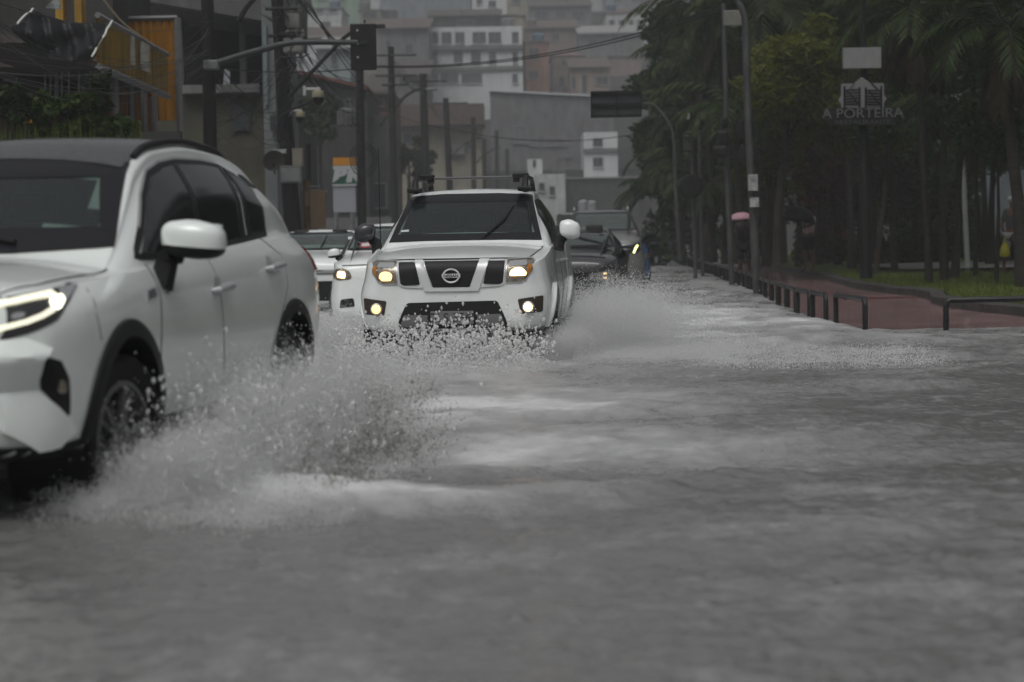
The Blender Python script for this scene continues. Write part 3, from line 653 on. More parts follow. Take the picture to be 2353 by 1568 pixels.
def small_car(name, label, cat, loc, yaw, paint, hood, H, Wd, L=3.9, group=None, nx=80):
    c = Car(name, label, cat, loc, yaw_rot(yaw), hatch_spec(L, Wd, H, hood), paint, ((.78 * L / 3.9, .31, .34), (3.15 * L / 3.9, .31, .34)), nx, group, bow=.12)
    c.liners(); c.wheels(.30, .19, Wd / 2 - .11, .2, 5)
    k = Wd / 2; b = hood + .17; t = H - .075
    P = [(-k * .80, b), (-k * .67, t), (k * .67, t), (k * .80, b)]
    c.patch('windscreen_border', P, 'F', frit, .004, .01, .06, rnd=.03)
    c.open_hole([(-k * .74, b + .05), (-k * .62, t - .04), (k * .62, t - .04), (k * .74, b + .05)])
    bpy.data.objects.remove([o for o in c.root.children if o.name.startswith('windscreen_border')][0])
    c.patch('windscreen', P, 'F', screen2, .005, .004, .06, rnd=.03)
    c.strip('windscreen_border', P, .032, 'F', frit, .008, closed=True, depth=.006)
    c.seats(1.9 * L / 3.9, hood - .28, (-.33, .33), top=.60)
    f = L / 3.9
    c.patch('side_window', [(1.5 * f, b - .06), (1.95 * f, H - .14), (2.3 * f, H - .11), (2.32 * f, b - .05)], 'L', glassd, .005, .01, .07, mirror=True)
    c.patch('side_window', [(2.4 * f, b - .05), (2.38 * f, H - .11), (2.9 * f, H - .14), (3.2 * f, b)], 'L', glassd, .005, .01, .07, mirror=True)
    return c, k, b, t

c1, k, b0, t0 = small_car('hatchback', 'white hatchback with chrome chevron grille tucked behind the big white suv', 'car', (-3.35, 33, -.10), .05, white2, 1.02, 1.53, 1.75)
for dz in (.0, .045):
    c1.strip('chevron_grille', [(-.80, .80 + dz), (-.20, .80 + dz), (-.06, .86 + dz), (0, .88 + dz), (.06, .86 + dz), (.20, .80 + dz), (.80, .80 + dz)], .026, 'F', chrome, .012)
c1.patch('lower_grille', [(-.60, .36), (-.62, .68), (.62, .68), (.60, .36)], 'F', plastic, .006, .02, .06, rnd=.04)
c1.plate(0, .52, .40, .13, -.02, 'OBZ 7185'); c1.strip('bumper_strip', [(-.66, .31), (.66, .31)], .03, 'F', chrome, .015)
for sg in (1, -1):
    c1.patch('headlight', [(sg * a, b) for a, b in [(.52, .84), (.60, .93), (.80, .98), (.84, .90), (.80, .82)]][::sg], 'F', reflector, .006, .015, .05, rnd=.03)
    c1.mirror((1.5, .92, 1.13), (.16, .18, .14), white2, plastic, sg, split=.3)
P = [screen_pt(c1, *p) for p in [(.12, 1.2), (.16, 1.32), (.17, 1.42)]]; b = MB(); b.tube(P, [.009, .014, .006], 6); b.build('wiper', plastic, c1.root)

c2, k, b0, t0 = small_car('compact_car', 'small white car with one glowing round headlight half hidden behind the pickup', 'car', (-1.74, 28.5, -.12), .03, white2, 1.04, 1.60, 1.66, 3.8)
for sg in (1, -1):
    hl = c2.patch('headlight', [(sg * a, b) for a, b in [(.47, .80), (.50, .91), (.60, .96), (.74, .94), (.78, .86), (.70, .78)]][::sg], 'F', reflector, .006, .015, .04, rnd=.06)
    c2.patch('lamp', [(sg * a, b) for a, b in [(.57, .81), (.57, .91), (.67, .92), (.69, .83)]][::sg], 'F', hotlamp, .014, .012, .03, hl, rnd=.03)
    c2.mirror((1.5, .90, 1.16), (.15, .18, .14), white2, plastic, sg, split=.25)
c2.patch('lower_grille', [(-.28, .42), (-.32, .66), (.32, .66), (.28, .42)], 'F', plastic, .006, .02, .06, rnd=.04)
c2.patch('fog_lamp_recess', [(-.66, .40), (-.64, .52), (-.46, .54), (-.44, .42)], 'F', plastic, .006, .02, .05, rnd=.03, mirror=True)
st = c2.patch('sticker', [(-.48, 1.24), (-.49, 1.29), (-.40, 1.315), (-.32, 1.30), (-.33, 1.24), (-.42, 1.225)], 'F', mat('sticker_red', (.45, .05, .06), .5), .011, .003, .03, rnd=.03)
c2.patch('sticker_face', [(-.465, 1.245), (-.465, 1.285), (-.345, 1.295), (-.345, 1.25)], 'F', mat('sticker_white', (.5, .52, .52), .5), .013, .003, .03, st, rnd=.02)
c2.strip('hood_edge_gap', [(-.62, .99), (0, 1.005), (.62, .99)], .012, 'F', gap, .004)

c3, k, b0, t0 = small_car('sedan', 'black car following the pickup with faintly glowing headlights and a raised wiper', 'car', (.80, 30.5, -.10), .10, mat('charcoal_paint', (.022, .022, .024), .25, coat=.8, spec=.5), 1.0, 1.47, 1.66, 4.0)
for sg in (1, -1):
    hl = c3.patch('headlight', [(sg * a, b) for a, b in [(.36, .66), (.38, .76), (.70, .82), (.80, .80), (.80, .72), (.72, .66)]][::sg], 'F', mat('clear_lens_dim', (.20, .20, .19), .25, .3), .006, .015, .05, rnd=.02)
    for zz in (.70, .765): c3.patch('lamp', [(sg * .575, zz - .013), (sg * .575, zz + .013), (sg * .625, zz + .013), (sg * .625, zz - .013)][::sg], 'F', dimlamp, .012, .01, .03, hl, rnd=.01)  # small headlight patches emit a faint warm glow
    c3.mirror((1.5, .86, 1.08), (.12, .14, .10), blackp, plastic, sg, split=.5)
c3.patch('grille', [(-.34, .66), (-.36, .78), (.36, .78), (.34, .66)], 'F', plastic, .006, .02, .06, rnd=.02)
b = MB(); b.lathe((-.02, 0, .73), [(.045, .02), (.045, -.008), (.03, -.014)], 20, 'x'); b.build('emblem', chrome, c3.root, True)
c3.patch('hood_stripe', [(.18, -.6), (.18, .6), (.25, .6), (.25, -.6)], 'T', plastic, .004, .01, .06)
P = [screen_pt(c3, *p) for p in [(.55, 1.18), (.20, 1.27), (-.12, 1.36)]]; b = MB(); b.tube(P, [.012, .022, .008], 6); b.build('wiper', plastic, c3.root)
c3.plate(.0, .45, .40, .13, -.02, 'JPV 2B46')

c4, k, b0, t0 = small_car('suv', 'silver grey suv with yellowish daytime running lights behind the black car', 'suv', (1.86, 42, .02), .05, silverp, 1.17, 1.78, 1.84, 4.4)
c4.patch('grille', [(-.55, .62), (-.6, 1.0), (.6, 1.0), (.55, .62)], 'F', plastic, .006, .02, .06, rnd=.05)
c4.strip('grille_trim', [(-.70, 1.04), (-.3, 1.0), (.3, 1.0), (.70, 1.05), (.78, 1.10)], .03, 'F', chrome, .016)
for sg in (1, -1):
    hl = c4.patch('headlight', [(sg * a, b) for a, b in [(.30, .84), (.32, .96), (.62, 1.0), (.80, 1.07), (.80, .9), (.70, .84)]][::sg], 'F', mat('lamp_housing', (.03, .03, .032), .18, spec=.6), .010, .015, .05)
    c4.strip('running_light', [(sg * .66, .85), (sg * .70, .95), (sg * .74, 1.01)], .035, 'F', yellowled, .022, hl)
    c4.strip('running_light', [(sg * .33, .885), (sg * .50, .895)], .045, 'F', yellowled, .022, hl)
    c4.mirror((1.7, 1.06, 1.23), (.18, .24, .15), plastic, plastic, sg, split=.5)
    b = MB(); b.tube([(2.2, sg * .58, 1.76), (2.3, sg * .58, 1.83), (3.4, sg * .57, 1.82), (3.5, sg * .57, 1.75)], .02, 6); b.build('roof_rail', satin, c4.root, True)
c5, k, b0, t0 = small_car('hatchback', 'blue car showing only a sliver of wing and black mirror beyond the grey suv', 'car', (2.43, 48, -.05), .05, bluep, .95, 1.46, 1.70, 4.0)
for sg in (1, -1): c5.mirror((1.5, .98, 1.06), (.18, .26, .14), plastic, plastic, sg, split=.5)
c5.patch('headlight', [(.5, .7), (.55, .82), (.8, .86), (.8, .74)], 'F', reflector, .006, .015, .05, mirror=True)
c6, k, b0, t0 = small_car('sedan', 'distant dark car with two faint lit headlights far down the road', 'car', W(1522, 572, 112) + Vector((0, 0, -.15)), .05, greyp, .95, 1.42, 1.70, 4.2)
for sg in (1, -1): c6.patch('headlight', [(sg * a, b) for a, b in [(.5, .62), (.5, .72), (.66, .73), (.66, .63)]][::sg], 'F', dimlamp, .012, .015, .05, rnd=.03)
c6.patch('grille', [(-.35, .55), (-.36, .7), (.36, .7), (.35, .55)], 'F', plastic, .006, .02, .06)
def flip(o):                            # the builder works with y to the picture's right; turn each car into a right-handed body
    if o.type == 'MESH' and 'lettering' not in o.name:
        me = o.data; a = np.empty(len(me.vertices) * 3, np.float32); me.vertices.foreach_get('co', a); a[1::3] *= -1; me.vertices.foreach_set('co', a); me.flip_normals(); me.update()
    for ch in o.children:
        ch.location.y *= -1
        if ch.type != 'LIGHT': ch.rotation_euler.z *= -1
        flip(ch)
for c in (rav, pk, c1, c2, c3, c4, c5, c6): flip(c.root)
# ------------------------------------------------------------------ ground, water, paths
def fbm_waves(x, y, lam0, lam1, n, seed, aniso=1.0, power=1.0):
    r = np.random.default_rng(seed); h = np.zeros_like(x)
    for i in range(n):
        lam = lam0 * (lam1 / lam0) ** (i / max(1, n - 1)); a = r.uniform(0, 2 * np.pi) if aniso == 1 else r.normal(np.pi / 2, .75)
        k = 2 * np.pi / lam; ph = r.uniform(0, 6.28)
        h += lam ** power * np.sin(k * (x * np.cos(a) + y * np.sin(a)) + ph + 1.3 * np.sin(k * .37 * (x * np.sin(a) - y * np.cos(a)) + ph * 2))
    return h
def vnoise(x, y, seed, oct=4, gain=.55):
    r = np.random.default_rng(seed); T = r.random((128, 128)); out = np.zeros_like(x); amp = 1; tot = 0
    for o in range(oct):
        xf = x * 2**o; yf = y * 2**o; xi = np.floor(xf).astype(int); yi = np.floor(yf).astype(int); u = xf - xi; v = yf - yi
        u = u * u * (3 - 2 * u); v = v * v * (3 - 2 * v); g = lambda a, b: T[(xi + a) % 128, (yi + b) % 128]
        out += amp * ((g(0, 0) * (1 - u) + g(1, 0) * u) * (1 - v) + (g(0, 1) * (1 - u) + g(1, 1) * u) * v); tot += amp; amp *= gain
    return out / tot

asphalt = mat('wet_asphalt', (0.045, 0.045, 0.045), 0.35, noise=2, amt=0.4)
b = MB(); b.add([(-60, -5, -.35), (60, -5, -.35), (60, 420, -.35), (-60, 420, -.35)], [(0, 1, 2, 3)]); tag(b.build('ground', asphalt), kind='structure')
b = MB(); b.add([(-9, 60, -.02), (9, 60, -.02), (14, 110, .10), (20, 215, .3), (-6, 215, .3), (-6, 110, .10)], [(0, 1, 5), (1, 2, 5), (5, 2, 3, 4)]); tag(b.build('road', asphalt), kind='structure')

KERB = [(6.8, 26.5), (6.6, 28.7), (6.5, 30.5), (6.6, 32), (7.15, 35), (7.2, 37.5), (6.95, 39), (7.1, 42.6), (7.7, 50), (8.1, 58), (8.6, 71), (9.6, 90), (11, 115)]
HOOP = [(4.75, 22.9), (4.15, 24.0), (4.1, 27), (4.12, 29.4), (4.42, 35.4), (4.86, 42), (5.46, 53.5), (6.3, 71), (7.3, 90), (8.6, 115)]
# flood water: fine sheet with real ripples, wakes and a foam attribute
def water():
    ny, nx = 620, 560
    yy = 3.2 * (75 / 3.2) ** (np.linspace(0, 1, ny)); uu = np.linspace(-.52, .52, nx)
    Y, U = np.meshgrid(yy, uu, indexing='ij'); Xg = U * (Y + 4)
    pn = vnoise(Xg * .9, Y * .5, 31, 3); near = np.clip(1.7 - Y / 30, .25, 1)
    h = .0009 * fbm_waves(Xg, Y, .10, .32, 26, 3) / .2 * np.clip(1.6 - Y / 22, 0, 1)
    h += .0018 * fbm_waves(Xg, Y, .35, 1.1, 20, 4, .5) * np.clip(1.5 - Y / 50, 0.3, 1)
    h += .0016 * fbm_waves(Xg, Y, 1.3, 4.5, 12, 5, .5)
    h += near * ((vnoise(Xg * 2.6, Y * 5.5, 41, 4) - .5) * .019 * (.3 + 1.2 * pn) + (vnoise(Xg * 9, Y * 15, 42, 3) - .5) * .009 * (.4 + pn))
    n1 = vnoise(Xg * .55 + 3, Y * .42, 1); n2 = vnoise(Xg * 2.2, Y * 1.5, 2); n3 = vnoise(Xg * 6, Y * 4, 8)
    n4 = vnoise(Xg * 14, Y * 9, 18, 3)
    foam = np.clip((n1 - .50) * 1.7, 0, 1) * .09 + np.clip((n2 - .52) * 2, 0, 1) * .10
    def blob(px, py, rx, ry, ang, s, hgt=0.0, hard=1.0):
        nonlocal foam, h
        p = G(px, py); c, sn = math.cos(ang), math.sin(ang); dx, dy = Xg - p.x, Y - p.y
        a = (dx * c + dy * sn) / rx; q = (-dx * sn + dy * c) / ry
        e = np.exp(-(a * a + q * q) ** hard)
        foam = foam + s * e * (.35 + 1.1 * n2) * (.55 + .8 * n3); h = h + hgt * e * (.5 + n2)
    q0 = ((Xg + 2.0) / 1.4)**2 + ((Y - 8.3) / 1.5)**2; h = h + .15 * np.exp(-q0)
    # wash beside the SUV, wakes crossing the street, wash round the pickup
    blob(480, 1180, 1.0, .42, .10, 1.2, .05); blob(580, 1190, .9, .4, .05, .5, .02); blob(330, 1210, .5, .3, .2, .7, .05)
    blob(1000, 1035, 1.6, .8, .05, .42, .02); blob(1250, 1010, 1.5, .8, .06, .25); blob(900, 950, 1.2, .9, .2, .45, .02); blob(1020, 905, 1.5, 3.2, .1, .45); blob(1250, 935, 1.4, 1.8, .1, .25)
    blob(1500, 1050, 1.6, .6, .08, .2); blob(800, 1060, 1.1, .8, .2, .45, .02)
    blob(1480, 738, 1.7, 2.0, .2, 1.15, .06); blob(1330, 740, 1.0, 1.6, 0, 1.2, .10); blob(1680, 758, 1.4, .9, -.1, .75, .03); blob(1830, 768, 1.0, .6, 0, .3)
    blob(1480, 790, 1.8, 1.1, .1, .8, .03); blob(780, 800, 1.0, 2.6, .1, 1.2, .06); blob(720, 760, .8, 3.0, 0, 1.0, .04)
    blob(1050, 840, 2.2, 1.4, .1, .45); blob(2050, 820, 2.5, 2.0, 0, .1); blob(1700, 900, 3.2, 1.0, .05, .12)
    for (pts, wdt, hg) in (([(300, 1250), (620, 1222), (900, 1195), (1200, 1165), (1500, 1130), (1750, 1085)], .22, .030), ([(870, 1110), (1150, 1085), (1400, 1060), (1700, 1030), (2100, 985)], .25, .026),
                           ([(1120, 960), (1400, 950), (1700, 905), (2050, 880), (2353, 845)], .4, .03), ([(1300, 850), (1600, 835), (1900, 800), (2300, 790)], .5, .02), ([(500, 1420), (1000, 1350), (1600, 1270), (2300, 1200)], .25, .018)):
        P = [G(*q) for q in pts]; best = np.full_like(h, 9.0); side = np.zeros_like(h)
        for a, c in zip(P, P[1:]):
            dx, dy = c.x - a.x, c.y - a.y; L2 = dx * dx + dy * dy; t = np.clip(((Xg - a.x) * dx + (Y - a.y) * dy) / L2, 0, 1)
            ex, ey = Xg - a.x - t * dx, Y - a.y - t * dy; d = np.sqrt(ex * ex + ey * ey); m = d < best; best = np.where(m, d, best); side = np.where(m, np.sign(dx * ey - dy * ex), side)
        wob = (n2 - .5) * wdt * 1.6; q = (best * side + wob) / wdt
        h += hg * np.exp(-q * q) * (.4 + 1.2 * n1) - hg * .5 * np.exp(-(q + 1.3)**2)
        foam += .16 * np.exp(-((q - .7) / .8)**2) * (.2 + n3)
    foam -= .25 * np.clip(1 - np.abs((Y - 7.2) / 1.1), 0, 1) * np.clip(-Xg / 1.0 - .3, 0, 1)  # foam lowered to darken the water where the SUV's shadow falls
    h += .010 * np.clip(foam, 0, 1.3) * (n3 - .4) * 1.5 + .006 * np.clip(foam, 0, 1.2) * (n4 - .5)
    # rain pocks
    r = np.random.default_rng(5)
    for i in range(1900):
        y = 4.2 * (26 / 4.2) ** r.random(); x = (r.random() - .5) * .56 * y; iy = int(np.searchsorted(yy, y)); rad = r.uniform(.018, .045)
        y0, y1 = np.searchsorted(yy, [y - .12, y + .12]); sl_ = slice(y0, y1); dd = np.sqrt((Xg[sl_] - x)**2 + (Y[sl_] - y)**2); h[sl_] += r.uniform(.006, .016) * np.cos(dd / rad * 2.0) * np.exp(-(dd / rad / 1.6)**2)
    # shore: beyond the hoop line the water thins out over the raised cycle path
    sx = np.interp(Y, [p[1] for p in HOOP[1:]], [p[0] for p in HOOP[1:]]); over = np.minimum(Xg - sx, (Y - 24.2) * 1.6 + 0 * Xg)
    m = np.clip((over + .15) / .7, 0, 1); m = m * m * (3 - 2 * m); h = np.where(Y > 23, h * (1 - m) - .07 * m, h); foam = np.where(Y > 23, foam * (1 - m), foam)
    V = np.stack([Xg, Y, h], -1).reshape(-1, 3); I = np.arange(ny * nx).reshape(ny, nx); F = np.stack([I[:-1, :-1], I[:-1, 1:], I[1:, 1:], I[1:, :-1]], -1).reshape(-1, 4)
    m = bpy.data.materials.new('flood_water'); m.use_nodes = True; n = m.node_tree; p = n.nodes['Principled BSDF']
    at = n.nodes.new('ShaderNodeAttribute'); at.attribute_name = 'foam'
    tc = n.nodes.new('ShaderNodeTexCoord'); mp = n.nodes.new('ShaderNodeMapping'); mp.inputs['Scale'].default_value = (1, .7, 1); n.links.new(tc.outputs['Object'], mp.inputs[0])
    no = n.nodes.new('ShaderNodeTexNoise'); no.inputs['Scale'].default_value = 9; no.inputs['Detail'].default_value = 8; no.inputs['Roughness'].default_value = .7; n.links.new(mp.outputs[0], no.inputs['Vector'])
    ad = n.nodes.new('ShaderNodeMath'); ad.operation = 'MULTIPLY_ADD'; ad.inputs[1].default_value = .55; ad.inputs[2].default_value = -.27; n.links.new(no.outputs['Fac'], ad.inputs[0])
    a2 = n.nodes.new('ShaderNodeMath'); a2.operation = 'ADD'; a2.use_clamp = True; n.links.new(at.outputs['Fac'], a2.inputs[0]); n.links.new(ad.outputs[0], a2.inputs[1])
    rp = n.nodes.new('ShaderNodeValToRGB'); rp.color_ramp.elements[0].color = (.150, .150, .149, 1); rp.color_ramp.elements[1].color = (.56, .565, .57, 1); rp.color_ramp.elements[0].position = .05; rp.color_ramp.elements[1].position = 1.0
    n.links.new(a2.outputs[0], rp.inputs[0]); n.links.new(rp.outputs[0], p.inputs['Base Color'])
    rr = n.nodes.new('ShaderNodeMapRange'); rr.inputs['To Min'].default_value = .15; rr.inputs['To Max'].default_value = .7; n.links.new(a2.outputs[0], rr.inputs[0]); n.links.new(rr.outputs[0], p.inputs['Roughness'])
    n5 = n.nodes.new('ShaderNodeTexNoise'); n5.inputs['Scale'].default_value = 16; n5.inputs['Detail'].default_value = 5; n.links.new(mp.outputs[0], n5.inputs['Vector'])
    bp = n.nodes.new('ShaderNodeBump'); bp.inputs['Strength'].default_value = .6; bp.inputs['Distance'].default_value = .02; n.links.new(n5.outputs['Fac'], bp.inputs['Height']); n.links.new(bp.outputs[0], p.inputs['Normal'])
    p.inputs['IOR'].default_value = 1.33
    me = raw_mesh('water', V, F, m); a = me.attributes.new('foam', 'FLOAT', 'POINT'); a.data.foreach_set('value', np.clip(foam, 0, 1.4).ravel().astype(np.float32))
    me.polygons.foreach_set('use_smooth', np.ones(len(F), bool))
    tag(put('water', me), kind='structure')
water()

# red cycle path, kerbs, grass, pale footpath
redpath = mat('red_cycle_path', (0.24, 0.155, 0.152), 0.14, noise=1.2, amt=0.35, bump=.1)
def strip_mesh(name, A, B, za, zb, m, kind='structure'):
    b = MB(); n = len(A); b.v = [(x, y, za) for x, y in A] + [(x, y, zb) for x, y in B]; k = len(A)
    b.f = [(i, n + i, n + i + 1, i + 1) for i in range(n - 1)]
    o = b.build(name, m); tag(o, kind=kind); return o
def resamp(P, n):
    P = np.array(P); d = np.r_[0, np.cumsum(np.hypot(*np.diff(P, axis=0).T))]; t = np.linspace(0, d[-1], n); return list(zip(np.interp(t, d, P[:, 0]), np.interp(t, d, P[:, 1])))
A = resamp([(x - .12, y) for x, y in HOOP[1:]], 60); B = resamp([(9.5, 24.3), (9.0, 25.2)] + KERB, 60)
strip_mesh('cycle_path', A, B, .004, .06, redpath)
kerbm = mat('dark_kerb_stone', (0.055, 0.050, 0.048), 0.6, noise=5, amt=0.5)
K = resamp(KERB, 46); b = MB()
for i, (x, y) in enumerate(K):
    j = R.uniform(-.02, .02); b.v += [(x - .02, y, -.05), (x + j * .6, y, .19 + j), (x + .22, y + .03, .215 + j), (x + .26, y + .03, .10)]
for i in range(len(K) - 1):
    for q in range(3): b.f.append((i * 4 + q, i * 4 + q + 1, i * 4 + 5 + q, i * 4 + 4 + q))
tag(b.build('kerb', kerbm), kind='structure')
# raised kerb tail running right, toward the near corner
grassm = mat('wet_grass_ground', (0.055, 0.078, 0.012), 0.8, noise=1.5, amt=0.5)
b = MB(); n = len(K); b.v = [(x + .24, y, .205) for x, y in K] + [(60, y + 1, .30) for x, y in K]; b.f = [(i, n + i, n + i + 1, i + 1) for i in range(n - 1)]
tag(b.build('lawn', grassm), kind='structure')
footm = mat('pale_footpath', (0.20, 0.205, 0.19), 0.4, noise=2, amt=0.25)
b = MB(); b.add([(9.6, 50, .30), (60, 46, .30), (60, 51.5, .32), (13, 59, .32), (9.8, 58, .31)], [(0, 1, 2, 3, 4)]); tag(b.build('footpath', footm), kind='structure')
# grass blades near the kerb edge
gv = []; gf = []
for i in range(9000):
    y = 27 + 26 * R.random()**1.3; kx = np.interp(y, [p[1] for p in KERB], [p[0] for p in KERB]); x = kx + .25 + R.random()**1.5 * 9; hgt = R.uniform(.03, .10); a = R.random() * 6.28; lx, ly = R.gauss(0, .03), R.gauss(0, .03); k = len(gv)
    gv += [(x - .01 * math.cos(a), y - .01 * math.sin(a), .20), (x + .01 * math.cos(a), y + .01 * math.sin(a), .20), (x + lx, y + ly, .22 + hgt)]; gf.append((k, k + 1, k + 2))
tag(put('grass', raw_mesh('grass', np.array(gv), np.array(gf), leafmat('grass_blade', (.06, .09, .012), (.12, .145, .025)))), kind='stuff')
# shallow brown drain cover on the path
b = MB(); p = G(1620 + 450, 688, .03); b.box((p.x - .35, p.y, .045), (1.25, .32, .05)); tag(b.build('drain_cover', mat('rusty_iron', (.09, .04, .035), .5, noise=6)), 'long rust brown drain cover set in the red cycle path', 'drain cover')

# hoop guards
hm = mat('hoop_black_steel', (0.018, 0.018, 0.019), 0.4, noise=8, amt=.4)
def hoop(name, label, p0, p1, ht, group, r=.034):
    t = thing(name, label, 'guard rail', (p0[0], p0[1], 0), 0, group); a = Vector((p0[0], p0[1], -.2)); c = Vector((p1[0], p1[1], -.2)); up = Vector((0, 0, 1)); d = (c - a).normalized()
    b = MB(); b.tube([a + up * (ht + .12), a + up * (ht + .17) + d * .014, a + up * (ht + .20) + d * .05, c + up * (ht + .20) - d * .05, c + up * (ht + .17) - d * .014, c + up * (ht + .12)], r, 8); b.build('top_rail', hm, t, True, True)
    for q in (a, c):
        b = MB(); b.tube([q, q + up * (ht + .13)], r, 8); b.build('leg', hm, t, True, True)
    return t
hoop('hoop_guard', 'wide black steel hoop standing alone at the right edge of the flood', (4.93, 23.2), (7.3, 23.35), .42, None)
HL_ = resamp(HOOP[1:], 400); dcum = 0; lab = {0: 'black steel hoop nearest the camera in the row along the red path', 1: 'second black hoop from the near end of the roadside row'}
seg = []; cur = 0.0; HLa = np.array(HL_); dd = np.r_[0, np.cumsum(np.hypot(*np.diff(HLa, axis=0).T))]
def along(t): return (np.interp(t, dd, HLa[:, 0]), np.interp(t, dd, HLa[:, 1]))
t_ = 0; i = 0
while t_ < dd[-1] - 3:
    if not (29.5 < t_ < 31.5):
        ln = 1.95 if i == 0 else R.uniform(1.1, 1.35)
        hoop('hoop_guard', lab.get(i, 'black steel hoop in the closely spaced line receding along the cycle path'), along(t_), along(t_ + ln), .42 - .02 * (i > 0), 'black hoops along the cycle path')
        t_ += ln + (.75 if i == 0 else .32)
    else: t_ += 1.0
    i += 1

# hillside
FAR = 1.4
def hill_z(x, y): return max(0, (y - 128)) * .205 + 1.2 * math.sin(x * .11) * min(1, max(0, (y - 120) / 30)) + .4 - max(0, x - 14) * .12
b = MB(); nx, ny = 40, 40
for j in range(ny):
    for i in range(nx):
        y = 118 + 330 * j / (ny - 1); x = -110 + 230 * i / (nx - 1); b.v.append((x * FAR, y * FAR, 1.2 + (hill_z(x, y) - 1.2) * FAR))
for j in range(ny - 1):
    for i in range(nx - 1): k = j * nx + i; b.f.append((k, k + 1, k + nx + 1, k + nx))
tag(b.build('hill', mat('hillside_earth', (.03, .03, .027), .9, noise=.12, amt=.6), smooth=True), kind='structure')
# ------------------------------------------------------------------ buildings
def pm(name, c, n=1.2, a=.34, r=.8, st=(1, 1, .4)): return mat(name, c, r, noise=n, amt=a, stretch=st)
plaster = {
 'white': pm('white_plaster', (.40, .41, .41)), 'bright': pm('bright_white_plaster', (.50, .51, .52), 1.0, .12), 'cream': pm('cream_plaster', (.22, .205, .155)), 'grey': pm('grey_concrete', (.13, .13, .127), 1.5, .3),
 'dark': pm('dark_concrete', (.045, .045, .044), 1.5, .4), 'mid': pm('mid_grey_plaster', (.13, .13, .135)), 'blue': pm('blue_grey_plaster', (.18, .20, .22)), 'mint': pm('mint_plaster', (.19, .27, .21)),
 'pink': pm('pink_plaster', (.19, .145, .138)), 'orange': pm('orange_plaster', (.21, .115, .08)), 'olive': pm('olive_plaster', (.068, .066, .048), 1.2, .35), 'tan': pm('tan_plaster', (.22, .175, .145)),
 'brick': brickmat('red_brick', (.30, .12, .075), (.24, .10, .07), (.28, .24, .2)), 'dbrick': brickmat('dark_brick', (.14, .07, .055), (.11, .06, .05), (.12, .11, .10))}
rooftile = mat('clay_roof_tile', (.095, .075, .068), .8, noise=3, amt=.4, stretch=(1, 4, 1)); roofdark = mat('dark_roof_sheet', (.07, .062, .058), .7, noise=3, amt=.4); roofgrey = mat('fibre_cement_roof', (.24, .24, .24), .8, noise=2, amt=.3); roofpale = mat('pale_metal_roof', (.5, .52, .54), .4, noise=2, amt=.1)  # brown roof tones muted, distance haze put into the colour
wing = mat('window_dark', (.045, .048, .052), .4); framem = mat('window_frame_grey', (.20, .205, .21), .5); wmid = mat('window_shutter', (.12, .12, .125), .6)  # panes lightened to put the hill's distance haze into the colour

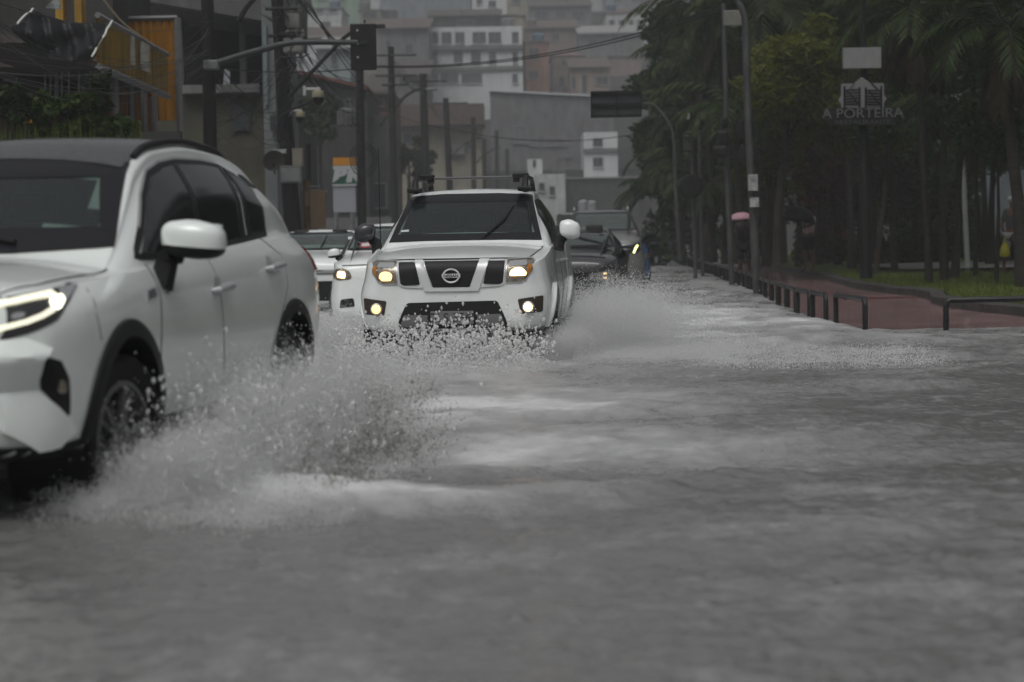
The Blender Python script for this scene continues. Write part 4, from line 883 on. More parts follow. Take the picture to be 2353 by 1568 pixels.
def house(name, label, rect, d, dep, m, wins=(), roof=None, group=None, base=None, yaw=0.0, cat='house', roofm=None, overhang=.25, slope=None, ledges=(), wm=None, extra=None):
    if d > 120:
        d *= FAR; dep *= FAR; base = base if base is None or base < 3 else 1.2 + (base - 1.2) * FAR
    x0, y0, x1, y1 = rect; a = W(x0, y0, d); c = W(x1, y1, d); wd = c.x - a.x; zt = max(a.z, W(x1, y0, d).z) ; zt = W((x0 + x1) / 2, y0, d).z; zb = W((x0 + x1) / 2, y1, d).z if base is None else base
    t = thing(name, label, cat, ((a.x + c.x) / 2, d, zb), yaw, group); hw, ht = wd / 2, zt - zb; s = d / FPX
    b = MB()
    if slope is None: b.box((0, dep / 2, ht / 2), (wd, dep, ht))
    else:                               # single-pitch top: slope = fall (m) from left edge to right edge
        l, r = (ht, ht - slope) if slope >= 0 else (ht + slope, ht)
        b.prism([(-hw, 0, 0), (hw, 0, 0), (hw, 0, r), (-hw, 0, l)], (0, dep, 0))
    b.build('wall', m, t)
    for wn in wins:                     # pixel rectangle(s) on the facade
        wx0, wy0, wx1, wy1 = wn[:4]; p = W(wx0, wy0, d); q = W(wx1, wy1, d); cx = (p.x + q.x) / 2 - t.location.x; cz = (p.z + q.z) / 2 - zb; ww, wh = q.x - p.x, p.z - q.z; fr = min(.07, ww * .12)
        f = MB()
        for dx, dz, sx, sz in ((0, wh / 2 - fr / 2, ww, fr), (0, -wh / 2 + fr / 2, ww, fr), (-ww / 2 + fr / 2, 0, fr, wh - 2 * fr), (ww / 2 - fr / 2, 0, fr, wh - 2 * fr)) + (((0, 0, fr * .7, wh - 2 * fr),) if ww > .9 else ()): f.box((cx + dx, -.05, cz + dz), (sx, .1, sz))
        wo = f.build('window', framem if len(wn) < 5 else wn[4], t)
        g_ = MB(); g_.box((cx, -.012, cz), (ww - 2 * fr, .02, wh - 2 * fr)); g_.build('pane', wm or wing, wo)
        if ww > .5: k = MB(); k.box((cx, -.09, cz - wh / 2 - .03), (ww + .12, .18, .06)); k.build('sill', m, wo)
    for (ly, lh, lo) in ledges:         # floor slabs: pixel y, height, projection
        p = W((x0 + x1) / 2, ly, d).z - zb; k = MB(); k.box((0, -lo / 2 + .02, p), (wd + .1, lo, lh)); k.build('slab', plaster['grey'], t)
    if roof == 'gable':
        k = MB(); h2 = wd * .16; k.prism([(-hw - overhang, -overhang, ht), (hw + overhang, -overhang, ht), (0, -overhang, ht + h2)], (0, dep + 2 * overhang, 0)); k.build('roof', roofm or rooftile, t)
    elif roof == 'flat':
        k = MB(); k.box((0, dep / 2, ht + .06), (wd + 2 * overhang, dep + 2 * overhang, .12)); k.build('roof', roofm or plaster['grey'], t)
    elif roof == 'hip':
        k = MB(); o = overhang; h2 = min(wd, dep) * .22; k.add([(-hw - o, -o, ht), (hw + o, -o, ht), (hw + o, dep + o, ht), (-hw - o, dep + o, ht), (-hw * .4, dep / 2, ht + h2), (hw * .4, dep / 2, ht + h2)], [(0, 1, 5, 4), (1, 2, 5), (2, 3, 4, 5), (3, 0, 4), (3, 2, 1, 0)]); k.build('roof', roofm or rooftile, t)
    elif roof == 'pent':
        k = MB(); l, r = (ht, ht - slope) if slope >= 0 else (ht + slope, ht); k.prism([(-hw - .1, -.35, l + .004), (hw + .1, -.35, r + .004), (hw + .1, -.35, r + .16), (-hw - .1, -.35, l + .16)], (0, dep + .5, 0)); k.build('roof', roofm or roofgrey, t)
    elif roof == 'lean':                # sheet roof falling toward the street
        k = MB(); k.prism([(-hw - overhang, -.6, ht - .25), (-hw - overhang, dep, ht + dep * .18), (-hw - overhang, dep, ht + dep * .18 + .1), (-hw - overhang, -.6, ht - .15)], (wd + 2 * overhang, 0, 0)); k.build('roof', roofm or rooftile, t)
    return t
def rowwin(xs, y0, y1): return [(a, y0, b, y1) for a, b in xs]
B_ = -4
# centre: white apartment block, brick house, pale houses, warehouse
house('apartment_block', 'white four storey apartment block with rows of windows in the centre of the hill', (985, 62, 1203, 262), 186, 9, plaster['bright'],
      rowwin([(992, 1008), (1014, 1038), (1045, 1068), (1085, 1117), (1122, 1152), (1176, 1192)], 74, 101) + rowwin([(992, 1006), (1042, 1064), (1082, 1105), (1123, 1140), (1177, 1191)], 120, 146) + [(1012, 169, 1054, 192), (1060, 169, 1108, 192), (1177, 170, 1190, 192), (993, 170, 1008, 192)], None, base=10, cat='apartment building', ledges=((110, .5, .5), (158, .45, .35)), wm=mat('window_hazed', (.075, .08, .085), .4))  # paler panes here: haze put into the glass colour
house('brick_house', 'unplastered orange brick house right against the white apartment block', (1206, 96, 1262, 262), 190, 8, plaster['orange'], [(1214, 110, 1240, 138), (1214, 162, 1238, 182), (1218, 100, 1226, 106)], 'flat', base=9)
house('house', 'pinkish house with a low hipped roof beside the orange brick house', (1268, 128, 1345, 262), 196, 9, plaster['pink'], [(1320, 140, 1330, 156), (1290, 138, 1306, 152), (1284, 176, 1298, 200)], 'hip', base=9, roofm=mat('faded_tile', (.15, .10, .09), .8, noise=3, amt=.2))
house('house', 'pale pink house with arched porch and tiled lean-to roof above the warehouse', (1310, 152, 1402, 262), 188, 7, plaster['tan'], [(1369, 176, 1398, 196), (1312, 176, 1324, 206), (1336, 172, 1350, 215)], 'lean', base=9)
house('house', 'plain grey pink house with one window next to the road gantry sign', (1400, 130, 1475, 262), 205, 9, plaster['pink'], [(1412, 176, 1432, 194), (1446, 172, 1462, 190)], 'flat', base=10)
house('house', 'white house with a row of dark openings high beside the palm crowns', (1392, 30, 1490, 130), 232, 9, plaster['white'], rowwin([(1400, 1412), (1422, 1434), (1444, 1456), (1464, 1476)], 46, 66) + rowwin([(1402, 1416), (1428, 1440), (1452, 1470)], 76, 92), 'hip', base=18)
house('house', 'low grey house with pale roof under the hazy white house', (1330, 74, 1480, 140), 216, 8, plaster['mid'], rowwin([(1405, 1420), (1430, 1444)], 79, 92) + [(1350, 90, 1372, 104)], 'lean', base=14, roofm=roofgrey)
house('house', 'wide brown grey house with clay roof behind the white apartment block', (1205, 62, 1330, 140), 222, 9, plaster['pink'], [(1220, 76, 1240, 92), (1268, 78, 1286, 94)], 'lean', base=14)
house('house', 'grey house with dark verandah openings near the top of the hill', (1215, 12, 1360, 90), 246, 10, plaster['mid'], [(1228, 26, 1262, 42), (1276, 24, 1300, 42), (1312, 26, 1345, 40)], 'lean', base=18, roofm=roofdark)
house('house', 'white walled house cut by the top of the photograph above the apartment block', (1083, -40, 1165, 44), 228, 9, plaster['bright'], [(1122, 2, 1140, 16), (1094, -6, 1108, 10)], 'flat', base=16)
house('house', 'small cream cube on the roof line just right of the apartment block top', (1148, 36, 1204, 66), 194, 6, plaster['cream'], [(1158, 42, 1178, 54)], 'flat', base=14)
house('house', 'dark tiled house front directly above the apartment block windows', (984, 34, 1150, 68), 192, 6, plaster['dark'], [(1050, 46, 1090, 60)], 'lean', base=16, roofm=roofdark)
house('apartment_building', 'long blank blue grey building under the top edge left of the white house', (872, -30, 1082, 58), 214, 10, plaster['blue'], [(880, 24, 916, 44)], 'flat', base=14, cat='building')
house('house', 'grey rendered gable behind the traffic light', (866, 62, 986, 170), 178, 9, plaster['mid'], [(884, 92, 900, 112), (930, 100, 950, 124)], 'lean', base=8, roofm=rooftile)
house('apartment_building', 'mint green building cut by the top edge of the photograph', (716, -60, 828, 66), 226, 9, plaster['mint'], [(730, -20, 750, 0), (770, -20, 790, 0)], 'flat', base=14, cat='building')
house('house', 'white house with three small square windows under the mint building', (676, 20, 786, 92), 205, 8, plaster['white'], [(700, 20, 716, 30), (726, 20, 743, 30), (757, 20, 774, 30), (684, 46, 700, 66), (738, 50, 760, 72)], 'flat', base=10, roofm=roofgrey)
house('house', 'cream fronted house showing between mint building and grey building', (826, 24, 876, 100), 212, 8, plaster['cream'], [(832, 28, 866, 44)], 'flat', base=10)
house('house', 'white house on the slope with tall dark doorways left of the traffic light', (640, 84, 802, 190), 150, 8, plaster['bright'], [(684, 116, 698, 150), (728, 118, 740, 148), (652, 118, 664, 150), (756, 100, 776, 124)], 'lean', base=4, roofm=rooftile)
house('house', 'pale teal house front behind the tangled cables', (726, 108, 806, 200), 138, 7, pm('teal_plaster', (.2, .24, .24)), [(760, 122, 776, 150)], 'lean', base=3, roofm=roofgrey)
house('house', 'dark red roofed house sloping down behind the dome cameras', (655, 160, 845, 320), 96, 9, plaster['dark'], [(792, 228, 806, 252), (700, 236, 716, 262)], 'pent', base=-1, slope=1.0, roofm=mat('brick_red_roof', (.13, .055, .045), .8, noise=3, amt=.3))
house('house', 'brown brick house with two square windows right of the third pole', (838, 208, 905, 345), 112, 8, plaster['dbrick'], [(860, 226, 884, 246)], 'lean', base=0, roofm=roofdark)
house('house', 'grey house with a cream awning beside the fourth pole', (866, 170, 985, 300), 140, 9, plaster['mid'], [(905, 222, 930, 244), (944, 180, 962, 200)], 'lean', base=1, roofm=roofdark)
house('shop_building', 'long cream building with a dark overhanging roof behind the row of poles', (900, 284, 1112, 440), 128, 10, plaster['cream'], [(1030, 338, 1050, 362), (1068, 326, 1084, 344), (925, 306, 948, 330)], None, base=-.5, cat='building', extra=1)
t = [o for o in C.objects if o.name.startswith('shop_building')][0]
b = MB(); p = W(905, 240, 177); q = W(1112, 285, 177); b.box(((p.x + q.x) / 2 - t.location.x, 1.5, (p.z + q.z) / 2 - t.location.z), (q.x - p.x, 6, p.z - q.z)); b.build('roof', mat('brown_roof_fascia', (.085, .06, .05), .8, noise=2, amt=.35), t)
house('warehouse', 'big blank grey warehouse with a slanting white roof edge in the centre', (1126, 208, 1412, 470), 150, 14, plaster['mid'], [(1180, 290, 1212, 330), (1216, 316, 1236, 336), (1250, 318, 1300, 336), (1300, 345, 1312, 362)], 'pent', base=-.5, slope=.85, cat='warehouse', roofm=roofpale, wm=wmid)
house('wall', 'dark grey wall closing the far end of the road below the warehouse', (1000, 392, 1480, 520), 142, 1.0, plaster['dark'], [(1240, 410, 1262, 424), (1270, 392, 1298, 412)], None, base=-.5, cat='wall')
house('house', 'small bright white two storey house at the end of the road beside the palms', (1341, 304, 1420, 388), 140, 6, plaster['bright'], [(1362, 318, 1385, 338), (1362, 362, 1386, 384)], None, base=3.0, ledges=((346, .35, .3),))
house('house', 'tiny white house front low in the haze above the silver grey suv', (1212, 366, 1246, 388), 138, 4, plaster['bright'], [(1224, 368, 1232, 384)], None, base=1)
house('house', 'pale house with dark doors just right of the pickup roof bar', (1230, 400, 1300, 470), 134, 4, plaster['white'], [(1262, 428, 1276, 450), (1238, 420, 1252, 440)], None, base=-.3)
house('shed', 'greenish grey low shed behind the grey suv roof', (1300, 410, 1470, 520), 136, 4, plaster['dark'], [], 'flat', base=-.3, cat='shed', roofm=roofgrey)
# filler houses higher on the slope: each with its own look
for i, (rc, d, mk, ws, rf) in enumerate([
    ((600, -60, 690, 60), 235, 'tan', [(620, 10, 634, 26), (652, 8, 668, 26)], 'lean'), ((850, -70, 960, -12), 262, 'white', [(870, -40, 890, -22)], 'flat'),
    ((960, -80, 1060, -8), 275, 'pink', [(980, -40, 1000, -20)], 'lean'), ((1160, -60, 1260, 16), 262, 'cream', [(1176, -8, 1196, 10), (1220, -8, 1240, 10)], 'lean'),
    ((1262, -70, 1390, 14), 272, 'white', [(1280, -14, 1300, 6), (1330, -14, 1350, 6)], 'flat'), ((1390, -80, 1520, 34), 262, 'blue', [(1410, -20, 1430, 4), (1450, -20, 1470, 4)], 'flat'), ((1480, -40, 1620, 120), 240, 'mid', [(1500, 40, 1524, 64)], 'lean')]):
    nm = {'tan': 'tan house with two windows above the tangled cables', 'white': 'white flat roofed house among the highest on the hill', 'pink': 'pinkish house at the very top above the blue grey building', 'cream': 'cream house at the top edge right of the white walled house', 'blue': 'bluish house at the top edge left of the palm crowns', 'mid': 'grey house mostly hidden behind the leftmost palm crown'}[mk]
    if i == 4: nm = 'white flat roofed house with two windows at the top edge, right of the cream house'
    if i == 1: nm = 'white flat roofed house at the top edge above the blank blue grey building'
    house('house', nm, rc, d, 9, plaster[mk], ws, rf, base=16)

# roof tanks and aerials on the hillside
tankb = pm('faded_blue_tank', (.10, .16, .24), 3); tankg = pm('grey_tank', (.16, .16, .165), 3)
for lb, px, py, d, m in (('round grey roof tank on the white apartment block', 1168, 58, 190, tankg), ('faded blue roof tank above the orange brick house', 1236, 92, 193, tankb), ('grey roof tank between the mint building and the cream fronted house', 838, 18, 214, tankg), ('faded blue roof tank on the white house under the mint building', 770, 16, 207, tankb), ('grey roof tank at the left end of the wide brown grey house', 1222, 56, 224, tankg), ('blue roof tank by the hazy white house near the palm crowns', 1404, 22, 234, tankb)):
    p = W(px, py, d * FAR); t = thing('roof_tank', lb, 'water tank', p, 0, 'roof tanks on the hillside'); t.scale = (1.3, 1.3, 1.3); b = MB(); b.lathe((0, 0, -.5), [(.42, 0), (.55, .15), (.60, .9), (.62, .95)], 16); b.build('tank', m, t, True); b = MB(); b.lathe((0, 0, .45), [(.66, 0), (.60, .10), (.15, .22)], 16); b.build('lid', m, t, True)
for lb, px, py, d in (('thin roof aerial above the grey house with dark verandah openings', 1300, 4, 248), ('thin roof aerial on the white apartment block', 1062, 40, 189), ('thin roof aerial over the grey rendered gable', 930, 40, 180)):
    p = W(px, py, d * FAR); t = thing('roof_aerial', lb, 'aerial', p); b = MB(); b.tube([(0, 0, -1.4), (0, 0, .8)], .03, 5); b.build('mast', plaster['dark'], t)
    for k in range(4): b = MB(); b.tube([(-.4 + .05 * k, 0, .2 + .16 * k), (.4 - .05 * k, 0, .2 + .16 * k)], .018, 4); b.build('rod', plaster['dark'], t)

# ---- left side, near: concrete house with the dark balcony
t = thing('concrete_house', 'raw concrete house with a deep dark balcony behind the first thick pole', 'house', (W(520, 300, 50).x, 50, -.1))
def bpx(mbk, x0, y0, x1, y1, d, dep, off=0):
    p = W(x0, y0, d); q = W(x1, y1, d); mbk.box(((p.x + q.x) / 2, d + dep / 2 + off, (p.z + q.z) / 2), (abs(q.x - p.x), dep, abs(p.z - q.z)))
b = MB(); bpx(b, 300, 206, 640, 640, 50, 7); b.build('wall', plaster['olive'], t, world=True)
b = MB(); p = [W(330, -60, 49), W(640, -60, 49), W(640, 60, 49), W(606, 48, 49), W(330, 2, 49)]; b.prism(p, (0, 7, 0)); b.build('upper_floor', pm('stained_concrete', (.10, .10, .10), 2, .35), t, world=True)
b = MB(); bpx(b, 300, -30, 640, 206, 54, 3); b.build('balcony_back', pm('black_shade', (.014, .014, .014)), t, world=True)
for x in (548, 405, 470): b = MB(); bpx(b, x, 40, x + 18, 206, 50.2, .3); b.build('pillar', plaster['grey'], t, world=True)
b = MB(); bpx(b, 598, -60, 640, 520, 47.5, 5); b.build('side_wall', pm('pale_side_wall', (.17, .18, .185), 1, .3), t, world=True)
w_ = MB(); bpx(w_, 604, 60, 616, 240, 47.4, .12); w_.build('drain_pipe', mat('pale_teal_pipe', (.16, .21, .21), .5), t, world=True)
b = MB(); bpx(b, 412, 196, 596, 212, 49.6, .4); b.build('slab', plaster['grey'], t, world=True)
for (x0, y0, x1, y1) in ((530, 240, 575, 300), (620, 265, 640, 300)): b = MB(); bpx(b, x0, y0, x1, y1, 47.3 if x0 > 600 else 49.9, .1); b.build('window', wing, t, world=True)
# laundry on the balcony
b = MB(); p = W(522, 170, 50); b.prism([W(516, 158, 50), W(528, 165, 50), W(528, 203, 50), W(512, 203, 50)], (0, .05, 0)); tag(b.build('hanging_cloth', mat('white_cloth', (.5, .52, .55), .8)), 'white cloth hanging over the dark balcony edge', 'cloth')

# ---- yellow corrugated shop on the left
def corr(name, P00, P10, P11, P01, n, m, parent, amp=.03, th=.03):     # corrugated sheet between four corners
    P00, P10, P11, P01 = map(Vector, (P00, P10, P11, P01)); nn = (P10 - P00).cross(P01 - P00).normalized(); V = []; F = []
    for i in range(n * 4 + 1):
        u = i / (n * 4); o = nn * amp * math.sin(u * n * 2 * math.pi); V += [P00.lerp(P10, u) + o, P01.lerp(P11, u) + o]
    for i in range(n * 4): F.append((2 * i, 2 * i + 2, 2 * i + 3, 2 * i + 1))
    b = MB(); b.add(V, F); b.add([v + nn * th for v in V], F); return b.build(name, m, parent, True, True, sharp=60)
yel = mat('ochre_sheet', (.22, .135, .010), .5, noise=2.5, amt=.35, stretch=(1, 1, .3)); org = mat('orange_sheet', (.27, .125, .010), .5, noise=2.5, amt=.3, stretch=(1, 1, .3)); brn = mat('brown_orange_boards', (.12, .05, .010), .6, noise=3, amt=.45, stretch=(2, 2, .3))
t = thing('corrugated_shop', 'ochre and orange corrugated metal shop with a sloping fascia above the white suv', 'shop', (-7.2, 36, -.1))
fx = -6.5
corr('fascia', (fx, 32.6, 4.05), (fx, 39.2, 4.05), (fx, 39.2, 4.82), (fx, 32.6, 4.85), 16, yel, t)
b = MB(); b.bar((fx + .03, 32.6, 4.86), (fx + .03, 39.2, 4.83), .08); b.bar((fx + .03, 32.6, 4.04), (fx + .03, 39.2, 4.04), .10); b.build('fascia_rail', mat('grey_rail', (.16, .16, .165), .5), t, world=True)
p = W(258, 45, 39.6); q = W(408, 45, 39.6)
corr('upper_wall', (p.x, 39.6, 3.6), (q.x, 39.6, 3.6), (q.x, 39.6, W(330, 44, 39.6).z), (p.x, 39.6, W(330, 46, 39.6).z), 9, org, t)
b = MB(); b.bar((q.x, 39.55, .3), (q.x, 39.55, W(330, 43, 39.6).z), .09); b.bar((p.x, 39.55, W(330, 44, 39.6).z), (q.x, 39.55, W(330, 43, 39.6).z), .07); b.build('corner_post', mat('grey_rail', (.16, .16, .165), .5), t, world=True)
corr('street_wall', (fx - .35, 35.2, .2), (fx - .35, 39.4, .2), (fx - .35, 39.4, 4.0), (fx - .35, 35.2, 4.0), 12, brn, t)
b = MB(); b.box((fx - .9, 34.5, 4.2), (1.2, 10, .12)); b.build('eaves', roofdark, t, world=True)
for k, y in enumerate((33.2, 34.6, 36.0, 37.3, 38.4)): b = MB(); b.bar((fx - .1, y, .2), (fx - .1, y, 4.0), .08); b.build('post', mat('grey_post', (.12, .12, .125), .5), t, world=True)
b = MB(); b.bar((fx - .02, 33.2, 2.05), (fx - .02, 39.2, 2.1), .09); b.build('hand_rail', mat('grey_rail', (.16, .16, .165), .5), t, world=True)
for (x0, y0, x1, y1, dd) in ((323, 78, 334, 112, 36.2), (342, 84, 367, 122, 36.8)):
    b = MB(); ya = 35.4 if x0 < 330 else 36.6; b.box((fx + .06, ya, 4.55), (.04, .28 if x0 < 330 else .75, .50)); b.build('notice', mat('weathered_notice', (.42, .41, .36), .7, noise=4, amt=.3), t, world=True)
# dark house behind it with barred verandah
t = thing('verandah_house', 'dark timber house with a barred verandah and yellow upper columns at the left edge', 'house', (-8.3, 35, -.1))
b = MB(); bpx(b, -260, 110, 262, 620, 36.5, 4); b.build('wall', mat('dark_red_wall', (.045, .022, .018), .8, noise=2, amt=.6), t, world=True)
b = MB(); bpx(b, -260, -80, 262, 112, 38, 4); b.build('upper_wall', plaster['dark'], t, world=True)
for x0, x1 in ((124, 146), (168, 188)): b = MB(); bpx(b, x0, -80, x1, 64, 34.5, .4); b.build('column', mat('yellow_column', (.34, .20, .03), .6, noise=3, amt=.3), t, world=True)
for k, x in enumerate((104, 116, 129, 142, 158, 181, 207, 221, 236)):
    b = MB(); b.tube([W(x, 150, 34.5), W(x, 262, 34.5)], .016, 6); b.build('bar', mat('pale_bar', (.28, .28, .28), .5), t, world=True)
for (x0, y0, x1, y1) in ((124, 170, 133, 222), (186, 184, 198, 236), (6, 144, 38, 186)): b = MB(); bpx(b, x0, y0, x1, y1, 36.3, .1); b.build('window', mat('pale_panel', (.20, .21, .23), .6), t, world=True)
for (x0, y0, x1, y1) in ((126, 124, 158, 142), (216, 62, 246, 104), (190, 128, 238, 144)): b = MB(); bpx(b, x0, y0, x1, y1, 35.6, .06); b.build('ochre_panel', org, t, world=True)
b = MB(); bpx(b, -120, 140, 262, 150, 34.2, 2.5); b.build('verandah_roof', roofdark, t, world=True)
# low front wall and yellow board
t = thing('low_wall', 'dark garden wall under the bushes at the left edge', 'wall', (-9, 31, -.1)); b = MB(); bpx(b, -500, 318, 420, 600, 32, .3); b.build('wall', plaster['dark'], t, world=True)
t = thing('yellow_board', 'yellow board with a white top edge among the bushes', 'sign', W(70, 262, 30.5)); b = MB(); bpx(b, 50, 248, 94, 282, 30.5, .04); b.build('board', mat('yellow_sign', (.55, .25, .02), .5, noise=4, amt=.2), t, world=True); b = MB(); bpx(b, 50, 246, 86, 250, 30.45, .04); b.build('edge', mat('white_trim', (.6, .6, .58), .5), t, world=True)

# ---- black tarpaulin with a pale rope hem
tarp_m = mat('black_tarpaulin', (.012, .0125, .014), .42, noise=8, amt=.4, bump=.4)
t = thing('tarpaulin', 'sagging black tarpaulin with pale rope hems strung in front of the houses', 'tarpaulin', W(150, 70, 28))
TL, TR, BR, BL = W(76, 22, 28), W(258, 48, 28.6), W(212, 132, 28.0), W(26, 66, 27.6); V = []; F = []; n = 28; b = MB()
for j in range(n + 1):
    for i in range(n + 1):
        u, v = i / n, j / n; p = TL.lerp(TR, u).lerp(BL.lerp(BR, u), v); sag = 4 * u * (1 - u)
        p = p + Vector((0, .10 * math.sin(9 * u + 5 * v) * v + .06 * math.sin(23 * u - 9 * v), -.09 * sag * (1 - v) - .22 * sag * v)); b.v.append(p)
for j in range(n):
    for i in range(n): k = j * (n + 1) + i; b.f.append((k, k + 1, k + n + 2, k + n + 1))
o = b.build('sheet', tarp_m, t, True, True); so_ = o.modifiers.new('thick', 'SOLIDIFY'); so_.thickness = .006
ropem = mat('pale_rope', (.55, .56, .53), .7, noise=40, amt=.4)
for A_, B2 in ((TL, BL), (TR, BR)):
    b = MB(); b.tube([A_.lerp(B2, i / 8) + Vector((R.uniform(-.01, .01), -.02, R.uniform(-.01, .01) - .1 * math.sin(math.pi * i / 8) * 0)) for i in range(9)], .017, 6); b.build('rope_hem', ropem, t, True, True)
b = MB(); b.prism([W(104, 18, 28.6), W(122, 0, 28.6), W(138, 0, 28.6), W(140, 22, 28.6)], (0, .02, 0)); tag(b.build('plastic_sheet', mat('clear_plastic', (.22, .24, .24), .25, noise=9, amt=.6)), 'scrap of grey plastic sheet above the black tarpaulin', 'plastic sheet')
b = MB(); b.tube([W(235, -6, 28), W(252, 18, 28.3), W(272, 42, 29), W(298, 66, 32), W(340, 96, 36)], .018, 6); tag(b.build('rope', mat('tan_rope', (.40, .34, .24), .7)), 'thick tan rope running down past the tarpaulin corner', 'rope')
# ------------------------------------------------------------------ poles, wires, signals, street furniture
concp = mat('weathered_pole_concrete', (.016, .0155, .0145), .8, noise=3, amt=.45, stretch=(1, 1, .3)); woodp = mat('dark_wood_pole', (.013, .011, .010), .85, noise=4, amt=.5, stretch=(3, 3, .2))
steel = mat('galvanised_steel', (.20, .205, .21), .5, .3, noise=6, amt=.25); dsteel = mat('dark_steel', (.022, .022, .023), .5, noise=6, amt=.3); ceram = mat('insulator', (.13, .12, .11), .3); palebox = mat('pale_box', (.18, .185, .185), .5, noise=5, amt=.2); creamc = mat('cream_casing', (.36, .33, .23), .4); whitec = mat('white_casing', (.4, .41, .41), .4); blk = mat('matt_black', (.010, .010, .011), .5)
def pole(label, bx, by, tx, ty, d, r0, r1, m, arms=(), zb=-.3, insul=True):
    top = W(tx, ty, d); bot = W(bx, by, d); dirv = (top - bot); k = (zb - bot.z) / dirv.z; bot = bot + dirv * k
    t = thing('utility_pole', label, 'utility pole', bot, 0, 'utility poles along the left kerb'); b = MB(); b.tube([bot, bot.lerp(top, .5), top], [r0, (r0 + r1) / 2, r1], 12); b.build('shaft', m, t, True, True)
    for (ay, ln, dy) in arms:
        c = W(tx + (bx - tx) * (ay - ty) / max(1, by - ty), ay, d); b = MB(); b.bar(c + Vector((-ln * .3, -.15, dy)), c + Vector((ln * .5, -.15, 0)), .055); a = b.build('cross_arm', dsteel, t, world=True)
        for q in (-.26, .1, .3, .46):
            p = c + Vector((ln * q, -.15, .05)); b = MB(); b.lathe(p, [(.018, 0), (.02, .08), (.05, .10), (.035, .13), (.05, .16), (.02, .2)], 8); b.build('insulator', ceram, a, True, True)
    return t
PA = pole('thick dark pole that carries the traffic light arm', 483, 330, 476, -30, 42, .15, .13, woodp)
PB = pole('second thick pole, wrapped in cables and carrying two dome cameras', 672, 520, 634, -40, 47, .23, .13, woodp, arms=((22, .9, 0), (84, .8, 0)))
PC_ = pole('pole directly below the traffic light beside the fuel station sign', 832, 520, 826, 150, 64, .15, .12, concp)
PD = pole('pole with two bracketed wire frames right of the traffic light', 906, 500, 898, 108, 88, .19, .13, concp, arms=((128, 2.2, 0), (175, 2.2, 0), (196, 1.4, 0)))
PE = pole('thick pole behind the curved lamp arm, fifth along the kerb', 980, 460, 972, 170, 103, .22, .19, concp, arms=((188, 2.4, 0),))
PF = pole('slim pole holding a curved lamp arm in front of the cream building', 1034, 440, 1024, 226, 122, .22, .17, concp, arms=((238, 2.6, 0),))
PG = pole('thin hazy pole left of the lit street lamp', 1089, 430, 1087, 270, 140, .19, .15, concp)
PH = pole('thin hazy pole directly under the lit street lamp', 1114, 430, 1112, 318, 158, .22, .16, concp)
PI_ = pole('hazy pole with a curved lamp arm right of the lit street lamp', 1143, 430, 1141, 300, 175, .20, .16, concp)
PJ = pole('last and faintest pole of the row, above the pickup roof', 1167, 430, 1165, 344, 195, .22, .16, concp)
# curved lamp arms
def arm(label, pts, d, r, head=None, lit=False):
    t = thing('lamp_arm', label, 'street lamp', W(*pts[0], d)); P = [W(x, y, d) for x, y in pts]; b = MB(); b.tube(P, r, 8); b.build('arm', dsteel, t, True, True)
    if head:
        x, y, wd, ht = head; p = W(x, y, d); b = MB(); b.box(p, (wd, .22, ht)); hd = b.build('lamp_head', steel, t, world=True, bevel=.02)
        if lit: b = MB(); b.box(p + Vector((0, -.05, -ht * .45)), (wd * .9, .26, ht * .6)); b.build('lamp', mat('street_lamp_glow', (1, 1, .6), .3, emit=(1.0, .88, .25), es=1.6), hd, world=True)
    return t
arm('curved lamp arm bending over from the fourth pole', [(872, 290), (906, 250), (930, 222), (952, 208), (975, 204)], 88, .06, (992, 205, .5, .10))
arm('lit street lamp with a yellow glow on its curved arm', [(1034, 370), (1050, 346), (1070, 328), (1090, 319), (1108, 316)], 140, .06, (1119, 314, .55, .16), True)
arm('curved unlit lamp arm lowest in the row of poles', [(1090, 380), (1110, 358), (1130, 345), (1150, 338)], 158, .06, (1158, 338, .4, .10))
# slanting stay arm behind the traffic light
b = MB(); b.tube([W(x, y, 46.5) for x, y in ((665, 222), (720, 162), (790, 88), (806, 76), (832, 64), (872, 60))], .045, 8); b.tube([W(862, 61, 46.5), W(885, 60, 46.5)], .05, 6); tag(b.build('lamp_arm', blk, None, True), 'dark slanting lamp arm passing behind the traffic light', 'street lamp')
b = MB(); b.tube([W(x, y, 41) for x, y in ((548, 50), (565, 20), (590, -12))], .05, 6); tag(b.build('lamp_arm', blk, None, True), 'short dark slanted arm at the top by the first pole', 'street lamp')
# traffic light (seen from behind) on its own bent arm
t = thing('traffic_light', 'black backed traffic light hanging at the end of a long bent arm', 'traffic light', W(487, 150, 41.6))
b = MB(); b.tube([W(x, y, 41.6) for x, y in ((484, 150), (560, 126), (640, 104), (676, 98), (720, 97), (822, 98))], [.075, .07, .065, .06, .06, .055], 10); b.build('arm', mat('arm_steel', (.045, .047, .05), .4, .2, noise=5, amt=.3), t, True, True)
c = W(835, 108, 41.6); b = MB(); b.box(c + Vector((0, .02, 0)), (.53, .05, .94)); bp_ = b.build('backplate', blk, t, world=True, bevel=.045)
b = MB(); b.box(c + Vector((-.05, .14, 0)), (.30, .2, .86)); b.build('signal_head', blk, t, world=True, bevel=.03)
for dz in (.27, .0, -.27):
    b = MB(); pc = c + Vector((0, -.01, dz)); b.tube([pc + Vector((.12 * math.cos(a), 0, .12 * math.sin(a))) for a in np.linspace(.5, math.pi * 1.1, 12)], .006, 6); b.build('bracket', dsteel, t, True, True)
    b = MB(); b.ell(c + Vector((-.115, -.02, dz + .06)), (.022, .012, .022)); b.build('bolt', whitec, t, True, True)
b = MB(); b.box(c + Vector((0, -.05, .08)), (.16, .06, .06)); b.box(W(838, 50, 41.6), (.04, .04, .06)); b.build('clamp', dsteel, t, world=True)
b = MB(); b.box(W(486, 150, 41.5), (.30, .30, .18)); b.build('pole_clamp', steel, t, world=True, bevel=.02)
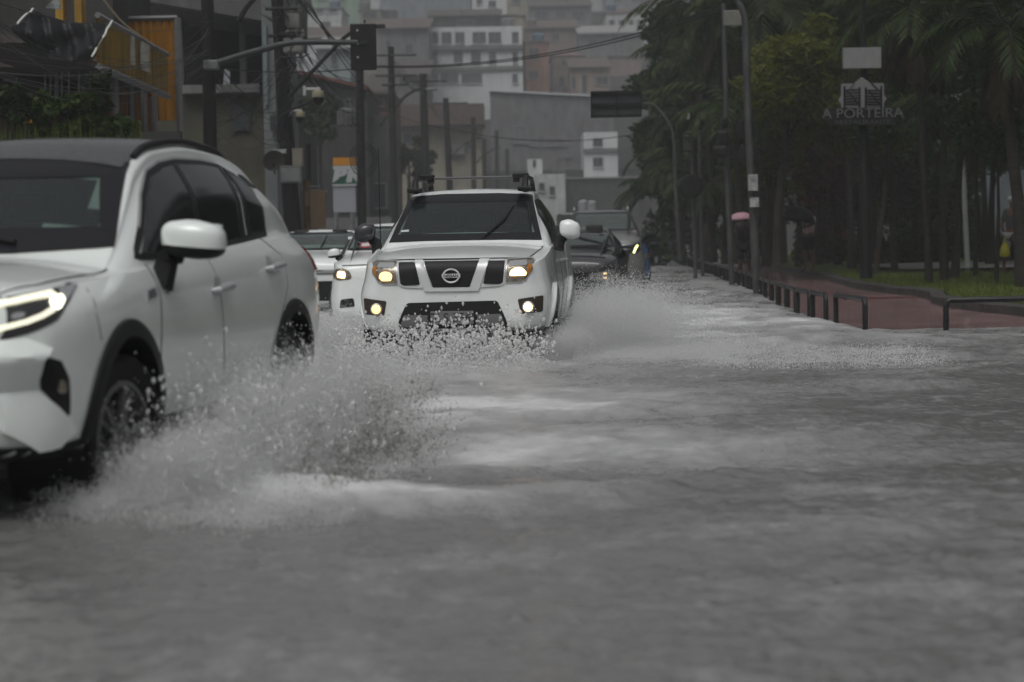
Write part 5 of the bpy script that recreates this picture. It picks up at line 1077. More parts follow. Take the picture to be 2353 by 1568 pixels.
# dome cameras
for lb, x, y, d, s in (('larger dome camera on a white bracket, right of the second pole', 731, 222, 46, 1), ('smaller dome camera just below the other one', 690, 268, 46.6, .8)):
    t = thing('dome_camera', lb, 'camera', W(x, y, d), 0, 'dome cameras'); p = Vector((0, 0, 0))
    b = MB(); b.lathe((0, 0, 0), [(.05 * s, .14 * s), (.13 * s, .12 * s), (.135 * s, .0), (.12 * s, -.02 * s)], 18); b.build('housing', creamc, t, True)
    b = MB(); b.lathe((0, 0, 0), [(.118 * s, -.022 * s), (.115 * s, -.10 * s), (.08 * s, -.17 * s), (.02, -.2 * s)], 18); b.build('dome', mat('smoked_dome', (.01, .01, .012), .15), t, True)
    b = MB(); b.box((-.12 * s, 0, .17 * s), (.34 * s, .07, .06 * s)); b.box((-.30 * s, 0, .13 * s), (.06, .10, .22 * s)); b.build('bracket', whitec, t, bevel=.01)
b = MB(); b.tube([W(640, 270, 46.5), W(670, 252, 46.3), W(716, 233, 46)], .035, 6); tag(b.build('camera_boom', dsteel, None, True), 'thin dark arm holding the larger dome camera out from the second pole', 'bracket')
# boxes and transformers
def boxthing(name, label, cat, x0, y0, x1, y1, d, dep, m, parts=()):
    p = W(x0, y0, d); q = W(x1, y1, d); t = thing(name, label, cat, ((p.x + q.x) / 2, d, q.z)); b = MB(); b.box((0, dep / 2, (p.z - q.z) / 2), (q.x - p.x, dep, p.z - q.z)); b.build('casing', m, t, bevel=.015)
    b = MB(); b.box((0, -.012, (p.z - q.z) / 2), ((q.x - p.x) * .86, .02, (p.z - q.z) * .84)); b.build('door', m, t, bevel=.006)
    b = MB(); b.box((0, dep / 2, (p.z - q.z) + .012), ((q.x - p.x) * 1.06, dep * 1.1, .03)); b.build('lid', m, t); return t
boxthing('control_cabinet', 'pale grey control cabinet strapped to the second pole', 'cabinet', 644, 384, 691, 420, 45.6, .25, palebox)
boxthing('junction_box', 'narrow beige junction box above the control cabinet', 'box', 671, 344, 696, 383, 46, .2, mat('beige_box', (.20, .19, .15), .6, noise=5, amt=.2))
boxthing('junction_box', 'small white box on the second pole above the satellite dish', 'box', 628, 346, 657, 353, 46.2, .1, whitec)
boxthing('air_conditioner', 'grey air conditioner box on the cream building wall', 'air conditioner', 1040, 330, 1068, 356, 178.5, .6, plaster['grey'])
t = thing('transformer', 'ribbed grey barrel transformer left of the pole below the traffic light', 'transformer', W(797, 270, 64)); b = MB(); b.lathe((0, 0, -.27), [(.26, 0), (.27, .03), (.27, .5), (.20, .56)], 20); b.build('tank', mat('transformer_grey', (.12, .12, .125), .6, noise=5, amt=.3), t, True)
for k in range(12): a = 2 * math.pi * k / 12; b = MB(); b.box((.275 * math.cos(a), .275 * math.sin(a), 0), (.05, .02, .46), rz=a); b.build('fin', steel, t)
for lb, x, y, d in (('square transformer frame high on the second pole', 676, 106, 47), ('dark transformer among the cables above the square frame', 668, 50, 47.5)):
    t = thing('transformer', lb, 'transformer', W(x, y, d)); b = MB(); b.box((-.02, 0, 0), (.46, .3, .36)); b.build('tank', mat('transformer_pale', (.20, .20, .19), .6, noise=5, amt=.3), t, bevel=.05)
    b = MB(); b.tube([(-.32, -.2, -.26), (-.34, -.2, .26), (-.1, -.2, .30), (.2, -.2, .32)], .022, 6); b.tube([(-.32, -.2, -.26), (.2, -.2, -.28), (.36, -.2, -.2)], .022, 6); b.build('frame', dsteel, t, True)
    for q in (-.15, .05, .2): b = MB(); b.lathe((q, 0, .18), [(.03, 0), (.05, .06), (.03, .09), (.05, .13), (.02, .2)], 8); b.build('bushing', ceram, t, True)
t = thing('satellite_dish', 'pale round satellite dish low beside the second pole', 'satellite dish', W(628, 368, 46)); b = MB(); b.lathe((0, 0, 0), [(.02, .045), (.14, .02), (.24, -.04), (.25, -.044), (.15, .035), (.02, .065)], 20, 'y'); o = b.build('dish', mat('dish_grey', (.075, .07, .06), .6), t, True); o.rotation_euler = (.4, 0, .3); b = MB(); b.tube([(0, 0, -.05), (0, .2, -.3)], .02, 6); b.build('mount', dsteel, t)
# signboards, fuel station sign
t = thing('signboard', 'plain tan board standing on a brown post above the white hatchback', 'board', W(725, 530, 50)); b = MB(); bpx(b, 712, 438, 749, 524, 50, .05); b.build('board', pm('tan_board', (.20, .14, .08), 3, .2), t, world=True); b = MB(); bpx(b, 700, 440, 711, 474, 50.1, .05); b.build('board', pm('tan_board', (.20, .14, .08), 3, .2), t, world=True)
b = MB(); b.bar(W(705, 415, 50.2), W(707, 540, 50.2), .13); b.build('post', mat('brown_post', (.13, .085, .04), .7, noise=4, amt=.3), t, world=True); b = MB(); b.bar(W(690, 430, 50.3), W(735, 428, 50.3), .03); b.bar(W(690, 435, 50.3), W(752, 440, 50.3), .03); b.build('brace', steel, t, world=True)
t = thing('fuel_sign', 'tall fuel station sign with orange, white and green bands and big white letters', 'sign', W(792, 500, 76)); d = 76
b = MB(); bpx(b, 764, 362, 819, 490, d + .05, .3); b.build('frame', plaster['dark'], t, world=True)
gree = mat('sign_green', (.008, .08, .05), .4); oran = mat('sign_orange', (.42, .18, .015), .4); whs = mat('sign_white', (.36, .375, .38), .4)
for nm, y0, y1, m in (('orange_band', 363, 381, oran), ('white_band', 381, 390, whs), ('green_band', 390, 426, gree), ('white_panel', 428, 488, mat('sign_pale', (.27, .275, .30), .4))): b = MB(); bpx(b, 765, y0, 818, y1, d, .05); b.build(nm, m, t, world=True)
p = W(796, 405, d) - t.location; text('sign_lettering', 'BR', .66, whs, t, (p.x, -.02, p.z), (math.pi / 2, 0, 0), .01, 1.35, .15, .045)
b = MB(); bpx(b, 763, 424, 819, 427, d - .06, .06); b.build('trim', whs, t, world=True)
for x in (773, 810): b = MB(); b.bar(W(x, 488, d), W(x, 560, d), .12); b.build('leg', steel, t, world=True)
house('wall', 'low pale panelled wall under the fuel station sign', (690, 500, 900, 560), 84, .4, plaster['mid'], [], None, base=-.3, cat='wall')
house('wall', 'white tiled kiosk wall behind the control cabinet', (674, 330, 720, 470), 70, 2, plaster['white'], [], None, base=-.3, cat='kiosk')
b = MB(); b.tube([W(709, 332, 60), W(710, 420, 60)], .07, 8); tag(b.build('post', blk, None, True), 'thin dark post in front of the white kiosk', 'post')
house('shop_building', 'dark shuttered shop row behind the small white cars', (560, 300, 700, 620), 62, 5, plaster['dark'], [(600, 330, 640, 400)], None, base=-.3, cat='shop')
house('shop_building', 'gloomy concrete shop front between fuel sign and cream building', (700, 268, 905, 560), 100, 6, pm('gloomy_concrete', (.10, .10, .10), 1, .4), [(725, 300, 748, 330), (850, 420, 890, 480)], None, base=-.3, cat='shop')

# overhead cables
cab = mat('black_cable', (.012, .012, .013), .6); pal = mat('pale_cable', (.07, .07, .073), .5)
def cable(a, b_, sag, r, label, group='overhead cables', m=None, n=16):
    P = [a.lerp(b_, i / n) + Vector((0, 0, -sag * 4 * (i / n) * (1 - i / n))) for i in range(n + 1)]; k = MB(); k.tube(P, r, 5, False); return tag(k.build('overhead_cable', m or cab, None, True), label, 'cable', group)
cable(W(1300 - 434, 152, 44), W(1640, 20, 44), .35, .012, 'upper of the twin cables rising from the traffic light to the palms'); cable(W(866, 155, 44), W(1660, 24, 44), .35, .012, 'lower of the twin cables rising from the traffic light to the palms')
cable(W(490, 155, 43), W(866, 152, 44), .12, .012, 'cable running level behind the traffic light arm'); cable(W(1040, 298, 70), W(1600, 275, 70), .55, .014, 'long sagging cable crossing below the road gantry sign'); cable(W(860, 240, 75), W(1040, 298, 70), .15, .014, 'cable sloping down between the fourth and fifth poles')
tl = 'thin cable in the tangle sagging from the left edge to the first thick pole'
for i in range(22):
    y0 = R.uniform(-20, 170); a = W(R.uniform(-80, -10), y0, 21 + R.uniform(0, 3)); c = W(478 + R.uniform(-6, 6), R.choice([R.uniform(110, 140), R.uniform(30, 80), R.uniform(120, 175)]), 41.8); cable(a, c, R.uniform(.1, 1.0), R.uniform(.0022, .0048), tl, 'cable tangle on the left', pal if R.random() < .35 else cab)
for i in range(26): cable(W(486, R.uniform(95, 330), 42), W(655 + R.uniform(-12, 12), R.uniform(120, 330), 47), R.uniform(.05, .7), R.uniform(.004, .009), 'thin cable strung between the first and second thick poles', 'cables between the first two poles', pal if R.random() < .3 else cab)
for i in range(12): cable(W(650 + R.uniform(-4, 8), R.uniform(-20, 110), 47), W(829 + R.uniform(-3, 3), R.uniform(160, 320), 64), R.uniform(.1, .9), R.uniform(.006, .014), 'cable sloping from the second pole to the pole under the traffic light', 'cables from the second pole', cab)
for i in range(6): cable(W(668 + 8 * i, -24 + 4 * i, 47), W(829, 120 + 14 * i, 64), R.uniform(.05, .3), .013, 'thick black cable slanting from the second pole top toward the traffic light', 'slanting cables at the second pole')
for i in range(8): cable(W(830, R.uniform(170, 330), 64), W(902, R.uniform(130, 330), 88), R.uniform(.1, .7), .010, 'cable between the pole under the traffic light and the fourth pole', 'cables along the kerb poles')
for a, c, n in (((902, 88), (976, 103), 6), ((976, 103), (1028, 122), 5), ((1028, 122), (1088, 140), 4), ((1088, 140), (1141, 175), 3)):
    for i in range(n): y = {88: 130, 103: 190, 122: 240, 140: 285}[a[1]]; cable(W(a[0] + R.uniform(-6, 14), y + R.uniform(0, 60), a[1]), W(c[0] + R.uniform(-6, 10), y + 45 + R.uniform(0, 50), c[1]), R.uniform(.2, .7), .011, 'hazy cable between the far poles of the left kerb', 'cables along the far poles')
for i in range(7): cable(W(616 + R.uniform(-20, 10), R.uniform(-10, 50), 46), W(700 + R.uniform(-10, 20), R.uniform(-20, 30), 49), R.uniform(.05, .4), .009, 'pale looping cable at the top of the second pole', 'loops on the second pole', pal)
for i in range(9):      # drop leads hanging down the pole
    x = 640 + R.uniform(-4, 30); y = R.uniform(60, 260); P = [W(x + R.uniform(-12, 12) , y + 26 * k, 46.5) for k in range(6)]; k = MB(); k.tube(P, .018, 5, False); tag(k.build('drop_lead', cab, None, True), 'black lead hanging loose against the second thick pole', 'cable', 'leads on the second pole')
for i in range(3):
    cx, cy = W(862, 330 + i * 14, 63.6).x, 63.5; b = MB(); zc = W(838, 390, 63.6).z; rr = .28 + .07 * i; b.tube([(cx - .35 + rr * math.cos(a), cy, zc + .3 + rr * 1.25 * math.sin(a)) for a in np.linspace(0, 6.28, 24)], .018, 5, False); tag(b.build('cable_coil', cab, None, True), 'loop of spare cable hung on the pole beside the fuel station sign', 'cable coil', 'cable coils')

# gantry sign seen from behind
t = thing('road_sign', 'rectangular road sign seen from behind, cantilevered over the street on a curved pole', 'road sign', W(1560, 600, 50)); d = 50
b = MB(); bpx(b, 1358, 212, 1474, 268, d, .06); b.build('panel', mat('sign_back', (.055, .058, .062), .5, noise=4, amt=.25), t, world=True)
b = MB()
for y in (212, 240, 267): bpx(b, 1357, y - 2, 1475, y + 2, d - .1, .1)
for x in (1359, 1416, 1473): bpx(b, x - 2, 212, x + 2, 268, d - .2, .1)
b.build('rib', blk, t, world=True)
b = MB(); b.tube([W(x, y, d + .15) for x, y in ((1400, 240), (1470, 238), (1492, 238), (1508, 245), (1530, 272), (1545, 300), (1549, 330), (1552, 430), (1562, 600))], [.022, .024, .027, .03, .034, .037, .04, .044, .048], 8); b.build('pole', mat('pole_grey', (.07, .073, .07), .5, .2, noise=5, amt=.2), t, True, True)

# right-hand poles and signals
def rpole(name, label, cat, pts, d, r, m=steel, zb=-.2):
    P = [W(x, y, d) for x, y in pts]; k = P[-1] + (P[-1] - P[-2]) * ((zb - P[-1].z) / (P[-1] - P[-2]).z); P[-1] = k; t = thing(name, label, cat, k); b = MB(); b.tube(P, r, 10); b.build('shaft', m, t, True, True); return t
gp = mat('grey_pole', (.065, .067, .067), .5, .2, noise=4, amt=.35, stretch=(1, 1, .4)); gp2 = mat('dim_grey_pole', (.07, .072, .072), .5, noise=4, amt=.35)
t = rpole('street_lamp', 'tall lamp post with two round backed signals at the red path', 'street lamp', ((1690, -6), (1704, 18), (1712, 40), (1720, 300), (1738, 630)), 38, [.05, .06, .065, .072, .08], gp)
for (x, y) in ((1719, 297), (1724, 354)):
    p = W(x, y, 37.9); b = MB(); b.lathe(p + Vector((0, .22, 0)), [(.19, .05), (.20, .0), (.195, -.05), (.02, -.06)], 28, 'y'); sg_ = b.build('signal_backplate', blk, t, True, True)
    b = MB(); b.lathe(p + Vector((0, .25, 0)), [(.12, .06), (.12, .2), (.10, .25)], 20, 'y'); b.build('signal_visor', blk, sg_, True, True)
b = MB(); b.box(W(1730, 420, 37.85), (.17, .10, .30)); b.box(W(1733, 465, 37.85), (.16, .10, .18)); b.build('sticker_patch', mat('worn_sticker', (.30, .31, .31), .6, noise=7, amt=.5), t, world=True)
t = rpole('signal_pole', 'thin grey pole with a dark signal head halfway up, left of the lamp post', 'pole', ((1663, 8), (1668, 240), (1671, 420), (1680, 612)), 44, [.05, .055, .06, .065], gp)
b = MB(); b.box(W(1660, 322, 43.8), (.26, .3, .40)); b.box(W(1656, 348, 43.7), (.30, .2, .25)); b.box(W(1664, 282, 43.8), (.15, .2, .25)); sg_ = b.build('signal_head', blk, t, world=True, bevel=.06)
for y in (276, 300): b = MB(); b.lathe(W(1653, y, 43.7), [(.09, .0), (.10, .2), (.02, .22)], 14, 'y'); b.build('visor', blk, sg_, True, True)
b = MB(); b.box(W(1686, 42, 40), (.40, .1, .30)); p_ = b.build('equipment_box', mat('beige_equipment', (.16, .16, .14), .6, noise=4, amt=.2), None, bevel=.02); tag(p_, 'beige equipment box between the tops of the two tall poles', 'box'); b = MB(); b.tube([W(1677, 57, 40), W(1686, 59, 40), W(1697, 57, 40)], .05, 6); b.build('lower_flange', mat('beige_equipment', (.16, .16, .14), .6), p_, True)
t = rpole('camera_pole', 'slim pole with white topped camera boxes among the palms', 'pole', ((1589, 300), (1592, 430), (1597, 604)), 52, [.045, .05, .05], gp2)
b = MB(); bpx(b, 1556, 258, 1578, 268, 51.8, .3); bpx(b, 1562, 271, 1580, 277, 51.8, .3); bpx(b, 1570, 305, 1592, 345, 51.8, .2); b.build('camera_box', mat('dim_box', (.07, .07, .062), .6), t, world=True, bevel=.02)
b = MB(); bpx(b, 1579, 260, 1585, 274, 51.7, .1); bpx(b, 1577, 302, 1587, 304, 51.7, .2); bpx(b, 1573, 311, 1582, 313, 51.7, .2); b.build('white_plate', whitec, t, world=True)
p = W(1588, 428, 51.6); b = MB(); b.lathe(p, [(.02, .1), (.29, .08), (.30, 0), (.27, -.03)], 26, 'y'); b.build('signal_backplate', blk, t, True, True)
rpole('pole', 'second slim pole close beside the camera pole', 'pole', ((1606, 300), (1610, 430), (1614, 606)), 54, [.04, .045, .05], gp2)
# park lamp
t = rpole('park_lamp', 'white park lamp post with a forked head among the trees', 'street lamp', ((2211, 318), (2213, 340), (2217, 480), (2223, 604)), 50, [.05, .055, .065, .07], mat('white_lamp_post', (.25, .265, .25), .5, noise=4, amt=.2))
pw = mat('white_lamp_post', (.5, .5, .5)); c = W(2211, 318, 50)
for s in (-1, 1): b = MB(); b.tube([c, c + Vector((s * .10, 0, .10)), c + Vector((s * .17, 0, .24))], .03, 6); b.build('fork', pw, t, True, True)
b = MB(); b.lathe(c + Vector((0, 0, .24)), [(.22, 0), (.25, .04), (.20, .10), (.04, .13)], 18); b.build('lamp_hood', mat('lamp_hood', (.16, .17, .15), .4), t, True, True)
# restaurant sign
d = 38; t = thing('restaurant_sign', 'restaurant sign with white gate emblem and capitals under a blank white panel', 'sign', W(1988, 600, d)); t.location.z = .1
b = MB(); b.tube([W(1984, 0, d + .3), W(1985, 300, d + .3), W(1990, 640, d + .3)], [.04, .085, .12], 10); b.build('post', blk, t, True, True)
sw = mat('faded_white_panel', (.20, .205, .205), .5, noise=3, amt=.12, stretch=(6, 1, 1)); db = mat('dark_sign_board', (.012, .013, .013), .5); sw2 = mat('sign_emblem_white', (.16, .163, .166), .5)
b = MB(); bpx(b, 1938, 110, 2025, 156, d, .14); b.build('blank_panel', sw, t, world=True); 
PW = lambda x, y: W(x, y, d)
def zpt(zx, zy): return PW(1838 + zx * .2198, zy * .2198)      # measured on the enlarged photograph
b = MB(); b.prism([zpt(310, 1130), zpt(420, 1130), zpt(420, 860), zpt(480, 850), zpt(560, 860), zpt(640, 800), zpt(735, 860), zpt(900, 860), zpt(910, 1130), zpt(1000, 1130), zpt(1000, 1310), zpt(310, 1310)], (0, .1, 0)); b.build('board', db, t, world=True)
def em_(pts, off, m, nm): b = MB(); b.prism([zpt(*q) + Vector((0, off, 0)) for q in pts], (0, .012, 0)); return b.build(nm, m, t, world=True)
em_([(428, 1130), (428, 1095), (400, 1045), (428, 1000), (428, 885), (440, 876), (545, 876), (560, 876), (645, 808), (740, 876), (862, 870), (876, 880), (876, 990), (906, 1035), (876, 1075), (876, 1130)], -.03, sw2, 'emblem')
gate = []
for (x, y0, w_) in ((462, 905, 20), (620, 915, 20), (684, 915, 20), (846, 900, 20)): gate.append([(x - w_ / 2, y0), (x + w_ / 2, y0), (x + w_ / 2, 1132), (x - w_ / 2, 1132)])
for x0, x1 in ((470, 612), (692, 838)):
    for y in (940, 972, 1005, 1035, 1065, 1090): gate.append([(x0, y), (x1, y - (6 if x0 < 600 else -4)), (x1, y + 12 - (6 if x0 < 600 else -4)), (x0, y + 12)])
gate.append([(478, 950), (490, 945), (608, 1085), (600, 1092)]); gate.append([(705, 945), (717, 942), (832, 1095), (822, 1100)]); gate.append([(508, 935), (520, 930), (572, 872), (560, 876)]); gate.append([(735, 872), (745, 868), (820, 935), (808, 938)])
b = MB()
for q, g_ in enumerate(gate): b.prism([zpt(*p) + Vector((0, -.045 - q * .0006, 0)) for p in g_], (0, .012, 0))
b.build('gate_mark', db, t, world=True)
for body, zx, zy, sz, ew in (('A PORTEIRA', 655, 1190, .245, 1.12), ('RESTAURANTE', 655, 1282, .115, 1.35)):
    p = zpt(zx, zy) - t.location; text('sign_lettering', body, sz, mat('sign_text', (.12, .12, .12), .5) if sz > .2 else mat('sign_text_dim', (.06, .06, .06), .5), t, (p.x, p.y - .03, p.z), (math.pi / 2, 0, 0), .008, ew)
# white bundle beyond the grey SUV and others
t = thing('cargo_bundle', 'white rounded twin cargo bundle showing above the silver grey suv roof', 'bundle', W(1350, 490, 62)); b = MB()
b.box((-.13, 0, .14), (.30, .4, .52)); b.build('sack', mat('white_sack', (.26, .265, .28), .7, noise=4, amt=.2), t, bevel=.10); b = MB(); b.box((.13, .02, .13), (.30, .4, .50)); b.build('sack', MATS['white_sack'], t, bevel=.10); b = MB(); b.box((0, 0, -1.2), (1.8, 3.5, 2.4)); b.build('load_bed', greyp, t, bevel=.05)
# ------------------------------------------------------------------ vegetation
def leaf_cloud(cent, n, ln, wd, droop=.2, seed=0):
    r = np.random.default_rng(seed); cent = np.array(cent, float); w_ = cent[:, 3] * cent[:, 4] * cent[:, 5]; idx = r.choice(len(cent), n, p=w_ / w_.sum()); c = cent[idx]
    d = r.normal(size=(n, 3)); d /= np.linalg.norm(d, axis=1)[:, None]; rad = r.random(n)[:, None] ** .45; P = c[:, :3] + d * rad * c[:, 3:6]
    a = r.normal(size=(n, 3)); a[:, 2] = a[:, 2] * .6 - droop; a /= np.linalg.norm(a, axis=1)[:, None]; b = np.cross(a, r.normal(size=(n, 3))); b /= np.linalg.norm(b, axis=1)[:, None] + 1e-9
    L = ln * r.uniform(.6, 1.3, n)[:, None]; Wd_ = wd * r.uniform(.7, 1.2, n)[:, None]
    V = np.stack([P - a * L / 2, P + b * Wd_ / 2, P + a * L / 2, P - b * Wd_ / 2], 1).reshape(-1, 3); return V, np.arange(4 * n).reshape(n, 4)
lf_dark = leafmat('leaf_dark', (.008, .018, .004), (.030, .052, .010)); lf_mid = leafmat('leaf_mid', (.018, .040, .006), (.060, .095, .014)); lf_yel = leafmat('leaf_yellow_green', (.042, .052, .005), (.115, .125, .012)); lf_palm = leafmat('palm_leaf', (.014, .028, .009), (.048, .070, .020)); lf_dry = leafmat('dry_palm_leaf', (.020, .015, .008), (.050, .036, .018)); lf_red = leafmat('reddish_leaf', (.030, .010, .006), (.080, .030, .012))
bark = mat('wet_bark', (.030, .026, .021), .8, noise=5, amt=.5, stretch=(1, 1, .35), bump=.3); palmbark = mat('palm_bark', (.026, .024, .020), .8, noise=6, amt=.45, stretch=(.6, .6, 3), bump=.3)
def tree(name, label, cat, trunk, r0, crown, n, leaf, lm, seed, group=None, limbs=4, bm_=None):
    P = [Vector(p) for p in trunk]; t = thing(name, label, cat, P[0], 0, group); b = MB(); k = len(P); b.tube(P, [r0 * (1.25 if i == 0 else 1 - .45 * i / (k - 1)) for i in range(k)], 9)
    rr = random.Random(seed)
    for i in range(limbs):
        c = rr.choice(crown); a = P[-1].lerp(P[-2], rr.random() * .7); e = Vector(c[:3]); m = a.lerp(e, .5) + Vector((0, 0, .25)); b.tube([a, m, e], [r0 * .45, r0 * .3, r0 * .1], 6)
    b.build('trunk', bm_ or bark, t, True, True)
    V, F = leaf_cloud(crown, n, leaf[0], leaf[1], .2, seed); o = put('crown', raw_mesh('crown', V - np.array(P[0])[None], F, lm), t); return t
def palm(label, base, top, r0, nf, fl, lm, seed, group='palms', dry=0, droop=1.0, name='palm_tree', leaflets=34):
    rr = random.Random(seed); B0, T0 = Vector(base), Vector(top); t = thing(name, label, 'palm tree', B0, 0, group)
    P = [B0.lerp(T0, i / 6) + Vector((math.sin(i / 6 * math.pi) * .12 * (rr.random() - .5), 0, 0)) for i in range(7)]; b = MB(); b.tube(P, [r0 * (1.35 if i == 0 else 1 - .04 * i) for i in range(7)], 9); b.build('trunk', palmbark, t, True, True)
    V = []; F = []; D = []; DF = []; st = MB()
    for i in range(nf + dry):
        isd = i >= nf; az = i * 2.399 + rr.random() * .5; el = rr.uniform(.15, 1.35) if not isd else rr.uniform(-1.2, -.6); L = fl * rr.uniform(.75, 1.1) * (.7 if isd else 1)
        h = Vector((math.cos(az), math.sin(az), 0)); p = T0.copy(); ang = el; pts = [p.copy()]; m = 12
        for q in range(m): ang -= (droop * rr.uniform(.10, .19)) * (1 if not isd else .4); ang = max(ang, -1.45); p = p + (h * math.cos(ang) + Vector((0, 0, math.sin(ang)))) * (L / m); pts.append(p.copy())
        st.tube(pts, [.022 * (1 - .07 * q) for q in range(m + 1)], 4, False); sd = h.cross(Vector((0, 0, 1)))
        for q in range(leaflets):
            u = .12 + .88 * q / leaflets; f = u * m; k = min(int(f), m - 1); c = pts[k].lerp(pts[k + 1], f - k); tan = (pts[k + 1] - pts[k]).normalized(); ll = L * .30 * (1 - abs(u - .45) ** 1.5) * rr.uniform(.8, 1.1)
            for s in (-1, 1):
                dr = (sd * s * .75 + tan * .55 + Vector((0, 0, -.35 - (.5 if isd else 0) + rr.uniform(-.2, .15)))).normalized(); e = c + dr * ll; wv = tan * (.022 + .012 * rr.random()); mid = c + dr * ll * .45 + Vector((0, 0, .02))
                tgt, tf = (D, DF) if isd else (V, F); k2 = len(tgt); tgt += [c, mid + wv, e, mid - wv]; tf.append((k2, k2 + 1, k2 + 2, k2 + 3))
    if V: put('crown', raw_mesh('crown', np.array([tuple(v - B0) for v in V]), np.array(F), lm), t)
    if D: put('dry_fronds', raw_mesh('dry_fronds', np.array([tuple(v - B0) for v in D]), np.array(DF), lf_dry), t)
    st.build('frond_stalks', palmbark, t, True, True); return t
GZ = .2
def gp_(px, py): return G(px, py, GZ)
# palms at the street edge, left boundary of the park
for i, (lb, bx, by, d, tx, ty, nf, fl) in enumerate([
    ('palm with the highest crown, its fronds reaching over the hazy houses at the top', 1690, 600, 58, 1650, 40, 20, 2.9), ('palm whose drooping fronds end above the road gantry sign', 1640, 598, 62, 1618, 160, 20, 2.6),
    ('palm with the long low fronds just right of the road gantry sign', 1610, 596, 66, 1588, 262, 18, 2.3), ('short palm behind the gantry sign pole with fronds sweeping down', 1570, 594, 72, 1560, 360, 18, 2.4),
    ('small dark palm closest to the end of the road', 1530, 590, 80, 1515, 440, 18, 2.2), ('dark palm behind the thin signal pole', 1700, 606, 52, 1690, 250, 18, 2.5), ('tall palm behind the lamp post, crown at the top edge', 1760, 612, 56, 1745, 20, 20, 2.8), ('palm filling the shade below the camera boxes', 1640, 604, 60, 1625, 430, 18, 2.0)]):
    palm(lb, W(bx, by, d), W(tx, ty, d), .10, nf, fl, lf_palm if i != 4 else lf_dark, 100 + i, dry=3 if i in (0, 1) else 0)
# slender trunks on the lawn (crowns mostly above or at the top of the frame)
TR = [('slim palm trunk just right of the person with the black umbrella', 1899, 606, 1890, 200, 8), ('dark palm trunk second to the right of the black umbrella', 1925, 610, 1916, 160, 8), ('palm trunk left of the restaurant sign post', 1957, 619, 1948, 120, 9), ('leaning thin tree trunk right of the restaurant sign post', 2012, 632, 2040, 300, 6),
      ('straight thin palm trunk passing in front of the last letter of the restaurant sign', 2056, 628, 2042, 30, 7), ('palm trunk with flared foot, left of the park lamp', 2135, 652, 2102, 40, 8), ('palm trunk close left of the park lamp', 2170, 646, 2158, 30, 9), ('thicker leaning trunk behind the park lamp foot', 2193, 640, 2216, 260, 9), ('slender trunk right of the park lamp', 2241, 636, 2238, 200, 5), ('forked young tree in front of the pale wall', 2289, 652, 2291, 320, 5), ('big leaning palm at the right edge of the photograph', 2350, 660, 2308, 70, 15),
      ('dark palm trunk near the tall lamp post', 1800, 606, 1792, 140, 8), ('thin palm trunk midway between lamp post and black umbrella', 1835, 610, 1828, 90, 7)]
for i, (lb, bx, by, tx, ty, hw) in enumerate(TR):
    b0 = gp_(bx, by); d = b0.y; t1 = W(tx, ty, d); r0 = hw / FPX * d
    if i in (3, 8, 9):
        cr_ = [(t1.x + R.uniform(-.6, .6), d + R.uniform(-.6, .6), t1.z + R.uniform(-.1, .9), .75, .75, .5) for _ in range(5)]; tree('tree', lb, 'tree', [b0, b0.lerp(t1, .5) + Vector((.04, 0, 0)), t1], r0, cr_, 2200, (.16, .07), lf_dark, 300 + i, 'trees on the lawn', 5)
    else: palm(lb, b0, t1, r0, 15, 2.1, lf_palm if i % 2 else lf_dark, 200 + i, 'palms on the lawn', dry=7 if i in (4, 5, 6, 10) else 3)
# feathery yellow green clumps and broad crowns
def clump(px, py, d, rx, rz, k, seed):
    rr = random.Random(seed); out = []
    for i in range(k): p = W(px + rr.uniform(-rx, rx), py + rr.uniform(-rz, rz), d + rr.uniform(-1.5, 1.5)); out.append((p.x, p.y, p.z, rr.uniform(.35, .85), rr.uniform(.4, .9), rr.uniform(.25, .6)))
    return out
for i, (lb, px, py, rx, rz, d, lm, n, lf, tb) in enumerate([
    ('feathery yellow green bamboo crown left of the restaurant sign', 1840, 170, 75, 110, 49, lf_yel, 9000, (.34, .05), 1785), ('yellow green crown behind the restaurant sign emblem', 1980, 240, 110, 100, 52, lf_yel, 8000, (.32, .05), 2005),
    ('mid green broad crown over the lamp post', 1790, 60, 100, 70, 60, lf_mid, 8000, (.22, .09), 1775), ('dark broad crown above the restaurant sign', 2010, 40, 120, 70, 56, lf_mid, 8000, (.22, .09), 1990), ('dark green crown between the sign and the park lamp', 2120, 190, 90, 110, 60, lf_dark, 7000, (.22, .09), 2118),
    ('deep green crown over the park lamp', 2240, 110, 110, 120, 58, lf_dark, 9000, (.22, .09), 2260), ('low dark green crown right of the park lamp head', 2290, 310, 60, 70, 55, lf_mid, 6000, (.18, .08), 2275), ('reddish brown foliage under the yellow crown', 1885, 390, 50, 90, 63, lf_red, 4500, (.24, .08), 1880), ('olive crown low behind the signal backplates', 1765, 330, 60, 110, 54, lf_yel, 5500, (.28, .05), 1765), ('dark crown at the top right corner', 2360, 60, 60, 110, 52, lf_dark, 6000, (.2, .09), 2385),
    ('dusky crown low behind the thin trunks', 1990, 430, 90, 80, 66, lf_dark, 5000, (.24, .09), 1975), ('shadowed crown low right of the sign post', 2110, 420, 90, 90, 66, lf_dark, 5000, (.24, .09), 2100), ('leafy dark crown behind the camera pole', 1660, 400, 90, 120, 70, lf_dark, 7000, (.24, .09), 1665), ('dark crown rising behind the leftmost palms', 1600, 120, 90, 110, 76, lf_dark, 8000, (.26, .1), 1620)]):
    b0 = W(tb, 608, d); c = clump(px, py, d, rx, rz, 26, 400 + i); tree('broadleaf_tree', lb, 'tree', [b0, W(tb + 3, 480, d), W((tb + px) / 2, py + rz * .8, d)], .11, c, n, lf, lm, 500 + i, 'broad crowns in the park', 6)
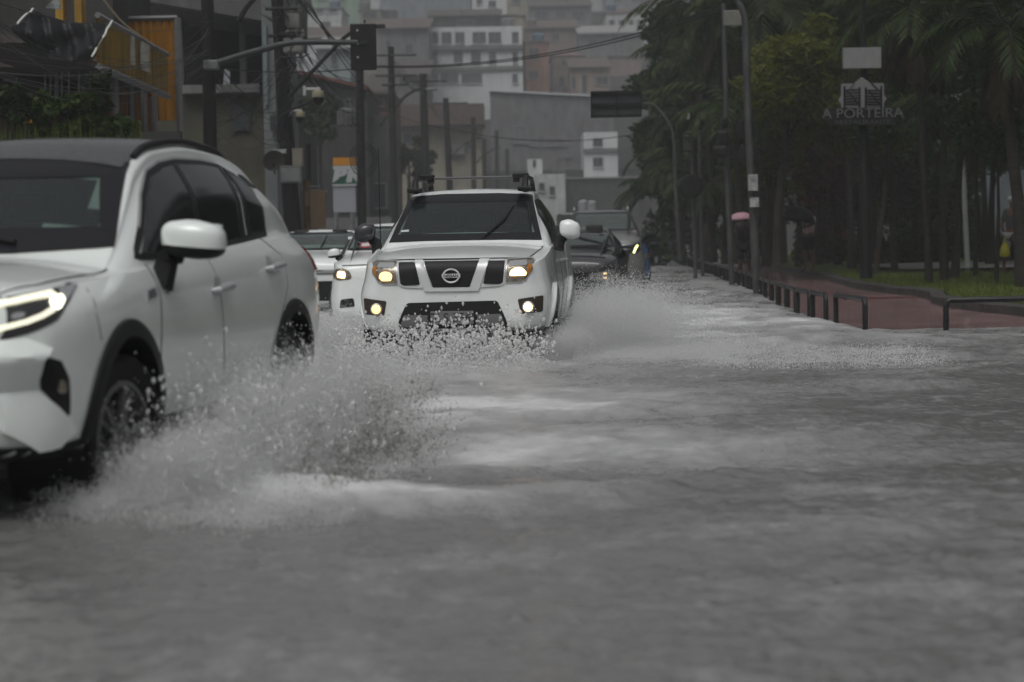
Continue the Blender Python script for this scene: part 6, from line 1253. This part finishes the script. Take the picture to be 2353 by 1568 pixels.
# far wood closing the park, hedge, pale wall, red wall
cw = []
for i in range(170): p = W(R.uniform(1500, 2460), R.uniform(-60, 575), R.uniform(76, 84)); cw.append((p.x, p.y, p.z, R.uniform(.7, 1.3), 1.0, R.uniform(.5, 1.0)))
V, F = leaf_cloud(cw, 42000, .42, .20, .2, 77); tag(put('woodland', raw_mesh('woodland', V, F, lf_dark)), 'dark mass of trees closing the park behind the trunks', 'woodland', kind='stuff')
for i, (lb, x0, x1, y0) in enumerate((('clipped dark hedge behind the restaurant sign post', 1845, 2060, 548), ('clipped dark hedge between the trunks left of the park lamp', 2060, 2205, 540), ('clipped dark hedge at the right behind the footpath', 2228, 2420, 545))):
    c = []
    for k in range(26): p = W(x0 + (x1 - x0) * k / 25, R.uniform(y0 + 8, 592), 60); c.append((p.x, 60 + R.uniform(-.4, .4), p.z, .4, .5, .32))
    V, F = leaf_cloud(c, 5200, .13, .07, .1, 600 + i); tag(put('hedge', raw_mesh('hedge', V, F, lf_dark)), lb, 'hedge', 'hedges behind the footpath')
house('wall', 'pale grey wall glimpsed between the trees at the right edge', (2262, 372, 2420, 540), 68, .5, plaster['blue'], [], None, base=.2, cat='wall')
house('wall', 'dull red brown wall behind the slim trunks by the black umbrella', (1842, 330, 1962, 600), 72, .4, mat('red_brown_wall', (.075, .026, .018), .9, noise=1, amt=.4), [], None, base=.2, cat='wall')
# left plants
for i, (lb, px, py, rx, rz, n, lm) in enumerate((('leafy dark green bush above the white suv roof', 150, 270, 70, 42, 2600, lf_mid), ('smaller bush in front of the corrugated shop', 255, 300, 40, 20, 900, lf_mid), ('bush at the far left beside the yellow board', 30, 250, 26, 40, 800, lf_dark), ('climbing plant up the verandah bars', 226, 215, 8, 40, 350, lf_dark))):
    c = []
    for k in range(16): p = W(px + R.uniform(-rx, rx), py + R.uniform(-rz, rz), 29.5 + R.uniform(-.3, .5)); c.append((p.x, p.y, p.z, .16, .2, .13))
    t = thing('bush', lb, 'bush', W(px, 330, 29.6)); b = MB()
    for k in range(5): b.tube([W(px + R.uniform(-8, 8), 360, 29.6), W(px + R.uniform(-rx, rx) * .6, py, 29.6)], [.02, .008], 5)
    b.build('stem', bark, t, True, True); V, F = leaf_cloud(c, n, .15, .085, .25, 700 + i); put('foliage', raw_mesh('foliage', V - np.array(t.location)[None], F, lm), t)
gv = []; gf = []
for i in range(420): p = W(R.uniform(-10, 330), 335, 29 + R.random()); hgt = R.uniform(.12, .45); a = R.random() * 6.28; k = len(gv); e = p + Vector((R.gauss(0, .08), R.gauss(0, .05), hgt)); s_ = Vector((math.cos(a), math.sin(a), 0)) * .012; gv += [tuple(p - s_), tuple(p + s_), tuple(e)]; gf.append((k, k + 1, k + 2))
tag(put('weeds', raw_mesh('weeds', np.array(gv), np.array(gf), leafmat('weed_leaf', (.05, .075, .012), (.12, .16, .03)))), 'bright weeds along the low wall behind the white suv', 'weeds', kind='stuff')
# distant scrub on the left slope
for i, (lb, px, py, d) in enumerate((('dark scrubby tree behind the transformer', 735, 270, 92), ('scrub tree between the fourth and fifth poles', 940, 360, 120), ('scrub tree low behind the fuel station sign', 860, 330, 108))):
    c = clump(px, py, d, 40, 40, 14, 800 + i); tree('scrub_tree', lb, 'tree', [W(px, 480, d), W(px, py, d)], .1, c, 2500, (.3, .16), lf_dark, 820 + i, None, 3)

# unseen leaf canopy added above the frame to keep sky light off the park
cw = []
for i in range(150): y = R.uniform(38, 84); cw.append((R.uniform(10.2 + (y - 38) * .06, 13 + y * .28), y, R.uniform(7.6, 11.5), 1.6, 1.8, .7))
V, F = leaf_cloud(cw, 20000, .62, .34, .1, 78); tag(put('shade_canopy', raw_mesh('shade_canopy', V, F, lf_dark)), 'unseen leaf canopy added above the park trunks for shade', 'tree canopy', kind='stuff')

# ------------------------------------------------------------------ people
skin = mat('brown_skin', (.14, .075, .05), .5); hairm = mat('dark_hair', (.012, .010, .009), .6)
def skinmesh(name, J, E, m, parent, sub=2):
    me = bpy.data.meshes.new(name); ks = list(J); me.from_pydata([J[k][0] for k in ks], [(ks.index(a), ks.index(b)) for a, b in E], []); o = bpy.data.objects.new('tmp', me); C.objects.link(o)
    o.modifiers.new('s', 'SKIN'); me.skin_vertices[0].data[0].use_root = True
    for i, k in enumerate(ks): r = J[k][1]; me.skin_vertices[0].data[i].radius = r if hasattr(r, '__len__') else (r, r)
    s_ = o.modifiers.new('u', 'SUBSURF'); s_.levels = s_.render_levels = sub
    m2 = bpy.data.meshes.new_from_object(o.evaluated_get(bpy.context.evaluated_depsgraph_get())); bpy.data.objects.remove(o); m2.name = name; finish(m2, None, True, 180); m2.materials.clear(); m2.materials.append(m); return put(name, m2, parent)
def person(label, loc, rz, sc, shirt, shorts, hand_r, hand_l, leg=(0.06, -0.10), hat=None, skin=skin, lean=0.0):
    t = thing('person', label, 'person', loc, rz); t.scale = (sc,) * 3
    # faces -y; x to its own left
    f = lean
    J = {'pel': ((0, 0, .93), (.15, .11)), 'bel': ((0, -.01 - f * .3, 1.08), (.14, .10)), 'che': ((0, -.01 - f * .7, 1.30), (.165, .11)), 'nek': ((0, -f, 1.47), .055), 'jaw': ((0, -f - .015, 1.56), (.062, .075)), 'hed': ((0, -f - .01, 1.64), (.075, .092)), 'top': ((0, -f, 1.72), (.06, .075)), 'nos': ((0, -f - .105, 1.605), .014)}
    E = [('pel', 'bel'), ('bel', 'che'), ('che', 'nek'), ('nek', 'jaw'), ('jaw', 'hed'), ('hed', 'top'), ('hed', 'nos')]
    for s, k, hp in ((1, 'l', hand_l), (-1, 'r', hand_r)):
        sh = Vector((s * .185, -f * .8, 1.41)); hv = Vector(hp); el = sh.lerp(hv, .52) + Vector((s * .06, .09, -.04)); J['sh' + k] = (tuple(sh), .058); J['el' + k] = (tuple(el), .040); J['wr' + k] = (tuple(el.lerp(hv, .86)), .026); J['pa' + k] = (tuple(hv), (.018, .036)); E += [('che', 'sh' + k), ('sh' + k, 'el' + k), ('el' + k, 'wr' + k), ('wr' + k, 'pa' + k)]
        dv = (hv - el).normalized(); sd = dv.cross(Vector((s, .2, .1))).normalized()
        for q, (o_, ln) in enumerate(((-.028, .075), (-.010, .085), (.010, .08), (.027, .062))):
            a = hv + sd * o_ + dv * .03; m_ = a + dv * ln * .5 + Vector((-s * .010, 0, 0)); e = m_ + dv * ln * .35 + Vector((-s * .028, 0, -.01)); J[f'f{k}{q}'] = (tuple(m_), .0085); J[f'g{k}{q}'] = (tuple(e), .007); E += [('pa' + k, f'f{k}{q}'), (f'f{k}{q}', f'g{k}{q}')]
        th = hv - sd * .035 + Vector((-s * .025, -.01, 0)); J['th' + k] = (tuple(th), .010); E.append(('wr' + k, 'th' + k))
        st = leg[0] if s > 0 else leg[1]; J['hip' + k] = ((s * .095, 0, .86), .092); J['kn' + k] = ((s * .10, st * .7 - .03, .48), .058); J['cal' + k] = ((s * .10, st * .9 + .015, .33), .055); J['an' + k] = ((s * .10, st + .01, .09), .036); J['heel' + k] = ((s * .10, st + .03, .045), .035); J['toe' + k] = ((s * .115, st - .15, .035), (.045, .028)); E += [('pel', 'hip' + k), ('hip' + k, 'kn' + k), ('kn' + k, 'cal' + k), ('cal' + k, 'an' + k), ('an' + k, 'heel' + k), ('heel' + k, 'toe' + k)]
    body = skinmesh('body', J, E, skin, t)
    b = MB()
    for s in (-1, 1): b.ell((s * .03, -f - .098, 1.64), (.012, .008, .008), 8, 6)
    b.build('eyes', mat('eye', (.03, .02, .02), .2), body)
    b = MB(); b.ell((0, -f + .012, 1.68), (.088, .103, .085), 14, 10); b.build('hair', hat or hairm, t, True)
    g_ = lambda k, x: (J[k][0], tuple(c * x + .012 for c in (J[k][1] if hasattr(J[k][1], '__len__') else (J[k][1],) * 2)))
    T = {'pel': ((0, 0, .95), (.165, .125)), 'bel': g_('bel', 1.08), 'che': g_('che', 1.03), 'nb': ((0, -f * .95, 1.44), .075)}; TE = [('pel', 'bel'), ('bel', 'che'), ('che', 'nb')]
    for k in 'lr': T['sh' + k] = g_('sh' + k, 1.12); a = Vector(J['sh' + k][0]); T['sl' + k] = (tuple(a.lerp(Vector(J['el' + k][0]), .75)), .058); TE += [('che', 'sh' + k), ('sh' + k, 'sl' + k)]
    skinmesh('shirt', T, TE, shirt, t)
    T = {'pel': ((0, 0, .94), (.165, .125))}; TE = []
    for k in 'lr': T['hip' + k] = g_('hip' + k, 1.1); a = Vector(J['hip' + k][0]); T['hem' + k] = (tuple(a.lerp(Vector(J['kn' + k][0]), .85)), .088); TE += [('pel', 'hip' + k), ('hip' + k, 'hem' + k)]
    skinmesh('shorts', T, TE, shorts, t); return t
def umbrella(label, top, hand, rad, depth, m, tilt=(0, 0)):
    t = thing('umbrella', label, 'umbrella', top); V = []; F = []; n, k = 8, 6; b = MB(); M_ = Euler((tilt[0], tilt[1], 0)).to_matrix(); cen = 8 * 4
    rows = []
    for i in range(k + 1):
        u = i / k; row = []
        for j in range(n * 4): a = 2 * math.pi * j / (n * 4); scal = 1 - .06 * u * (1 - abs(math.cos(a * n / 2))); r = rad * math.sin(u * math.pi / 2.1) * scal; z = -depth * (1 - math.cos(u * math.pi / 2.1)) / (1 - math.cos(math.pi / 2.1)); row.append(M_ @ Vector((r * math.cos(a), r * math.sin(a), z)))
        b.v += row
    q = n * 4
    for i in range(k):
        for j in range(q): b.f.append((i * q + j, i * q + (j + 1) % q, (i + 1) * q + (j + 1) % q, (i + 1) * q + j))
    o = b.build('canopy', m, t, True); s_ = o.modifiers.new('t', 'SOLIDIFY'); s_.thickness = .004
    h = Vector(hand) - t.location; b = MB(); b.tube([M_ @ Vector((0, 0, .05)), h + (M_ @ Vector((0, 0, .1))) * 0, h + Vector((0, 0, -.1))], .010, 6); b.build('shaft', dsteel, t)
    b = MB()
    for j in range(n): a = 2 * math.pi * j / n; b.tube([M_ @ Vector((rad * .97 * math.cos(a), rad * .97 * math.sin(a), -depth)), M_ @ Vector((rad * .5 * math.cos(a), rad * .5 * math.sin(a), -depth * .32))], .004, 4)
    b.build('rib', dsteel, t); return t
pinks = mat('pale_pink_shirt', (.78, .60, .61), .8, noise=6, amt=.15); navy = mat('dark_navy_cloth', (.016, .017, .022), .8); grysh = mat('dark_grey_shirt', (.055, .055, .065), .8); paleS = mat('pale_grey_shorts', (.26, .26, .26), .8)
p = G(1860, 624, GZ); person('person in a pale pink shirt and dark shorts under the black umbrella', p, -.9, 1.0, pinks, navy, (-.16, -.26, 1.24), (.14, -.24, 1.20), (.05, -.06), lean=.03)
umbrella('open black umbrella held over the person in pink', W(1840, 474, p.y - .25), W(1851, 535, p.y - .3), .48, .42, mat('black_umbrella', (.012, .012, .014), .5), (0, .22))
p = G(1716, 604, GZ); q = W(1711, 600, 47); person('person in dark clothes half hidden behind the lamp post under the pink umbrella', Vector((q.x, 47, .12)), -.4, .92, navy, navy, (-.14, -.24, 1.22), (.2, -.05, .85), (.05, -.05), skin=mat('dark_brown_skin', (.04, .024, .018), .5))
umbrella('open pink umbrella beside the lamp post', W(1702, 488, 46.6), W(1712, 530, 46.55), .29, .17, mat('pink_umbrella', (.36, .21, .25), .6), (0, -.05))
p = G(2325, 640, GZ); p = Vector((W(2326, 600, 47).x, 47, .22)); person('person in dark top and pale shorts walking at the right edge', p, 2.2, 1.0, grysh, paleS, (-.22, .05, .82), (.22, -.05, .84), (.16, -.20), hat=mat('white_cap', (.4, .4, .4), .7))
b = MB(); q = W(2309, 575, 46.8); b.lathe(q + Vector((0, 0, -.17)), [(.03, 0), (.11, .02), (.125, .10), (.10, .22), (.05, .31), (.03, .34)], 12); o = b.build('bag', mat('yellow_bag', (.30, .28, .02), .6, noise=8, amt=.2), None, True); tag(o, 'yellow plastic bag carried by the person at the right edge', 'bag'); b = MB(); b.tube([q + Vector((-.05, 0, .15)), q + Vector((0, 0, .32)), q + Vector((.05, 0, .15))], .012, 6); b.build('handle', mat('yellow_bag', (.4, .4, .02)), o, True)

# ------------------------------------------------------------------ splashes: thrown droplets
def drop_material():
    m = bpy.data.materials.new('water_drops'); m.use_nodes = True; n = m.node_tree; p = n.nodes['Principled BSDF']; p.inputs['Base Color'].default_value = (.93, .935, .94, 1); p.inputs['Roughness'].default_value = .15
    t = n.nodes.new('ShaderNodeBsdfTranslucent'); t.inputs['Color'].default_value = (.93, .935, .94, 1); x = n.nodes.new('ShaderNodeMixShader'); x.inputs[0].default_value = .45; n.links.new(p.outputs[0], x.inputs[1]); n.links.new(t.outputs[0], x.inputs[2]); n.links.new(x.outputs[0], n.nodes['Material Output'].inputs['Surface']); return m
dropm = drop_material(); mudm = drop_material(); mudm.name = 'muddy_water'; mudm.node_tree.nodes['Principled BSDF'].inputs['Base Color'].default_value = (.34, .33, .29, 1); mudm.node_tree.nodes['Translucent BSDF'].inputs['Color'].default_value = (.28, .27, .23, 1)
clearm = drop_material(); clearm.name = 'clear_drops'; n_ = clearm.node_tree; tr_ = n_.nodes.new('ShaderNodeBsdfTransparent'); mx_ = n_.nodes.new('ShaderNodeMixShader'); mx_.inputs[0].default_value = .45; o_ = n_.nodes['Material Output']; n_.links.new(o_.inputs['Surface'].links[0].from_socket, mx_.inputs[1]); n_.links.new(tr_.outputs[0], mx_.inputs[2]); n_.links.new(mx_.outputs[0], o_.inputs['Surface'])
OV = np.array([(1, 0, 0), (-1, 0, 0), (0, 1, 0), (0, -1, 0), (0, 0, 1), (0, 0, -1)], float); OF = np.array([(0, 2, 4), (2, 1, 4), (1, 3, 4), (3, 0, 4), (2, 0, 5), (1, 2, 5), (3, 1, 5), (0, 3, 5)])
TV = np.array([(.94, 0, -.33), (-.47, .82, -.33), (-.47, -.82, -.33), (0, 0, 1)]) * 1.15; TF = np.array([(0, 2, 1), (0, 1, 3), (1, 2, 3), (2, 0, 3)])
def drops(name, label, P, rad, seed, stretch=None, fine=True, dropm=dropm):
    r = np.random.default_rng(seed); keep = P[:, 2] > -.03; P = P[keep]; rad = rad[keep]; n = len(P); sc = rad[:, None] * r.uniform(.7, 1.3, (n, 3)); BV, BF = (TV, TF) if fine else (OV, OF)
    if stretch is not None: sc[:, 2] *= stretch
    ang = r.random(n) * 6.28; c, s = np.cos(ang), np.sin(ang); V = BV[None] * sc[:, None, :]; x = V[..., 0] * c[:, None] - V[..., 1] * s[:, None]; y = V[..., 0] * s[:, None] + V[..., 1] * c[:, None]; V = np.stack([x, y, V[..., 2]], -1) + P[:, None, :]
    F = (BF[None] + len(BV) * np.arange(n)[:, None, None]).reshape(-1, 3); me = raw_mesh(name, V.reshape(-1, 3), F, dropm); me.polygons.foreach_set('use_smooth', np.ones(len(F), bool)); o = put(name, me); tag(o, label, 'water spray', kind='stuff'); return o
def plume(r, n_lig, per, origin, vel, T=(.05, 1.0), jit=(.012, .05), rmed=.0045, rsig=.28, rmax=.02):
    O = origin(r, n_lig); Vv = vel(r, n_lig); tf = 2 * Vv[:, 2] / 9.8; t = tf * r.uniform(T[0], T[1], n_lig); tt = t[:, None] + r.normal(0, jit[1], (n_lig, per)); tt = np.clip(tt, .0, None)
    vj = Vv[:, None, :] * (1 + r.normal(0, .045, (n_lig, per, 1))); P = O[:, None, :] + vj * tt[..., None]; P[..., 2] -= 4.9 * tt**2; P += r.normal(0, jit[0], P.shape) * (1 + tt[..., None] * 3)
    return P.reshape(-1, 3), np.clip(rmed * np.exp(r.normal(0, rsig, n_lig * per)), .001, rmax)
def carpt(loc, yaw, x, y): return np.array([loc.x + x * math.sin(yaw) + y * math.cos(yaw), loc.y + x * math.cos(yaw) - y * math.sin(yaw), 0.0])
cat_ = lambda L: (np.concatenate([a for a, b in L]), np.concatenate([b for a, b in L]))
r = np.random.default_rng(21)
def line_origin(loc, yaw, x0, x1, y0, y1, z=0.02):
    def f(r, n):
        x = r.uniform(x0, x1, n); y = r.uniform(y0, y1, n); p = np.stack([loc.x + x * math.sin(yaw) + y * math.cos(yaw), loc.y + x * math.cos(yaw) - y * math.sin(yaw), np.full(n, z)], -1); return p
    return f
def vel(vx, vy, vz, corr=0):
    def f(r, n):
        u = r.random(n); a = np.stack([r.uniform(*vx, n), r.uniform(*vy, n), vz[0] + (vz[1] - vz[0]) * r.random(n) ** .7], -1); return a
    return f
LO = lambda *a: line_origin(RAVLOC, RAVYAW, *a)
Lq = [plume(r, 1300, 110, LO(.55, 1.5, .84, 1.15), vel((.1, 1.0), (-1.0, .5), (.8, 2.6)), rmed=.0019, jit=(.012, .06)),
      plume(r, 1700, 110, LO(1.3, 3.2, .85, 1.15), vel((.1, 1.0), (-1.2, .3), (1.0, 3.4)), rmed=.0019, jit=(.013, .06)),
      plume(r, 1100, 110, LO(3.0, 4.4, .8, 1.2), vel((.1, 1.1), (-1.2, .4), (1.0, 3.3)), rmed=.002, jit=(.013, .06)),
      plume(r, 900, 90, LO(.35, 1.2, 1.0, 1.6), vel((-.2, 1.2), (-.9, .2), (.3, 1.7)), rmed=.0019), plume(r, 900, 90, LO(1.0, 3.8, 1.1, 1.7), vel((-.2, .8), (-.9, .2), (.2, 1.3)), rmed=.0019),
      plume(r, 700, 90, LO(.35, .85, .78, 1.05), vel((-.3, .5), (-.6, .3), (.4, 2.0)), rmed=.002, jit=(.014, .06)),
      plume(r, 1500, 110, LO(.6, 1.45, .92, 1.2), vel((-.1, .7), (-.7, .5), (.9, 2.7)), rmed=.002, jit=(.014, .06)),
      plume(r, 90, 25, LO(.75, 1.1, .66, .9, .1), vel((-.4, .5), (-.6, .6), (1.0, 3.2)), rmed=.0034, jit=(.04, .08)), plume(r, 90, 25, LO(3.45, 3.8, .66, .9, .1), vel((-.4, .6), (-.6, .6), (1.0, 3.4)), rmed=.004, jit=(.04, .08))]
P, q = cat_(Lq); drops('water_spray', 'fan of muddy spray thrown up along the side of the white suv', P, q, 31, 1.7)
P, q = cat_([plume(r, 120, 90, LO(1.4, 4.3, .9, 1.5), vel((.0, .9), (-1.1, .2), (.8, 2.9)), rmed=.0026, jit=(.010, .10)), plume(r, 90, 80, LO(1.0, 3.6, 1.2, 1.7), vel((.0, .6), (-.8, .1), (.5, 1.9)), rmed=.0026, jit=(.012, .08))]); drops('water_spray', 'brown streaks of muddy water within the spray fan beside the suv', P, q, 35, 2.2, True, mudm)
P, q = plume(r, 420, 9, LO(.6, 4.2, .84, 1.3), vel((.0, 1.2), (-1.4, .4), (1.0, 3.6)), rmed=.0055, rsig=.4, rmax=.016, jit=(.03, .09)); drops('water_spray', 'larger loose drops flung above the spray beside the white suv', P, q, 36, 1.3, False, clearm)
LO = lambda *a: line_origin(PKLOC, PKYAW, *a)
Lq = [plume(r, 700, 70, LO(.2, 1.0, .72, 1.05), vel((-.3, 1.4), (-1.2, .3), (.5, 2.5)), rmed=.0034, jit=(.025, .07)), plume(r, 2200, 80, LO(.7, 2.8, .85, 1.2), vel((.4, 3.0), (-2.0, .5), (1.1, 3.4)), rmed=.0034, jit=(.025, .07)), plume(r, 1500, 80, LO(.0, 2.2, 1.1, 2.4), vel((.5, 3.8), (-2.5, .2), (.3, 1.4)), rmed=.0034, jit=(.03, .08)),
      plume(r, 1200, 60, LO(2.6, 6.5, .85, 1.6), vel((.1, 1.3), (-1.0, 1.0), (1.0, 3.6)), rmed=.004, jit=(.03, .07)), plume(r, 600, 60, LO(-1.0, 1.5, 2.2, 4.4), vel((.3, 2.2), (-2.0, .2), (.2, .9)), rmed=.0034, jit=(.03, .08))]
P, q = cat_(Lq); drops('water_spray', 'big white bow wave bursting to the right of the pickup', P, q, 32, 1.2)
Lq = [plume(r, 1500, 70, LO(.5, 3.5, -1.5, -.9), vel((-2.4, -.2), (-1.8, .5), (.8, 2.9)), rmed=.0034, jit=(.025, .07)), plume(r, 900, 70, LO(-1.5, 1.5, -2.4, -1.0), vel((-1.5, .8), (-2.2, .2), (.3, 1.6)), rmed=.0034, jit=(.03, .08)), plume(r, 400, 50, LO(3.5, 7.5, -2.6, -1.2), vel((-1.0, .8), (-1.0, .5), (.5, 2.3)), rmed=.004, jit=(.03, .07)), plume(r, 700, 60, LO(-5.5, -1.0, -2.3, -.9), vel((-.8, .8), (-1.2, .5), (.2, 1.2)), rmed=.003, jit=(.03, .08))]
P, q = cat_(Lq); drops('water_spray', 'white spray wall between the big suv and the pickup', P, q, 33, 1.2)
Lq = [plume(r, 560, 10, LO(-.4, .1, -.95, .75), vel((-.7, .5), (-1.6, -.1), (.8, 2.7)), rmed=.012, rsig=.35, rmax=.026, jit=(.06, .09)), plume(r, 400, 40, LO(-1.2, -.2, -1.0, .9), vel((-.6, .6), (-1.5, 0), (.3, 1.5)), rmed=.0036, jit=(.04, .08))]
P, q = cat_(Lq); drops('water_spray', 'loose water drops tossed up in front of the pickup bumper and number plate', P, q, 34, None, False, clearm)

# ------------------------------------------------------------------ rain haze
hz = MB(); hz.box((10, 320, 38), (380, 680, 82)); o = hz.build('haze', None); tag(o, kind='stuff')
m = bpy.data.materials.new('rain_haze'); m.use_nodes = True; n = m.node_tree; n.nodes.clear(); v = n.nodes.new('ShaderNodeVolumePrincipled'); v.inputs['Color'].default_value = (.86, .88, .90, 1); v.inputs['Density'].default_value = .0013; v.inputs['Anisotropy'].default_value = 0.2; mo = n.nodes.new('ShaderNodeOutputMaterial'); n.links.new(v.outputs[0], mo.inputs['Volume']); o.data.materials.append(m)
